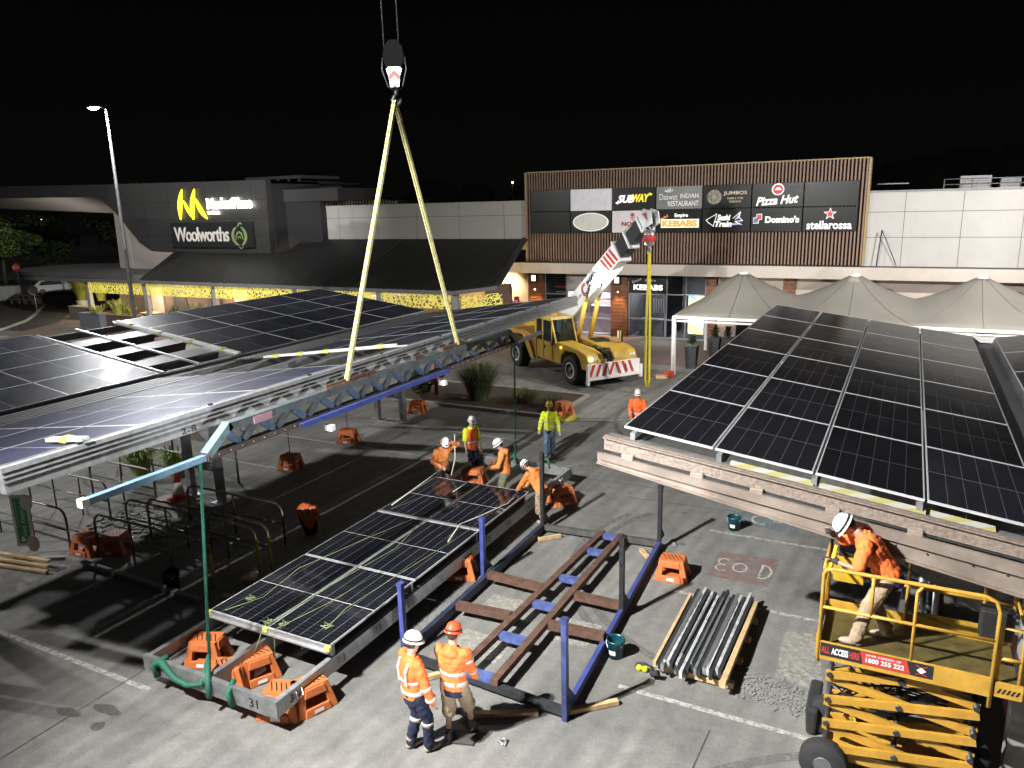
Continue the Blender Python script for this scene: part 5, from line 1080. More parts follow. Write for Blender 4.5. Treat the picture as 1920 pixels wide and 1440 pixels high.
txt('WARNER', (-42.4, 38.2, 7.42), 1.2, .22, mat('glowing small letters', (.9, .9, .9), .5, emit=3, ecol=(1, .98, .85)), ms, name='small_lettering', bold=.04, ext=.06)
for k in range(3): lamp('sign_glow', 'POINT', (-42.6+k*1.7, 37.9, 7.9), 9, (1, .97, .8), .3, parent=ms)
ws = thing('supermarket_sign', 'dark rectangular sign with cream lettering and a green apple-like emblem, below the glowing letters', 'sign', (-43, 38.2, 5.1))
q = MB(); q.bb((-46.8, 38.12, 5.08), (-38.9, 38.28, 6.80)); q.build('sign_board', mat('near black board', (.022, .023, .022), .4), ws)
M_wl = mat('cream sign letters', (.62, .58, .50), .5, emit=.22)
txt('Woolworths', (-43.75, 38.118, 5.98), 5.3, .98, M_wl, ws, name='lettering', bold=.012, ext=.05, space=.9)
M_ag = mat('sage green emblem', (.22, .28, .12), .5, emit=.12)
def arc(c, rx, rz, a0, a1, w_, m, y=38.115, par=None, n=22):
    q = MB(); o_ = []; i_ = []
    for k in range(n+1):
        a = a0+(a1-a0)*k/n; tt = w_*sin(pi*min(1, max(0, (k+.6)/(n+1.2))))**.5; o_.append((c[0]+rx*cos(a), y, c[1]+rz*sin(a))); i_.append((c[0]+(rx-tt)*cos(a), y, c[1]+(rz-tt)*sin(a)))
    q.prism(o_+i_[::-1], (0, -.03, 0)); q.build('emblem', m, par)
ce = (-40.15, 5.85); arc(ce, .72, .66, 1.9, 4.55, .24, M_ag, par=ws); arc(ce, .72, .66, -1.35, 1.25, .24, M_ag, par=ws); arc((-40.15, 5.75), .34, .42, -.3, 3.5, .13, M_ag, par=ws); arc((-40.15, 5.65), .14, .22, 0, 3.1, .07, M_ag, par=ws); arc((-40.0, 6.5), .22, .25, .5, 3.3, .12, M_ag, par=ws); arc((-40.05, 5.2), .2, .2, 3.4, 6, .07, M_ag, par=ws)
# rooftop plant far behind
q = MB(); q.bb((-62, 60, 9.6), (-54, 66, 10.2)); q.bb((-61.6, 60, 10.5), (-54.2, 66, 10.8))
for k in range(6): q.bb((-61.5+k*1.4, 60.05, 10.2), (-61.3+k*1.4, 60.2, 10.5))
tag(q.build('rooftop_plant', M_galv2), 'pale rooftop plant unit showing above the sign tower', 'roof plant')
# ---------------------------------------------------------------- pick and carry crane
ck = thing('mobile_crane', 'yellow pick-and-carry crane with a white and black boom and striped red and white bumper', 'crane', (-13.2, 31.2, 0))
ch = V((.825, -.565, 0)).normalized(); cl = V((.565, .825, 0)).normalized(); CO = V((-11.6, 30.1, 0))
def K(s, t, z): return CO+ch*s+cl*t+V((0, 0, z))
def kbox(q, s0, s1, t0, t1, z0, z1, mi=0): return q.hexa([K(s0, t0, z0), K(s1, t0, z0), K(s1, t1, z0), K(s0, t1, z0), K(s0, t0, z1), K(s1, t0, z1), K(s1, t1, z1), K(s0, t1, z1)], mi)
M_cy = mat('crane yellow', (.52, .33, .04), .38, 0, .14, 2, dirt=.55, dcol=(.35, .22, .03))
for s, nm in ((0, 'front'), (-4.7, 'rear')):
    for sg in (-1, 1):
        t0 = sg*1.02
        q = MB(); q.lathe(K(s, t0+.28*sg, .62), [(.30, -.56*1.), (.55, -.56), (.62, -.5), (.62, -.06), (.56, 0), (.33, 0), (.33, -.12)], 32, cl*sg, cap=False); w_ = q.build('wheel', M_rubber, ck)
        q = MB(); q.lathe(K(s, t0+.28*sg, .62), [(.34, -.02), (.30, -.02), (.28, -.10), (.12, -.12), (.10, -.02), (.001, -.02)], 24, cl*sg, cap=False); q.build('rim', mat('rusty brown hub', (.12, .09, .08), .6, .3, .3, 8), w_)
        q = MB(); q.lathe(K(s, t0+.28*sg, .62), [(.345, .0), (.30, .015), (.30, -.02), (.345, -.02)], 28, cl*sg, cap=False); q.build('rim_ring', M_white, w_)
q = MB(); kbox(q, -5.6, -1.2, -.55, .55, .55, 1.05); kbox(q, -1.3, 1.25, -.6, .6, .5, 1.0); q.build('chassis', M_dark, ck)
# front body: fenders and sloping bonnet with central recess
def sideprof(q, prof, t0, t1): q.prism([K(s, t0, z) for s, z in prof], cl*(t1-t0))
fend = [(-1.35, .75), (-.8, .75), (-.74, 1.15), (-.4, 1.4), (.4, 1.4), (.72, 1.15), (.85, .8), (1.2, .8), (1.3, 1.15), (1.15, 1.45), (.6, 1.58), (-1.2, 1.68), (-1.35, 1.6)]
q = MB(); sideprof(q, fend, -1.25, -.45); q.build('fender', M_cy, ck, bevel=.03)
q = MB(); sideprof(q, [(a, b_+.02) for a, b_ in fend], .05, 1.25); q.build('fender', M_cy, ck, bevel=.05)
q = MB(); sideprof(q, [(-1.3, .9), (1.1, .9), (1.1, 1.15), (-1.3, 1.35)], -.45, .05); q.build('engine_well', M_black, ck)
q = MB()
for k in range(16):
    a = R.uniform(-.9, .9); b_ = R.uniform(-.5, .1); q.tube([K(a, b_, 1.3), K(a+.2, b_+R.uniform(-.2, .2), 1.55), K(a+.5, b_+R.uniform(-.2, .3), 1.5), K(a+.6, b_, 1.2)], .03, 6)
q.build('hoses', M_black, ck)
q = MB(); q.prism([K(-.9, .25, 1.70), K(-.2, .2, 1.66), K(-.1, .9, 1.66), K(-.8, 1.0, 1.70)], (0, 0, .01)); q.tube([K(-.9, .3, 1.72), K(-.2, .9, 1.72)], .015, 5); q.tube([K(-.3, .2, 1.7), K(.5, .95, 1.66)], .015, 5); q.build('bonnet_details', M_dark, ck)
q = MB(); q.tube([K(.45, 1.0, 1.55), K(.45, 1.0, 2.15)], .03, 8); q.build('mirror_post', M_cy, ck)
for sg in (-1, 1):
    for k in range(2):
        q = MB(); c = K(1.27, sg*(.92+.16*k)-(.1 if sg < 0 else -.1)*0, 1.27); q.lathe(c, [(.075, 0), (.08, .03), (.001, .04)], 14, ch); q.build('headlight', mat('headlight lens', (.8, .8, .75), .2, emit=1.2 if (sg < 0 and k == 1) else .1, ecol=(1, .9, .75)) if False else (mat('lit headlight', (.9, .8, .6), .2, emit=12, ecol=(1, .85, .6)) if (sg < 0 and k == 1) else mat('headlight lens', (.7, .7, .68), .2)), ck)
q = MB(); kbox(q, -.75, -.7, -1.29, -1.25, 1.45, 1.53); q.build('indicator', mat('amber lamp', (.9, .3, .03), .3, emit=14, ecol=(1, .35, .03)), ck)
q = MB(); kbox(q, 1.28, 1.33, -.78, -.35, 1.1, 1.22); q.build('number_plate', mat('plate', (.6, .45, .15), .5), ck)
# bumper with chevrons
q = MB(); kbox(q, 1.26, 1.40, -1.3, 1.3, .52, 1.08); q.build('bumper', M_white, ck)
q = MB()
for k in range(8):
    t = -1.28+k*.325; sg = 1 if k < 4 else -1; tt = t+(.0 if k < 4 else .2)
    a = [K(1.402, tt, .56), K(1.402, tt+.14, .56), K(1.402, tt+.14+.2*sg, 1.06), K(1.402, tt+.2*sg, 1.06)]
    if all(-1.31 < (p-CO).dot(cl) < 1.31 for p in a): q.prism(a, ch*.006)
q.build('red_stripes', mat('red stripe', (.45, .04, .04), .45), ck)
q = MB(); q.beam(K(1.45, -1.3, .50), K(1.45, 1.3, .50), .12, .12); kbox(q, 1.36, 1.5, -1.38, -1.28, .25, .72); kbox(q, 1.36, 1.5, 1.28, 1.38, .3, .85); q.build('towing_beam', M_white, ck)
q = MB()
for t in (-.35, .1, .55): q.tube([K(1.43, t, .95), K(1.47, t, .8), K(1.47, t+.05, .68), K(1.44, t+.1, .66)], .02, 6)
q.build('tow_hooks', M_dark, ck)
# cab
cabp = [(-2.85, .8), (-1.3, .8), (-1.05, 1.6), (-1.45, 2.62), (-2.85, 2.66)]
q = MB()
for t in (-1.27, -.22):   # side frames as bars so that the glass shows
    for a, b_ in ((0, 3), ):
        pass
    def bar(p0, p1, w_=.09): q.beam(K(p0[0], t, p0[1]), K(p1[0], t, p1[1]), .05, w_, upv=tuple(cl.cross((K(p1[0], 0, p1[1])-K(p0[0], 0, p0[1])).normalized())))
    bar((-2.82, .8), (-2.82, 2.62)); bar((-2.2, .85), (-2.2, 2.62), .07); bar((-1.42, .85), (-1.42, 2.58), .07); bar((-1.08, 1.55), (-1.47, 2.6), .08)
    bar((-2.85, 2.6), (-1.45, 2.58), .1)
q.build('cab_frame', M_cy, ck)
q = MB(); sideprof(q, [(-2.8, .8), (-1.32, .75), (-1.06, 1.58), (-2.8, 1.62)], -1.26, -.2); q.build('cab_lower', M_cy, ck, bevel=.02)
q = MB(); q.prism([K(-2.12, -1.275, .85), K(-1.5, -1.275, .85), K(-1.5, -1.275, 1.5), K(-2.12, -1.275, 1.5)], -cl*.012); d_ = q.build('door', M_cy, ck, bevel=.006)
q = MB(); q.prism([K(-2.05, -1.29, 1.42), K(-1.98, -1.29, 1.42), K(-1.98, -1.29, 1.3), K(-2.05, -1.29, 1.3)], -cl*.03); q.build('handle', M_black, d_)
q = MB(); q.prism([K(-2.82, -1.25, 1.6), K(-1.1, -1.25, 1.6), K(-1.47, -1.25, 2.57), K(-2.82, -1.25, 2.57)], cl*.01); q.build('side_window', M_cabglass, ck)
q = MB(); q.prism([K(-1.08, -1.2, 1.64), K(-1.08, -.28, 1.64), K(-1.45, -.28, 2.56), K(-1.45, -1.2, 2.56)], ch*.01); q.build('windscreen', M_cabglass, ck)
q = MB(); sideprof(q, [(-2.9, 2.6), (-1.42, 2.58), (-1.5, 2.68), (-2.85, 2.72)], -1.3, -.18); q.build('cab_roof', mat('dusty roof', (.42, .33, .13), .7, 0, .2, 5), ck, bevel=.02)
q = MB(); kbox(q, -2.78, -2.7, -1.2, -.25, .9, 2.55); q.build('cab_back', M_black, ck)
q = MB(); kbox(q, -2.5, -2.1, -1.0, -.5, 1.2, 1.9); q.build('seat', M_black, ck)
q = MB(); kbox(q, -1.3, -1.25, -1.42, -1.3, 1.5, 1.75); q.build('mirror', M_black, ck)
# rear body
q = MB(); sideprof(q, [(-3.35, .62), (-3.0, .62), (-3.6, 1.6), (-4.1, 1.75), (-4.0, 1.5)], -1.28, -1.15); q.build('rear_panel', M_cy, ck, bevel=.01)
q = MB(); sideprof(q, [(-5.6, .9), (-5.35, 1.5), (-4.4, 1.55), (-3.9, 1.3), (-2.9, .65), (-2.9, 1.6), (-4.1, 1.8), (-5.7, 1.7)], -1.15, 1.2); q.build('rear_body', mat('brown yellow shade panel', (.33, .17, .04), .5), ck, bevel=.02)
q = MB(); sideprof(q, [(-5.8, .9), (-5.6, .9), (-5.55, 1.9), (-5.8, 1.9)], -1.0, 1.0); q.build('counterweight', M_cy, ck, bevel=.03)
# boom
def boom(s0, s1, w_, h_, m, name, t=.28):
    a = K(s0, t, 1.25+.766*(s0+4.2)); b_ = K(s1, t, 1.25+.766*(s1+4.2)); q = MB(); u_ = (b_-a).normalized(); n_2 = cl.cross(u_) if cl.cross(u_).z > 0 else u_.cross(cl)
    q.beam(a, b_, w_, h_, upv=tuple(n_2)); return q.build(name, m, ck, bevel=.02), a, b_, u_, n_2
M_bw = mat('white boom paint', (.70, .71, .71), .4, 0, .04, 2, dirt=.2, dcol=(.4, .4, .4)); M_bb = mat('black boom section', (.02, .021, .022), .4, 0, .1, 4)
o, A, B, U, N = boom(-4.2, 1.45, .50, .82, M_bw, 'boom_base')
boom(1.4, 2.0, .42, .70, M_bb, 'boom_section'); boom(2.0, 2.8, .36, .58, M_bb, 'boom_section'); boom(1.38, 1.47, .59, .95, M_bw, 'collar'); boom(2.0, 2.08, .50, .80, M_bw, 'collar'); boom(2.76, 2.84, .44, .68, M_bw, 'collar')
T = K(3.2, .28, 1.25+.766*7.4)
q = MB()
for dt in (-.2, .16): q.prism([T+U*(-.38)+N*.28+cl*dt, T+U*(.05)+N*.34+cl*dt, T+U*.34+N*.0+cl*dt, T+U*.15-N*.42+cl*dt, T-U*.38-N*.3+cl*dt], cl*.05)
q.build('boom_head', M_bw, ck, bevel=.01)
q = MB(); q.prism([T+U*(-.1)+N*.2-cl*.212, T+U*.12+N*.1-cl*.212, T+U*.02-N*.2-cl*.212], -cl*.006); q.build('red_triangle', M_red, ck)
q = MB(); q.lathe(T+V((0, 0, -.15))-cl*.1, [(.05, 0), (.22, 0), (.18, .05), (.22, .1), (.05, .1)], 20, cl); q.build('sheave', M_dark, ck)
def on_boom(s_along, off, dn=0): return A+U*s_along+N*off-cl*(.254+dn)
LB = (B-A).length
q = MB()
for k in range(4): q.prism([on_boom(LB-.95+k*.24, -.34), on_boom(LB-.82+k*.24, -.34), on_boom(LB-1.05+k*.24, .34), on_boom(LB-1.18+k*.24, .34)], -cl*.004)
q.build('red_stripes', M_red, ck)
M_navy = mat('dark boom letters', (.03, .025, .035), .5)
txt("MANN'S", on_boom(LB-2.0, .15), 1.15, .25, M_navy, ck, tuple(U), tuple(N), 'lettering', .003, .02, lift=.002); txt('LOGAN', on_boom(LB-2.15, -.16), 1.0, .24, M_navy, ck, tuple(U), tuple(N), 'lettering', .003, .02, lift=.002); txt('0411 504 504', on_boom(LB-3.65, -.02), .9, .13, M_navy, ck, tuple(U), tuple(N), 'lettering', .003, lift=.002)
q = MB(); c = on_boom(LB-2.82, 0); n = 20
q.prism([c+U*(.30*cos(a))+N*(.30*sin(a)) for a in [.8+k*(4.7/n) for k in range(n+1)]]+[c+U*(.22*cos(a))+N*(.22*sin(a)) for a in [5.5-k*(4.7/n) for k in range(n+1)]], -cl*.004); q.build('round_logo', M_red, ck)
q = MB(); q.prism([c-cl*.002+U*(.20*cos(a))+N*(.20*sin(a)) for a in [.8+k*(4.7/n) for k in range(n+1)]]+[c-cl*.002+U*(.15*cos(a))+N*(.15*sin(a)) for a in [5.5-k*(4.7/n) for k in range(n+1)]], -cl*.004); q.build('logo_inner', M_navy, ck)
for t in (-.05, .6):
    q = MB(); q.tube([K(-1.35, t, 1.35), K(-.65, t, 3.35)], .10, 12); q.build('lift_cylinder', M_cy, ck)
    q = MB(); q.tube([K(-.65, t, 3.3), K(-.1, t, 4.55)], .05, 12); q.build('piston_rod', mat('chrome', (.55, .55, .56), .12, 1), ck)
q = MB(); q.box(on_boom(LB-1.8, -.45), (.16, .16, .12)); q.build('work_lamp_housing', M_black, ck)
q = MB(); q.ell(on_boom(LB-1.8, -.42, .06), (.085, .085, .07), 12, 8); q.build('work_lamp_lens', mat('work lamp', (1, 1, 1), .3, emit=55, ecol=(1, .96, .85)), ck)
lamp('work_lamp', 'POINT', on_boom(LB-1.8, -.42, .30), 160, (1, .95, .85), .05, parent=ck)
lamp('work_lamp', 'SPOT', on_boom(LB-1.0, -.5, .1), 1500, (1, .93, .85), .06, (-9, 40.5, 5), 120, .6, parent=ck)
q = MB()
for dt in (.3, -.02): q.tube([A-cl*dt*0+N*.47+cl*(dt-.1), B+N*.47+cl*(dt-.1), T+N*.3+cl*(dt-.1)], .012, 5)
q.tube([K(-2.9, -1.0, 1.6), K(-3.1, -.9, 2.3), K(-3.4, -.3, 2.4), K(-3.6, .1, 1.9)], .03, 6); q.tube([K(-2.9, -.8, 1.6), K(-3.2, -.7, 2.1), K(-3.5, -.3, 2.2), K(-3.7, 0, 1.8)], .025, 6); q.build('cables', M_black, ck)
q = MB()
for s_ in (-.95, -.5, .1, .7): q.prism([K(s_, -1.262, 1.1 if s_ > -.7 and s_ < .6 else .9), K(s_+.012, -1.262, .9), K(s_+.012, -1.262, 1.5), K(s_, -1.262, 1.5)], -cl*.002)
q.build('panel_gaps', M_black, ck)
q = MB(); kbox(q, -2.2, -1.9, -1.0, -.7, 2.7, 2.82); q.build('beacon', mat('amber beacon', (.5, .2, .02), .3), ck)
# second hook block and yellow sling
h2 = thing('hook_block', 'silver and red hook block under the crane boom head', 'crane hook', tuple(T-V((0, 0, 1.4)))); c = T+V((0, 0, -.78))
q = MB(); q.lathe(c, [(.10, .30), (.21, .25), (.23, 0), (.18, -.25), (.08, -.32)], 18); q.build('block_body', M_alu, h2)
q = MB(); q.lathe(c, [(.235, .12), (.242, .05), (.242, -.10), (.23, -.14)], 18, cap=False); q.build('red_band', M_red, h2)
q = MB(); q.tube([c+V((0, 0, -.3)), c+V((.06, 0, -.42)), c+V((.05, 0, -.55)), c+V((-.05, 0, -.58)), c+V((-.08, 0, -.5))], .035, 8); q.build('hook', M_galv, h2)
q = MB(); q.tube([T+V((-.08, 0, -.2)), c+V((-.08, 0, .2))], .012, 6); q.tube([T+V((.08, 0, -.2)), c+V((.08, 0, .2))], .012, 6); q.build('hoist_rope', M_dark, h2)
q = MB(); top = c+V((0, 0, -.52)); bot = V((c.x, c.y, .35))
q.tube([top, top.lerp(bot, .5)-sd*.07, bot+V((0, 0, .3))-sd*.08, bot-sd*.03, bot+sd*.05, bot+V((0, 0, .3))+sd*.08, top.lerp(bot, .5)+sd*.07, top+sd*.02], .045, 8)
tag(q.build('lifting_sling', M_ysling), 'bright yellow looped sling hanging from the crane boom hook', 'lifting sling', 'lifting slings')

# ---------------------------------------------------------------- scissor lift
sl = thing('scissor_lift', 'yellow scissor lift with a railed platform and a red and black banner', 'scissor lift', (.4, 9.9, 0))
PX0, PX1, PYa, PYb, PZf = -.60, 1.25, 9.35, 10.35, 2.0
M_floor = mat('worn platform floor', (.085, .065, .02), .6, .1, .4, 6, dirt=.6, dcol=(.06, .045, .02))
q = MB(); q.bb((PX0, PYa, PZf-.05), (1.52, PYb, PZf)); q.build('platform_floor', M_floor, sl)
q = MB(); q.bb((PX0-.02, PYa-.02, PZf-.16), (PX1, PYa, PZf+.09)); q.bb((PX0-.02, PYb, PZf-.1), (1.52, PYb+.02, PZf+.15)); q.bb((PX0-.04, PYa, PZf-.1), (PX0-.02, PYb, PZf+.15)); q.build('toe_board', M_yel, sl)
def rail(pts, r_=.021, m=M_yel, nm='guard_rail'): q = MB(); q.tube(pts, r_, 10); return q.build(nm, m, sl)
zt_, zm = 3.07, 2.55
rail([(PX0, PYa, PZf-.2), (PX0, PYa, zt_-.07), (PX0+.03, PYa, zt_-.02), (PX0+.1, PYa, zt_), (PX1-.16, PYa, zt_), (PX1-.05, PYa, zt_-.04), (PX1, PYa, zt_-.16), (PX1, PYa, PZf-.3)], .024)
rail([(PX0, PYa, zm), (PX1, PYa, zm)]); rail([(PX0, PYa, 2.9), (PX0, PYb, 2.9)])
rail([(-.02, PYa, PZf), (-.02, PYa, zt_)]) if False else rail([(-.05, PYa, zm), (-.05, PYa, zt_)]); rail([(.42, PYa, PZf), (.42, PYa, zt_-.1), (.47, PYa, zt_-.02)])
rail([(PX0, PYb, PZf), (PX0, PYb, zt_-.05), (PX0+.06, PYb, zt_), (1.45, PYb, zt_), (1.52, PYb, zt_-.08), (1.52, PYb, PZf)]); rail([(PX0, PYb, zm), (1.52, PYb, zm)]); rail([(PX0, PYa, zt_-.02), (PX0, PYb, zt_-.02)]); rail([(PX0, PYa, zm), (PX0, PYb, zm)])
rail([(.35, PYb, PZf), (.35, PYb, zt_)]); rail([(1.2, PYb, PZf), (1.2, PYb, zt_)])
rail([(1.3, PYa+.05, PZf), (1.3, PYa+.05, zm+.15), (1.5, PYa+.05, zm+.15), (1.52, PYa+.05, zm+.05), (1.52, PYa+.05, PZf-.1)]); rail([(1.3, PYa+.05, 2.32), (1.52, PYa+.05, 2.32)]); rail([(1.52, PYa+.05, 2.7), (1.52, PYb, 2.7)])
q = MB(); q.bb((1.29, PYa-.01, PZf-.14), (1.56, PYa+.03, PZf+.04)); q.build('gate_plate', M_yel, sl)
q = MB(); 
for k in range(5): q.prism([(1.31+k*.045, PYa-.014, PZf-.085), (1.33+k*.045, PYa-.014, PZf-.085), (1.355+k*.045, PYa-.014, PZf-.025), (1.335+k*.045, PYa-.014, PZf-.025)], (0, -.002, 0))
q.build('hazard_stripes', M_black, sl)
q = MB(); q.bb((1.08, PYa+.1, 2.5), (1.42, PYa+.3, 2.85)); q.build('control_box', M_black, sl, bevel=.02)
q = MB(); q.bb((-.50, PYb-.04, 2.66), (.0, PYb-.02, 3.02)); q.build('dark_screen', M_black, sl)
q = MB(); q.bb((PX0+.05, PYb-.12, 2.5), (PX0+.42, PYb-.09, 2.85)); q.build('document_box', mat('yellow plastic sheet', (.40, .26, .02), .5, 0, .2, 6), sl)
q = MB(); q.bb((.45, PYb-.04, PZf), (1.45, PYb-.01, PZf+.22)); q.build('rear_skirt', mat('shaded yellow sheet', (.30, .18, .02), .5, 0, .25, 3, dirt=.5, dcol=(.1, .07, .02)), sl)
M_bred = mat('banner red', (.42, .035, .03), .4)
q = MB(); q.prism([(-.58, PYa-.024, 2.075), (.66, PYa-.024, 2.075), (.66, PYa-.024, 1.90), (-.58, PYa-.024, 1.90)], (0, -.003, 0)); q.build('banner', M_black, sl)
q = MB(); q.prism([(-.13, PYa-.028, 2.07), (.38, PYa-.028, 2.07), (.43, PYa-.028, 1.905), (-.09, PYa-.028, 1.905)], (0, -.002, 0)); q.build('banner_red_field', M_bred, sl)
txt('ALL', (-.52, PYa-.027, 1.985), .10, .09, M_bred, sl, name='lettering', ext=.001, bold=.03, lift=.001); txt('ACCESS', (-.355, PYa-.027, 1.985), .19, .09, M_wtxt, sl, name='lettering', ext=.001, bold=.03, lift=.001); txt('HIRE', (-.19, PYa-.027, 1.985), .12, .09, M_bred, sl, name='lettering', ext=.001, bold=.03, lift=.001)
txt('EWP HIRE - SCAFFOLDING - HIRE', (.13, PYa-.03, 2.035), .38, .028, M_wtxt, sl, name='small_lettering', ext=.001, lift=.001); txt('1800 255 222', (.15, PYa-.03, 1.97), .42, .062, M_wtxt, sl, name='phone_number', ext=.001, bold=.02, lift=.001)
q = MB(); c = V((.54, PYa-.028, 1.985)); q.prism([c+V((-.05, 0, 0)), c+V((0, 0, -.04)), c+V((.05, 0, 0)), c+V((0, 0, .04))], (0, -.002, 0)); q.build('diamond', M_wtxt, sl)
for d_ in (.055, -.055): 
    q = MB(); q.prism([c+V((-.06, 0, d_)), c+V((0, 0, d_*.6)), c+V((.06, 0, d_)), c+V((.06, 0, d_*1.2)), c+V((0, 0, d_*.8)), c+V((-.06, 0, d_*1.2))], (0, -.002, 0)); q.build('diamond_edge', M_bred, sl)
# scissor stack
M_sc = mat('scissor arm yellow', (.42, .23, .03), .45, 0, .2, 4, dirt=.55, dcol=(.3, .15, .02))
lv = [.42, .78, 1.13, 1.49, 1.85]
for k in range(4):
    z0, z1 = lv[k], lv[k+1]; zc = (z0+z1)/2
    for y, off in ((9.52, 0), (10.2, 0)):
        q = MB(); q.beam((-.5, y, z0+.04), (1.2, y, z1-.04), .05, .10); q.build('scissor_arm', M_sc, sl)
        q = MB(); q.beam((-.5, y+.07, z1-.03), (1.2, y+.07, z0+.03), .05, .10); q.build('scissor_arm', M_sc, sl)
    for xx in (-.46, .35, 1.16):
        q = MB(); q.tube([(xx, 9.47, zc if xx == .35 else z0+.06), (xx, 10.3, zc if xx == .35 else z0+.06)], .035, 10); q.build('pivot_pin', M_dark, sl)
q = MB()
for k in range(12): q.tube([(-.45, 9.6+R.uniform(0, .5), .9+R.uniform(0, .8)), (-.2+R.uniform(0, .3), 9.7+R.uniform(0, .3), .8+R.uniform(0, .8)), (.3, 9.8, .9+R.uniform(0, .6)), (.9, 9.9, 1.0+R.uniform(0, .5))], .012, 5)
q.build('hoses', M_black, sl)
q = MB(); q.beam((-.1, 9.85, .75), (.8, 9.85, 1.4), .1, .1); q.build('lift_ram', M_dark, sl)
txt('32', (-.15, 9.49, .985), .09, .06, M_ysling, sl, xd=(1, 0, .12), ud=(-.12, 0, 1), name='unit_number', ext=.002)
q = MB(); q.bb((-.5, 9.62, .25), (1.25, 10.25, .42)); q.build('base_chassis', M_yel, sl, bevel=.02)
for x in (-.45, 1.2):
    for y, sg in ((9.45, -1), (10.45, 1)):
        q = MB(); q.lathe((x, y, .3), [(.1, -.1), (.28, -.1), (.30, -.07), (.30, .07), (.28, .1), (.1, .1)], 24, (0, 1, 0)); w_ = q.build('wheel', M_rubber, sl); q = MB(); q.lathe((x, y+.1*sg, .3), [(.12, 0), (.11, .01*sg)], 16, (0, 1, 0)); q.build('hub', M_galv2, w_)
q = MB(); q.loft([[(-.75, 10.3, .0), (-.62, 10.3, .0), (-.62, 11.0, .0), (-.75, 11.0, 0)], [(-.78, 10.25, .45), (-.6, 10.25, .45), (-.6, 11.05, .45), (-.78, 11.05, .45)]], smooth=False); q.build('outrigger_cover', M_rubber, sl, bevel=.04)
# tubes leaning behind the platform
for k, (x, m) in enumerate(((.55, M_alu), (.66, M_dark), (.74, M_alu))):
    q = MB(); q.tube([(x, 11.4, 1.0), (x+.05, 12.4, 2.6)], .055, 12); tag(q.build('steel_tube', m), ['silver tube leaning behind the platform, left of three', 'dark tube leaning between two silver ones behind the platform', 'silver tube leaning behind the platform, right of three'][k], 'tube', 'tubes leaning behind the lift')
sr = thing('tube_rack', 'dark trestle holding the leaning tubes behind the scissor lift', 'trestle', (.6, 12, 0))
for dx in (-.35, .35):
    q = MB(); q.beam((.6+dx, 11.6, 0), (.6+dx*.6, 12.0, 1.95), .07, .07); q.beam((.6+dx, 12.4, 0), (.6+dx*.6, 12.0, 1.95), .07, .07); q.build('trestle_leg', M_dark, sr)
q = MB(); q.beam((.2, 12, 1.95), (1.0, 12, 1.95), .08, .08); q.beam((.25, 11.7, .9), (.95, 11.7, .9), .06, .06); q.build('trestle_bar', M_dark, sr)
# red machine at the right edge
rm_ = thing('red_machine', 'red and dark machine with hoses beside the grey column at the right edge', 'machine', (2.1, 11.3, 0))
q = MB(); q.bb((1.75, 11.1, .2), (2.6, 12.0, 1.5)); q.build('housing', mat('maroon housing', (.14, .02, .02), .5), rm_, bevel=.05)
q = MB(); q.bb((1.8, 10.95, 2.2), (2.3, 11.5, 2.75)); q.build('reel', mat('maroon reel', (.12, .02, .02), .6), rm_, bevel=.1)
q = MB()
for k in range(7): q.tube([(1.8+R.random()*.5, 11.0, 1.5), (1.7+R.random()*.5, 10.9, 2.0), (1.8+R.random()*.4, 11.0, 2.6)], .015, 5)
q.build('hoses', M_black, rm_)
q = MB(); q.bb((2.0, 10.2, .0), (2.6, 10.8, .75)); tag(q.build('red_toolbox', mat('dark red box', (.20, .02, .02), .45), bevel=.02), 'dark red box behind the grey carport column at the bottom right', 'toolbox')
street_lamp(-33.4, 1, 12.1, .8, 'car park lamp pole left of the viewpoint')
fl_ = thing('added_flood_mast', 'added small floodlight on a tripod, unseen right of the viewpoint', 'floodlight', (22, -16.2, 0))  # mast added as a body for the added flood spot
q = MB(); q.tube([(22, -16.2, .4), (22, -16.2, 2.1)], .03, 8); [q.tube([(22, -16.2, .9), (22+.6*cos(a), -16.2+.6*sin(a), 0)], .02, 6) for a in (0, 2.1, 4.2)]; q.build('tripod', M_dark, fl_)
q = MB(); q.box((22.05, -16.2, 2.2), (.4, .15, .3), .8); q.build('lamp_head', M_black, fl_)
# ---------------------------------------------------------------- people
M_skin = mat('skin', (.42, .24, .17), .6, 0, .08, 8); M_skind = mat('darker skin', (.20, .105, .07), .6, 0, .08, 8)
M_hood = mat('orange hoodie cloth', (.62, .20, .05), .9, 0, .28, 5, .5, 14); M_navy2 = mat('navy cloth', (.012, .017, .045), .9, 0, .25, 5, .5, 14)
M_khaki = mat('khaki cloth', (.27, .20, .13), .9, 0, .28, 6, .5, 14); M_grn = mat('olive cloth', (.14, .14, .09), .9, 0, .15, 6, .5, 14); M_denim = mat('faded blue denim', (.13, .19, .28), .9, 0, .2, 6, .5, 14)
M_fy = mat('fluoro yellow cloth', (.62, .68, .03), .85, 0, .1, 6, .4, 14); M_helm = mat('white helmet shell', (.75, .75, .74), .3, 0, .03); M_helmo = mat('orange helmet shell', (.75, .09, .03), .3, 0, .05); M_helmy = mat('yellow helmet shell', (.62, .42, .03), .35, 0, .05)
M_boot = mat('dusty tan boots', (.30, .24, .18), .8, 0, .2, 10); M_bootd = mat('dark boots', (.06, .05, .045), .7, 0, .2, 10); M_hair = mat('dark hair', (.03, .02, .015), .8); M_eye = mat('eye', (.02, .015, .01), .2); M_lip = mat('lips', (.25, .09, .07), .6)
M_glove = mat('grey work glove', (.30, .30, .28), .8, 0, .2, 10); M_glovek = mat('black work glove', (.03, .03, .03), .8)
TXW = bpy.data.textures.new('wrinkles', 'CLOUDS'); TXW.noise_scale = .085; TXW.noise_depth = 3
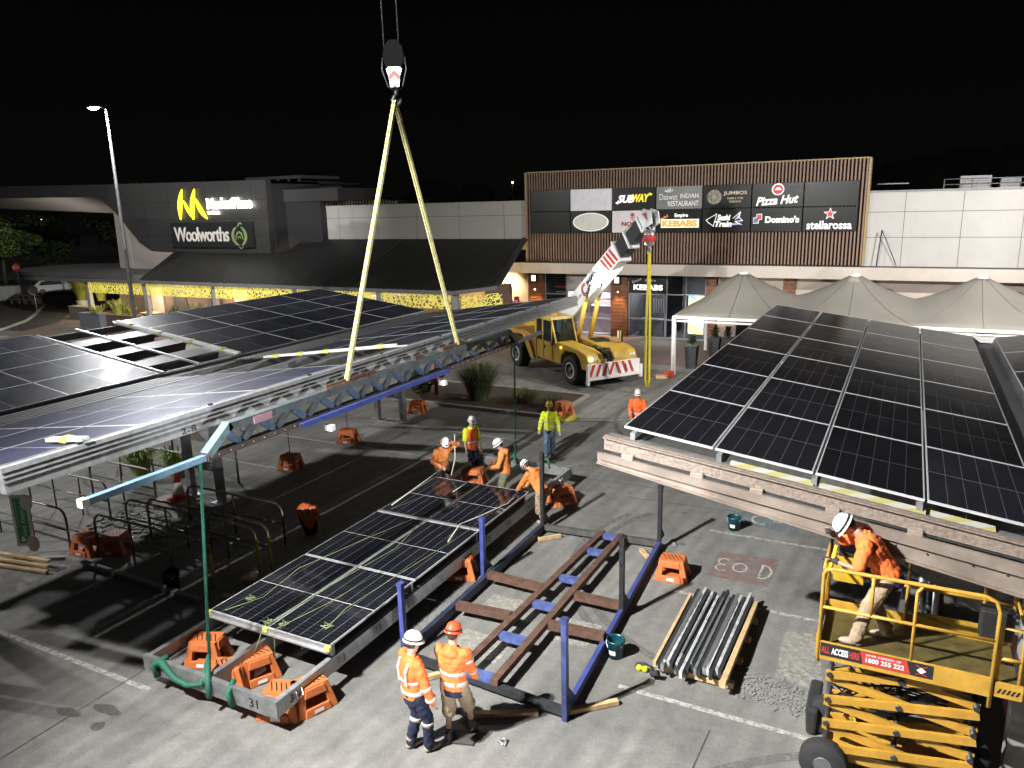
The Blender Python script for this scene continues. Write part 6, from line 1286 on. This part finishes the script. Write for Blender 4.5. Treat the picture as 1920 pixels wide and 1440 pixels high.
def wr(o, s_=.022):
    d = o.modifiers.new('w', 'DISPLACE'); d.texture = TXW; d.strength = s_; d.mid_level = .5; d.texture_coords = 'GLOBAL'; return o
def ik(a, b_, l1, l2, pole):
    a = V(a); b_ = V(b_); d = b_-a; L_ = min(d.length, (l1+l2)*.995); d.normalize(); b_ = a+d*L_
    x = (l1*l1-l2*l2+L_*L_)/(2*L_); h = sqrt(max(0, l1*l1-x*x)); p = V(pole); p = (p-d*p.dot(d)).normalized(); return a+d*x+p*h, b_
def person(label, loc, yaw, hip=.93, lean=0., head=(0, 0), hands=((-.28, .05, .82), (.28, .05, .82)), feet=((-.11, 0, 0), (.11, 0, 0)), top=None, topm=None, legs=None, legm=None, short=False, helm=None, skin=None, boots=None, sleeve='long', stripes=(), hood=False, vest=None, hem=None, gloves=None, s=1., side=0., lamp_on=False, twist=0., elbow=None, beard=False, muffs=False):
    skin = skin or M_skin; boots = boots or M_boot
    t = thing('person', label, 'person', loc, 'workers in hi-vis', yaw, True); t.scale = (s, s, s)
    up_ = V((sin(side), sin(lean)*cos(side), cos(lean)*cos(side))).normalized(); X = V((cos(twist), sin(twist), 0)); X = (X-up_*X.dot(up_)).normalized(); F = up_.cross(X)*1.0
    P0 = V((0, 0, hip)); ch_ = P0+up_*.50; nk = P0+up_*.545
    F = -F if F.y < 0 and abs(yaw) >= 0 and (up_.cross(X)).y < 0 else F
    hd = V((sin(head[1])*cos(head[0]), 0, 0)); hup = (Quaternion(X, -(head[0]))@up_).normalized(); hX = (Quaternion(hup, head[1])@X).normalized(); hF = hup.cross(hX); 
    if hF.dot(F) < -.5: hF = -hF
    HC = nk+hup*.165
    sh = [P0+up_*.475+X*sx*.185 for sx in (-1, 1)]; hipj = [P0+X*sx*.095-V((0, 0, .02)) for sx in (-1, 1)]
    el, ha, kn, an = [], [], [], []
    for i in range(2):
        po = (X*(.9 if i else -.9)-F*.5-V((0, 0, .6))) if elbow is None else V(elbow[i])
        e, h_ = ik(sh[i], V(hands[i]), .29, .27, po); el.append(e); ha.append(h_)
        k, a = ik(hipj[i], V(feet[i])+V((0, 0, .085)), .43, .42, V((0, 1, .1))); kn.append(k); an.append(a)
    def rr_(c, ax_, sd_, w_, d_, n=16):
        f_ = ax_.cross(sd_).normalized(); return [c+sd_*cos(2*pi*k/n)*w_+f_*sin(2*pi*k/n)*d_ for k in range(n)]
    def torso(q, g=0., lo=-.08, hi=.53, n=9):
        pr = [(-.08, .150, .105), (.0, .165, .118), (.12, .145, .108), (.22, .150, .112), (.34, .180, .122), (.43, .195, .112), (.485, .170, .088), (.53, .075, .070)]
        def f_(u_):
            for (a, w0, d0), (b_, w1, d1) in zip(pr, pr[1:]):
                if u_ <= b_: k = (u_-a)/(b_-a); return w0+(w1-w0)*k, d0+(d1-d0)*k
            return pr[-1][1:]
        rings = []
        for k in range(n+1):
            u_ = lo+(hi-lo)*k/n; w_, d_ = f_(u_); rings.append(rr_(P0+up_*u_, up_, X, w_+g, d_+g))
        q.loft(rings)
    def limb(q, pts, rs, g=0.): q.tube(pts, [r_+g for r_ in rs], 12); [q.ell(p, (r_+g,)*3, 10, 7) for p, r_ in zip(pts, rs)]
    # body: one continuous remeshed surface
    q = MB(); torso(q, -.012); q.tube([P0+up_*.48, nk+hup*.08], [.060, .055], 12)
    Mh = Matrix((hX, hF, hup)).transposed()
    def hpnt(x, y, z): return HC+Mh@V((x, y, z))
    q.ell(hpnt(0, -.005, .02), (.076, .094, .105), 16, 12, Mh); q.ell(hpnt(0, .022, -.045), (.056, .066, .070), 14, 10, Mh); q.ell(hpnt(0, .088, -.012), (.013, .022, .024), 8, 6, Mh); q.ell(hpnt(0, .066, -.098), (.022, .018, .018), 8, 6, Mh)
    for sx in (-1, 1): q.ell(hpnt(sx*.077, -.008, -.008), (.012, .020, .032), 8, 6, Mh)
    for i in range(2):
        limb(q, [sh[i], el[i], ha[i]], [.050, .038, .027]); limb(q, [hipj[i], kn[i], an[i]], [.078, .052, .036])
        q.ell(an[i]+V((0, .06, -.045)), (.042, .11, .036), 10, 8)
        d = (ha[i]-el[i]).normalized(); sx = -1 if i == 0 else 1; pl = F.cross(d); pl = (pl if pl.length > .1 else X).normalized(); nrm = d.cross(pl).normalized()
        palm = ha[i]+d*.05; q.ell(palm, (.040, .016, .050), 10, 8, Matrix((pl, nrm, d)).transposed())
        for j, (o_, L_) in enumerate(((-.028, .062), (-.010, .074), (.010, .070), (.028, .055))):
            b0 = palm+d*.035+pl*o_; b1 = b0+d*L_*.45+nrm*.012; b2 = b1+d*L_*.2+nrm*.026; q.tube([b0, b1, b2], [.0095, .0088, .0075], 6)
        th0 = palm-d*.015+pl*.034*sx; q.tube([th0, th0+pl*.022*sx+d*.022, th0+pl*.028*sx+d*.05+nrm*.015], [.012, .011, .009], 6)
    q.build('body', skin, t, remesh=.0075, smooth=1)
    for sx in (-1, 1):
        q = MB(); q.ell(hpnt(sx*.031, .083, .010), (.010, .008, .007), 8, 6, Mh); q.build('eye', M_eye, t)
    q = MB(); q.ell(hpnt(0, .087, -.058), (.020, .006, .006), 8, 6, Mh); q.build('mouth', M_lip, t)
    q = MB(); q.ell(hpnt(0, -.022, .022), (.083, .092, .100), 16, 10, Mh); 
    if beard: q.ell(hpnt(0, .035, -.075), (.054, .058, .05), 12, 8, Mh)
    q.build('hair', M_hair, t)
    # upper garment
    q = MB(); torso(q, .030, -.10 if not hem else -.05); 
    for i in range(2):
        if sleeve == 'long': limb(q, [sh[i], el[i], ha[i]-(ha[i]-el[i]).normalized()*.02], [.076, .066, .052], .004)
        else: e2 = sh[i].lerp(el[i], .85); limb(q, [sh[i], e2], [.076, .074], .006)
    if hood: q.ell(P0+up_*.49-F*.085, (.11, .06, .075), 14, 10, Matrix((X, F, up_)).transposed()); q.ell(nk-F*.01, (.085, .075, .05), 12, 8)
    else: q.tube([P0+up_*.50, P0+up_*.56], [.078, .068], 14)
    wr(q.build(top or 'shirt', topm, t, remesh=.011, smooth=2), .034)
    if hem:
        q = MB(); torso(q, .024, -.16, .03, 5); q.build('shirt_hem', hem, t, remesh=.012, smooth=1)
    if vest:
        q = MB(); torso(q, .044, -.12, .50); wr(q.build('vest', vest, t, remesh=.012, smooth=2), .022)
    g = .050 if vest else .036
    for kind, a, b_ in stripes:
        q = MB()
        if kind == 'body': torso(q, g, a, b_, 2); q.build('reflective_strip', M_tape_r, t)
        elif kind == 'sleeve':
            for i in range(2): p0 = el[i].lerp(ha[i], a); p1 = el[i].lerp(ha[i], b_); q.tube([p0, p1], .075, 14)
            q.build('reflective_strip', M_tape_r, t)
        elif kind == 'upper':
            for i in range(2): p0 = sh[i].lerp(el[i], a); p1 = sh[i].lerp(el[i], b_); q.tube([p0, p1], .088, 14)
            q.build('reflective_strip', M_tape_r, t)
        elif kind == 'brace':
            for sx in (-1, 1):
                q = MB(); a_, b2_, c_ = P0+up_*.18+X*sx*.09-F*.142, P0+up_*.38+X*sx*.10-F*.150, P0+up_*.50+X*sx*.105-F*.095; q.beam(a_, b2_, .05, .012, upv=tuple(F)); q.beam(b2_, c_, .05, .012, upv=tuple(F)); q.build('reflective_strip', M_tape_r, t)
        elif kind == 'leg':
            for i in range(2): p0 = kn[i].lerp(an[i], a); p1 = kn[i].lerp(an[i], b_); q.tube([p0, p1], .086, 14)
            q.build('reflective_strip', M_tape_r, t)
    # trousers
    q = MB(); torso(q, .016, -.14, .06, 4); q.ell(P0-V((0, 0, .06)), (.15, .115, .10), 14, 10)
    for i in range(2):
        if short: k2 = kn[i].lerp(an[i], .08); limb(q, [hipj[i], kn[i].lerp(hipj[i], .05), k2], [.106, .100, .102])
        else: limb(q, [hipj[i], kn[i], an[i]-V((0, 0, .0))], [.104, .084, .072])
    wr(q.build(legs or 'trousers', legm, t, remesh=.011, smooth=1), .038)
    for i in range(2):
        q = MB(); a = an[i]; q.tube([a+V((0, -.01, .09)), a+V((0, 0, -.02))], [.056, .058], 12); q.ell(a+V((0, .065, -.042)), (.052, .125, .044), 12, 8); q.ell(a+V((0, -.03, -.045)), (.048, .055, .042), 12, 8); q.build('boot', boots, t, remesh=.012)
        if gloves:
            d = (ha[i]-el[i]).normalized(); q = MB(); q.tube([ha[i]-d*.05, ha[i]+d*.01], [.038, .036], 12); pl = F.cross(d).normalized(); nrm = d.cross(pl).normalized(); palm = ha[i]+d*.05; q.ell(palm, (.046, .024, .055), 10, 8, Matrix((pl, nrm, d)).transposed())
            for j, (o_, L_) in enumerate(((-.028, .062), (-.010, .074), (.010, .070), (.028, .055))):
                b0 = palm+d*.035+pl*o_; b1 = b0+d*L_*.45+nrm*.012; b2 = b1+d*L_*.2+nrm*.026; q.tube([b0, b1, b2], [.0125, .012, .010], 6)
            q.build('glove', gloves, t, remesh=.009)
        if short:
            q = MB(); q.tube([a+V((0, 0, .06)), a.lerp(kn[i], .32)], [.044, .046], 12); q.build('sock', M_bootd, t)
    # helmet
    q = MB(); n = 24; rings = []
    for (r_, z) in ((1, .035), (1.0, .06), (.95, .095), (.80, .135), (.55, .158), (.25, .168), (.02, .170)): rings.append([hpnt(.104*r_*cos(2*pi*k/n), -.004+.128*r_*sin(2*pi*k/n), z) for k in range(n)])
    q.loft(rings, True); 
    rb = [[hpnt((.104+e*.4)*cos(2*pi*k/n), -.004+(.128+e*(1.0 if sin(2*pi*k/n) > .2 else .35))*sin(2*pi*k/n), z) for k in range(n)] for e, z in ((0, .045), (.035, .030), (.036, .024), (0, .030))]
    q.loft(rb, False); hm = q.build('helmet', helm or M_helm, t)
    q = MB(); q.loft([[hpnt((.104+e)*cos(2*pi*k/n), -.004+(.128+e)*sin(2*pi*k/n), z) for k in range(n)] for e, z in ((.002, .050), (.004, .052), (.004, .072), (.001, .074))], False); q.build('helmet_strap', M_black, hm)
    if lamp_on:
        q = MB(); q.ell(hpnt(0, .135, .065), (.022, .02, .018), 8, 6, Mh); q.build('head_lamp', M_black, hm)
    if muffs:
        for sx in (-1, 1): q = MB(); q.lathe(hpnt(sx*.095, -.01, .0), [(.036, -.02), (.038, .01), (.02, .03)], 14, hX*sx); q.build('ear_muff', M_black, hm)
    return t, ha
ST2 = (('body', .10, .15), ('body', .27, .32), ('sleeve', .25, .45))
AZ = ca
def face(px, py): return atan2(-px, py)   # yaw so that local +Y looks along (px, py)
# front pair, backs to the viewer
person('man seen from behind in white helmet, orange reflective jacket and navy trousers', (-5.63, 7.62, 0), face(.45, .9), hip=.93, head=(.25, -.45), hands=((-.20, .22, 1.0), (.33, .12, .84)), feet=((-.10, -.02, 0), (.12, .14, 0)), topm=M_hv, top='jacket', hem=M_navy2, legm=M_navy2, helm=M_helm, stripes=(('body', .02, .07), ('body', .18, .23), ('brace', 0, 0), ('sleeve', .05, .22), ('leg', .1, .24), ('sleeve', .7, .85)), s=1.03, lamp_on=True, muffs=True)
person('man seen from behind in orange helmet, orange reflective jacket and khaki shorts', (-5.18, 7.98, 0), face(-.15, 1), hip=.95, head=(.35, -.1), hands=((-.19, .26, .92), (.20, .27, .90)), elbow=((-.6, -.5, -1), (.6, -.5, -1)), feet=((-.12, .0, 0), (.13, .30, 0)), topm=M_hv, top='jacket', hem=M_navy2, legm=M_khaki, legs='shorts', short=True, helm=M_helmo, boots=M_bootd, hood=True, stripes=(('body', .02, .08), ('body', .17, .23), ('sleeve', .2, .38), ('upper', .3, .45)), s=1.04)
# group at the module
person('man in plain orange hoodie left of the panels, one arm raised holding a strap', (-10.38, 15.9, 0), face(.9, -.45), hip=.90, lean=.2, head=(.4, -.3), hands=((.15, .42, 1.55), (-.05, .34, .98)) if False else ((-.08, .42, 1.62), (.22, .36, 1.02)), topm=M_hood, top='hoodie', legm=M_bootd, hood=True, beard=True, s=1.0, lamp_on=True)
person('man in orange vest over yellow shirt and navy trousers behind the module', (-10.5, 17.65, 0), face(.85, -.35), hip=.93, head=(.35, .2), hands=((-.22, .12, .84), (.26, .10, .84)), topm=M_fy, sleeve='short', vest=M_hv, legm=M_navy2, stripes=(('body', .10, .15), ('brace', 0, 0)), s=1.0)
person('man in orange hoodie standing inside the module frame, looking down at his hands', (-8.62, 16.15, 0), face(-.9, -.35), hip=.90, lean=.12, head=(.5, .1), hands=((-.12, .36, 1.02), (.14, .36, 1.02)), feet=((-.13, -.05, 0), (.13, .08, 0)), topm=M_hood, top='hoodie', legm=M_grn, hood=True, gloves=None, s=1.03)
person('man in orange hoodie and beige shorts bending over the far corner of the panels', (-7.22, 15.3, 0), face(-1, .25), hip=.93, lean=.62, head=(.5, .1), hands=((-.16, .62, .84), (.16, .62, .84)), feet=((-.10, -.12, 0), (.12, .10, 0)), topm=M_hood, top='hoodie', legm=M_khaki, legs='shorts', short=True, hood=True, boots=M_boot, lamp_on=True, s=1.0)
person('man in yellow helmet, yellow and navy shirt and blue jeans walking toward the viewer', (-9.2, 20.1, 0), face(.2, -1), hip=.93, head=(.05, .1), hands=((-.32, .05, .86), (.32, .02, .86)), feet=((-.12, .12, 0), (.13, -.10, 0)), topm=M_fy, hem=M_navy2, legm=M_denim, helm=M_helmy, skin=M_skind, gloves=M_glove, stripes=(('body', .03, .075), ('body', .2, .25), ('sleeve', .05, .2)), s=.97)
person('man in white helmet and orange jacket half hidden behind the right carport', (-7.2, 22.4, 0), face(.3, -1), hip=.93, head=(.35, 0), hands=((-.2, .3, .95), (.2, .3, .95)), topm=M_hv, top='jacket', vest=None, legm=M_navy2, stripes=(('body', .05, .10), ('sleeve', .4, .6)), s=1.0)
person('crane driver in a yellow vest seen through the cab glass', tuple(K(-2.25, -.75, .58)), face(.825, -.565), hip=.68, head=(0, 0), hands=((-.12, .42, 1.05), (.12, .42, 1.05)), feet=((-.12, .5, .38), (.12, .5, .38)), topm=M_fy, legm=M_navy2, skin=M_skind, s=.9, stripes=(('body', .1, .15),))
person('man in orange shirt and beige trousers leaning over the rail of the scissor lift', (.10, 9.75, 2.0), face(-1, -.12), hip=.90, lean=.62, head=(.50, .1), hands=((-.20, .60, 1.06), (.06, .62, 1.28)), elbow=((-.5, -.4, -1), (.8, -.2, -.8)), feet=((-.15, .30, 0), (.14, -.06, 0)), topm=M_hv, sleeve='short', hem=M_navy2, legm=M_khaki, gloves=M_glovek, stripes=(), lamp_on=True, s=1.07)
q = MB(); q.tube([(-.56, 9.42, 3.0), (-.52, 9.5, 3.14), (-.5, 9.56, 3.3)], [.02, .028, .02], 8); tag(q.build('yellow_cloth', mat('bright yellow tool', (.75, .5, .03), .4)), 'small yellow tool in the gloved hands on the lift rail', 'tool')
# mat standing below the orange helmet man
q = MB(); q.box((-5.14, 8.12, .015), (.34, .28, .03), .3); tag(q.build('dark_mat', M_bootd), 'small dark mat under the boots of the man in shorts', 'mat')

# ---------------------------------------------------------------- far left: plants, tables, car, signs, trees
def planter_box(x, y, lx, ly, h, label, rz=0, m=None): q = MB(); q.box((x, y, h/2), (lx, ly, h), rz); q.box((x, y, h-.02), (lx+.06, ly+.06, .06), rz); return tag(q.build('planter_box', m or M_post, bevel=.02), label, 'planter', 'planter boxes by the arcade')
planter_box(-49.3, 33.1, 2.2, .7, .95, 'blue grey planter box in front of the first arcade post', 0, mat('slate planter', (.15, .16, .18), .7, 0, .08)); planter_box(-46.5, 33.3, 2.6, .7, .9, 'brown planter box beside the street lamp', 0, mat('brown planter', (.12, .08, .06), .7)); planter_box(-54.0, 35.6, 2.8, .6, .9, 'taupe planter box with pale rim near the palm pot', 0, mat('taupe planter', (.16, .14, .12), .7))
M_palm = mat('yellow green fronds', (.34, .34, .06), .6, 0, .3, 2); M_strap_ = mat('spiky leaves', (.16, .18, .07), .6, 0, .3, 2)
tuft(-58.3, 38.4, .9, 260, 1.9, 1.2, 'yellow green palm in a white pot at the arcade end', M_palm, 'palm', 31, .04); tuft(-56.2, 38.6, .9, 200, 2.2, 1.0, 'second palm clump beside the first, nearer the arcade', M_palm, 'palm', 32, .04)
q = MB(); q.lathe((-58.3, 38.4, 0), [(.3, 0), (.48, .9), (.42, .9), (.3, .7)], 20); tag(q.build('white_pot', M_white), 'white round pot holding the palm', 'pot')
for k, (x, y, h, r_, lb) in enumerate(((-48.8, 33.1, .9, .8, 'spiky plant at the left of the slate planter'), (-46.9, 33.3, 1.3, .9, 'tall spiky plant next to the street lamp'), (-45.8, 33.4, .8, .6, 'low plant at the right of the brown planter'), (-41.5, 33.4, 1.1, .7, 'spiky plant left of the third arcade post'), (-39.6, 33.4, 1.3, .8, 'tall spiky plant right of the third arcade post'), (-37.3, 33.4, .8, .6, 'small spiky plant before the fourth yellow screen'), (-35.0, 33.3, .9, .7, 'spiky plant behind the far carport edge'))):
    tuft(x, y, .75, 70, h, r_, lb, M_palm if k < 3 else M_strap_, 'spiky_plant', 40+k, .05)
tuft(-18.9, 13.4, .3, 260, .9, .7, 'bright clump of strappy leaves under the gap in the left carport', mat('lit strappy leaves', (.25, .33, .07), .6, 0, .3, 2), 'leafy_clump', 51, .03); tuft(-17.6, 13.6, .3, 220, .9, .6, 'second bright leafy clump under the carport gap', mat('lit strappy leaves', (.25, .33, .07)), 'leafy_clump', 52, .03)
def table(x, y, label):
    t = thing('cafe_table', label, 'table', (x, y, 0), 'cafe tables under the arcade'); q = MB(); q.box((x, y, .74), (1.5, .8, .05)); q.build('tabletop', M_timber, t)
    for sx in (-1, 1):
        q = MB(); q.beam((x+sx*.6, y-.3, 0), (x+sx*.6, y+.3, .72), .05, .05); q.beam((x+sx*.6, y+.3, 0), (x+sx*.6, y-.3, .72), .05, .05); q.build('leg', M_dark, t)
for k, (x, y) in enumerate(((-46.6, 35.6), (-43.2, 35.6), (-40.4, 35.6), (-36.3, 35.6), (-33.6, 35.6))): table(x, y, 'cafe table under the arcade, %s from the left' % ['first', 'second', 'third', 'fourth', 'fifth'][k])
q = MB(); q.box((-73.5, 41.5, .65), (1.6, .9, 1.3), .5); tag(q.build('utility_box', mat('pale grey cabinet', (.45, .44, .43), .6), bevel=.03), 'pale grey utility cabinet at the left edge by the road', 'cabinet')
for k in range(2):
    x, y = -69.6+k*1.7, 40.2+k*.2; z_ = Matrix.Rotation(.3, 3, 'Z')
    q = MB(); [q.box(V((x, y, 0))+z_@V(c), d, .3) for c, d in (((0, 0, .72), (1.2, .6, .05)), ((-.4, 0, .36), (.06, .5, .7)), ((.4, 0, .36), (.06, .5, .7)), ((0, -.65, .42), (1.2, .25, .05)), ((-.4, -.65, .2), (.06, .2, .4)), ((.4, -.65, .2), (.06, .2, .4)))]
    tag(q.build('picnic_bench', M_white), 'pale picnic bench by the road, %s from the left' % ['first', 'second'][k], 'bench', 'pale picnic benches')
# parked car
cr2 = thing('parked_car', 'white hatchback with an open door parked by the road at the far left', 'car', (-73.5, 46.2, 0), rz=.9, local=True)
prof = [(-2.05, .35), (-2.1, .75), (-1.95, 1.05), (-1.5, 1.42), (-.9, 1.52), (.2, 1.50), (1.0, 1.05), (1.9, .88), (2.1, .6), (2.05, .32)]
q = MB(); rings = []
for y_, k_ in ((-.88, .93), (-.80, 1.0), (0, 1.02), (.80, 1.0), (.88, .93)): rings.append([(x*(.99 if abs(y_) > .85 else 1), y_*(1 if z < .95 else .86), .32+(z-.32)*k_) for x, z in prof])
q.loft(rings, True, smooth=False); q.build('body', M_white, cr2, bevel=.04)
for sy in (-1, 1):
    q = MB(); q.prism([(-1.55, sy*.80, 1.0), (-1.3, sy*.775, 1.36), (-.75, sy*.765, 1.43), (.15, sy*.765, 1.41), (.75, sy*.80, 1.05)], (0, sy*.012, 0)); q.build('side_window', M_black, cr2)
q = MB(); q.hexa([(.98, -.68, 1.06), (.98, .68, 1.06), (.25, .62, 1.47), (.25, -.62, 1.47), (1.03, -.68, 1.09), (1.03, .68, 1.09), (.3, .62, 1.50), (.3, -.62, 1.50)]); q.build('windscreen', M_black, cr2)
q = MB(); q.box((.55, -1.25, .85), (.06, .9, .9)); q.build('open_door', M_white, cr2, bevel=.02)
for x in (-1.3, 1.3):
    for sy in (-1, 1):
        q = MB(); q.lathe((x, sy*.78, .32), [(.15, -.1), (.31, -.1), (.32, .09), (.2, .1)], 20, (0, sy, 0)); w_ = q.build('wheel', M_rubber, cr2); q = MB(); q.lathe((x, sy*.885, .32), [(.2, 0), (.18, .01)], 16, (0, sy, 0)); q.build('rim', M_alu, w_)
for sy in (-.6, .6): q = MB(); q.box((2.02, sy, .72), (.12, .35, .14)); q.build('headlight', M_glass, cr2, bevel=.02)
dup(cr2, (-62.5, 48.5, 0), .3, 'second pale hatchback standing farther right behind the palms')
def rsign(x, y, h, m, label, r_=.35, tilt=0.):
    t = thing('road_sign', label, 'road sign', (x, y, 0)); q = MB(); q.tube([(x, y, 0), (x+tilt, y, h)], .035, 8); q.build('post', M_galv2, t)
    q = MB(); q.prism([V((x+tilt, y-.04, h-r_*.6))+sd*r_*cos(k*pi/4+pi/8)+V((0, 0, r_*sin(k*pi/4+pi/8))) for k in range(8)], (0, -.02, 0)); q.build('plate', m, t); return t
t_ = rsign(-84, 48.6, 2.5, mat('stop red', (.35, .03, .03), .5), 'red octagonal stop sign by the trees at the far left', .45)
txt('STOP', (-84, 48.53, 2.23), .6, .22, M_wtxt, t_, tuple(sd), name='lettering', ext=.01, lift=.03)
rsign(-59.5, 35.4, 2.2, M_galv2, 'back of a grey round road sign at the kerb corner', .4)
for a_, (x, y, z, r_, tr, n, lb, sd_) in enumerate(((-88, 49.5, 5.3, (3.6, 3.6, 2.6), .22, 5200, 'leafy street tree lit from the left, at the far left edge', 61), (-92, 57, 5.0, (5.2, 4.5, 3.2), .3, 3600, 'dark street tree behind the stop sign', 62), (-90, 66, 5.4, (4.5, 4.5, 2.6), .3, 4200, 'rounded tree behind the parked car', 63), (-84, 72, 4.2, (4, 3, 2.4), .25, 3000, 'low dark tree left of the tower', 64), (-120, 95, 8, (12, 8, 5), .4, 3200, 'large dark tree far behind on the left', 65))):
    leafball('street_tree', (x, y, z), r_, n, M_leafb if a_ in (0, 2) else M_leaf, lb, sd_, .22 if a_ != 4 else .5, (tr, tr, 0), 'tree')
lamp('street_or_added_light', 'SPOT', (-84, 40, 9), 6500, (1, .97, .88), .2, (-88, 52, 2), 120, .5)  # added spot without a pole, brightens the far left trees
# dark tree line and distant lamps
M_hill = mat('night foliage', (.012, .016, .010), .9, 0, .4, .2)
rr = random.Random(5); q = MB()
for k in range(70):
    x = -190+k*4.6+rr.uniform(-2, 2); y = 150+rr.uniform(-8, 8); h = rr.uniform(9, 17); q.ell((x, y, h*.45), (rr.uniform(4, 8), 4, h*.55), 9, 6)
o = q.build('tree_line', M_hill); o['kind'] = 'stuff'; o['label'] = 'dark line of distant trees against the night sky'
def at_far(px, py, D): d = rt*(px-960)/FPX-up*(py-720)/FPX+fw; return V((0, 0, CAMZ))+d*(D/d.y)
for k, (px, py, lb) in enumerate(((4, 415, 'leftmost tiny white street lamp glowing in the dark'), (72, 417, 'tiny lamp, lower of the close pair left of the tower'), (78, 412, 'tiny lamp, upper of the close pair left of the tower'), (180, 412, 'tiny lamp nearest the tower'), (961, 342, 'single tiny lamp on the dark horizon behind the sling'))):
    p = at_far(px, py, 110); t = thing('distant_lamp', lb, 'street lamp', (p.x, p.y, 0)); q = MB(); q.tube([(p.x, p.y, 0), p-V((0, 0, .2))], .06, 6); q.build('pole', M_dark, t); q = MB(); q.ell(p, (.16, .16, .12), 8, 6); q.build('lamp_globe', mat('distant globe', (1, 1, 1), .5, emit=14, ecol=(1, .93, .8)), t)
# things seen through the carport gap
q = MB(); q.bb((-24, 17.6, 0), (-21.6, 17.7, 1.1)); tag(q.build('timber_screen', mat('ochre boards', (.35, .22, .06), .7)), 'ochre board screen seen through the missing row of the left carport', 'screen')
q = MB()
for k in range(3): q.tube([(-22.5+k*.8, 18.6, 0), (-22.3+k*.8, 18.7, 1.1), (-21.95+k*.8, 18.8, 1.1), (-21.8+k*.8, 18.9, 0)], .03, 6)
tag(q.build('yellow_barrier', M_ylw), 'yellow tube barrier seen through the carport gap', 'barrier')
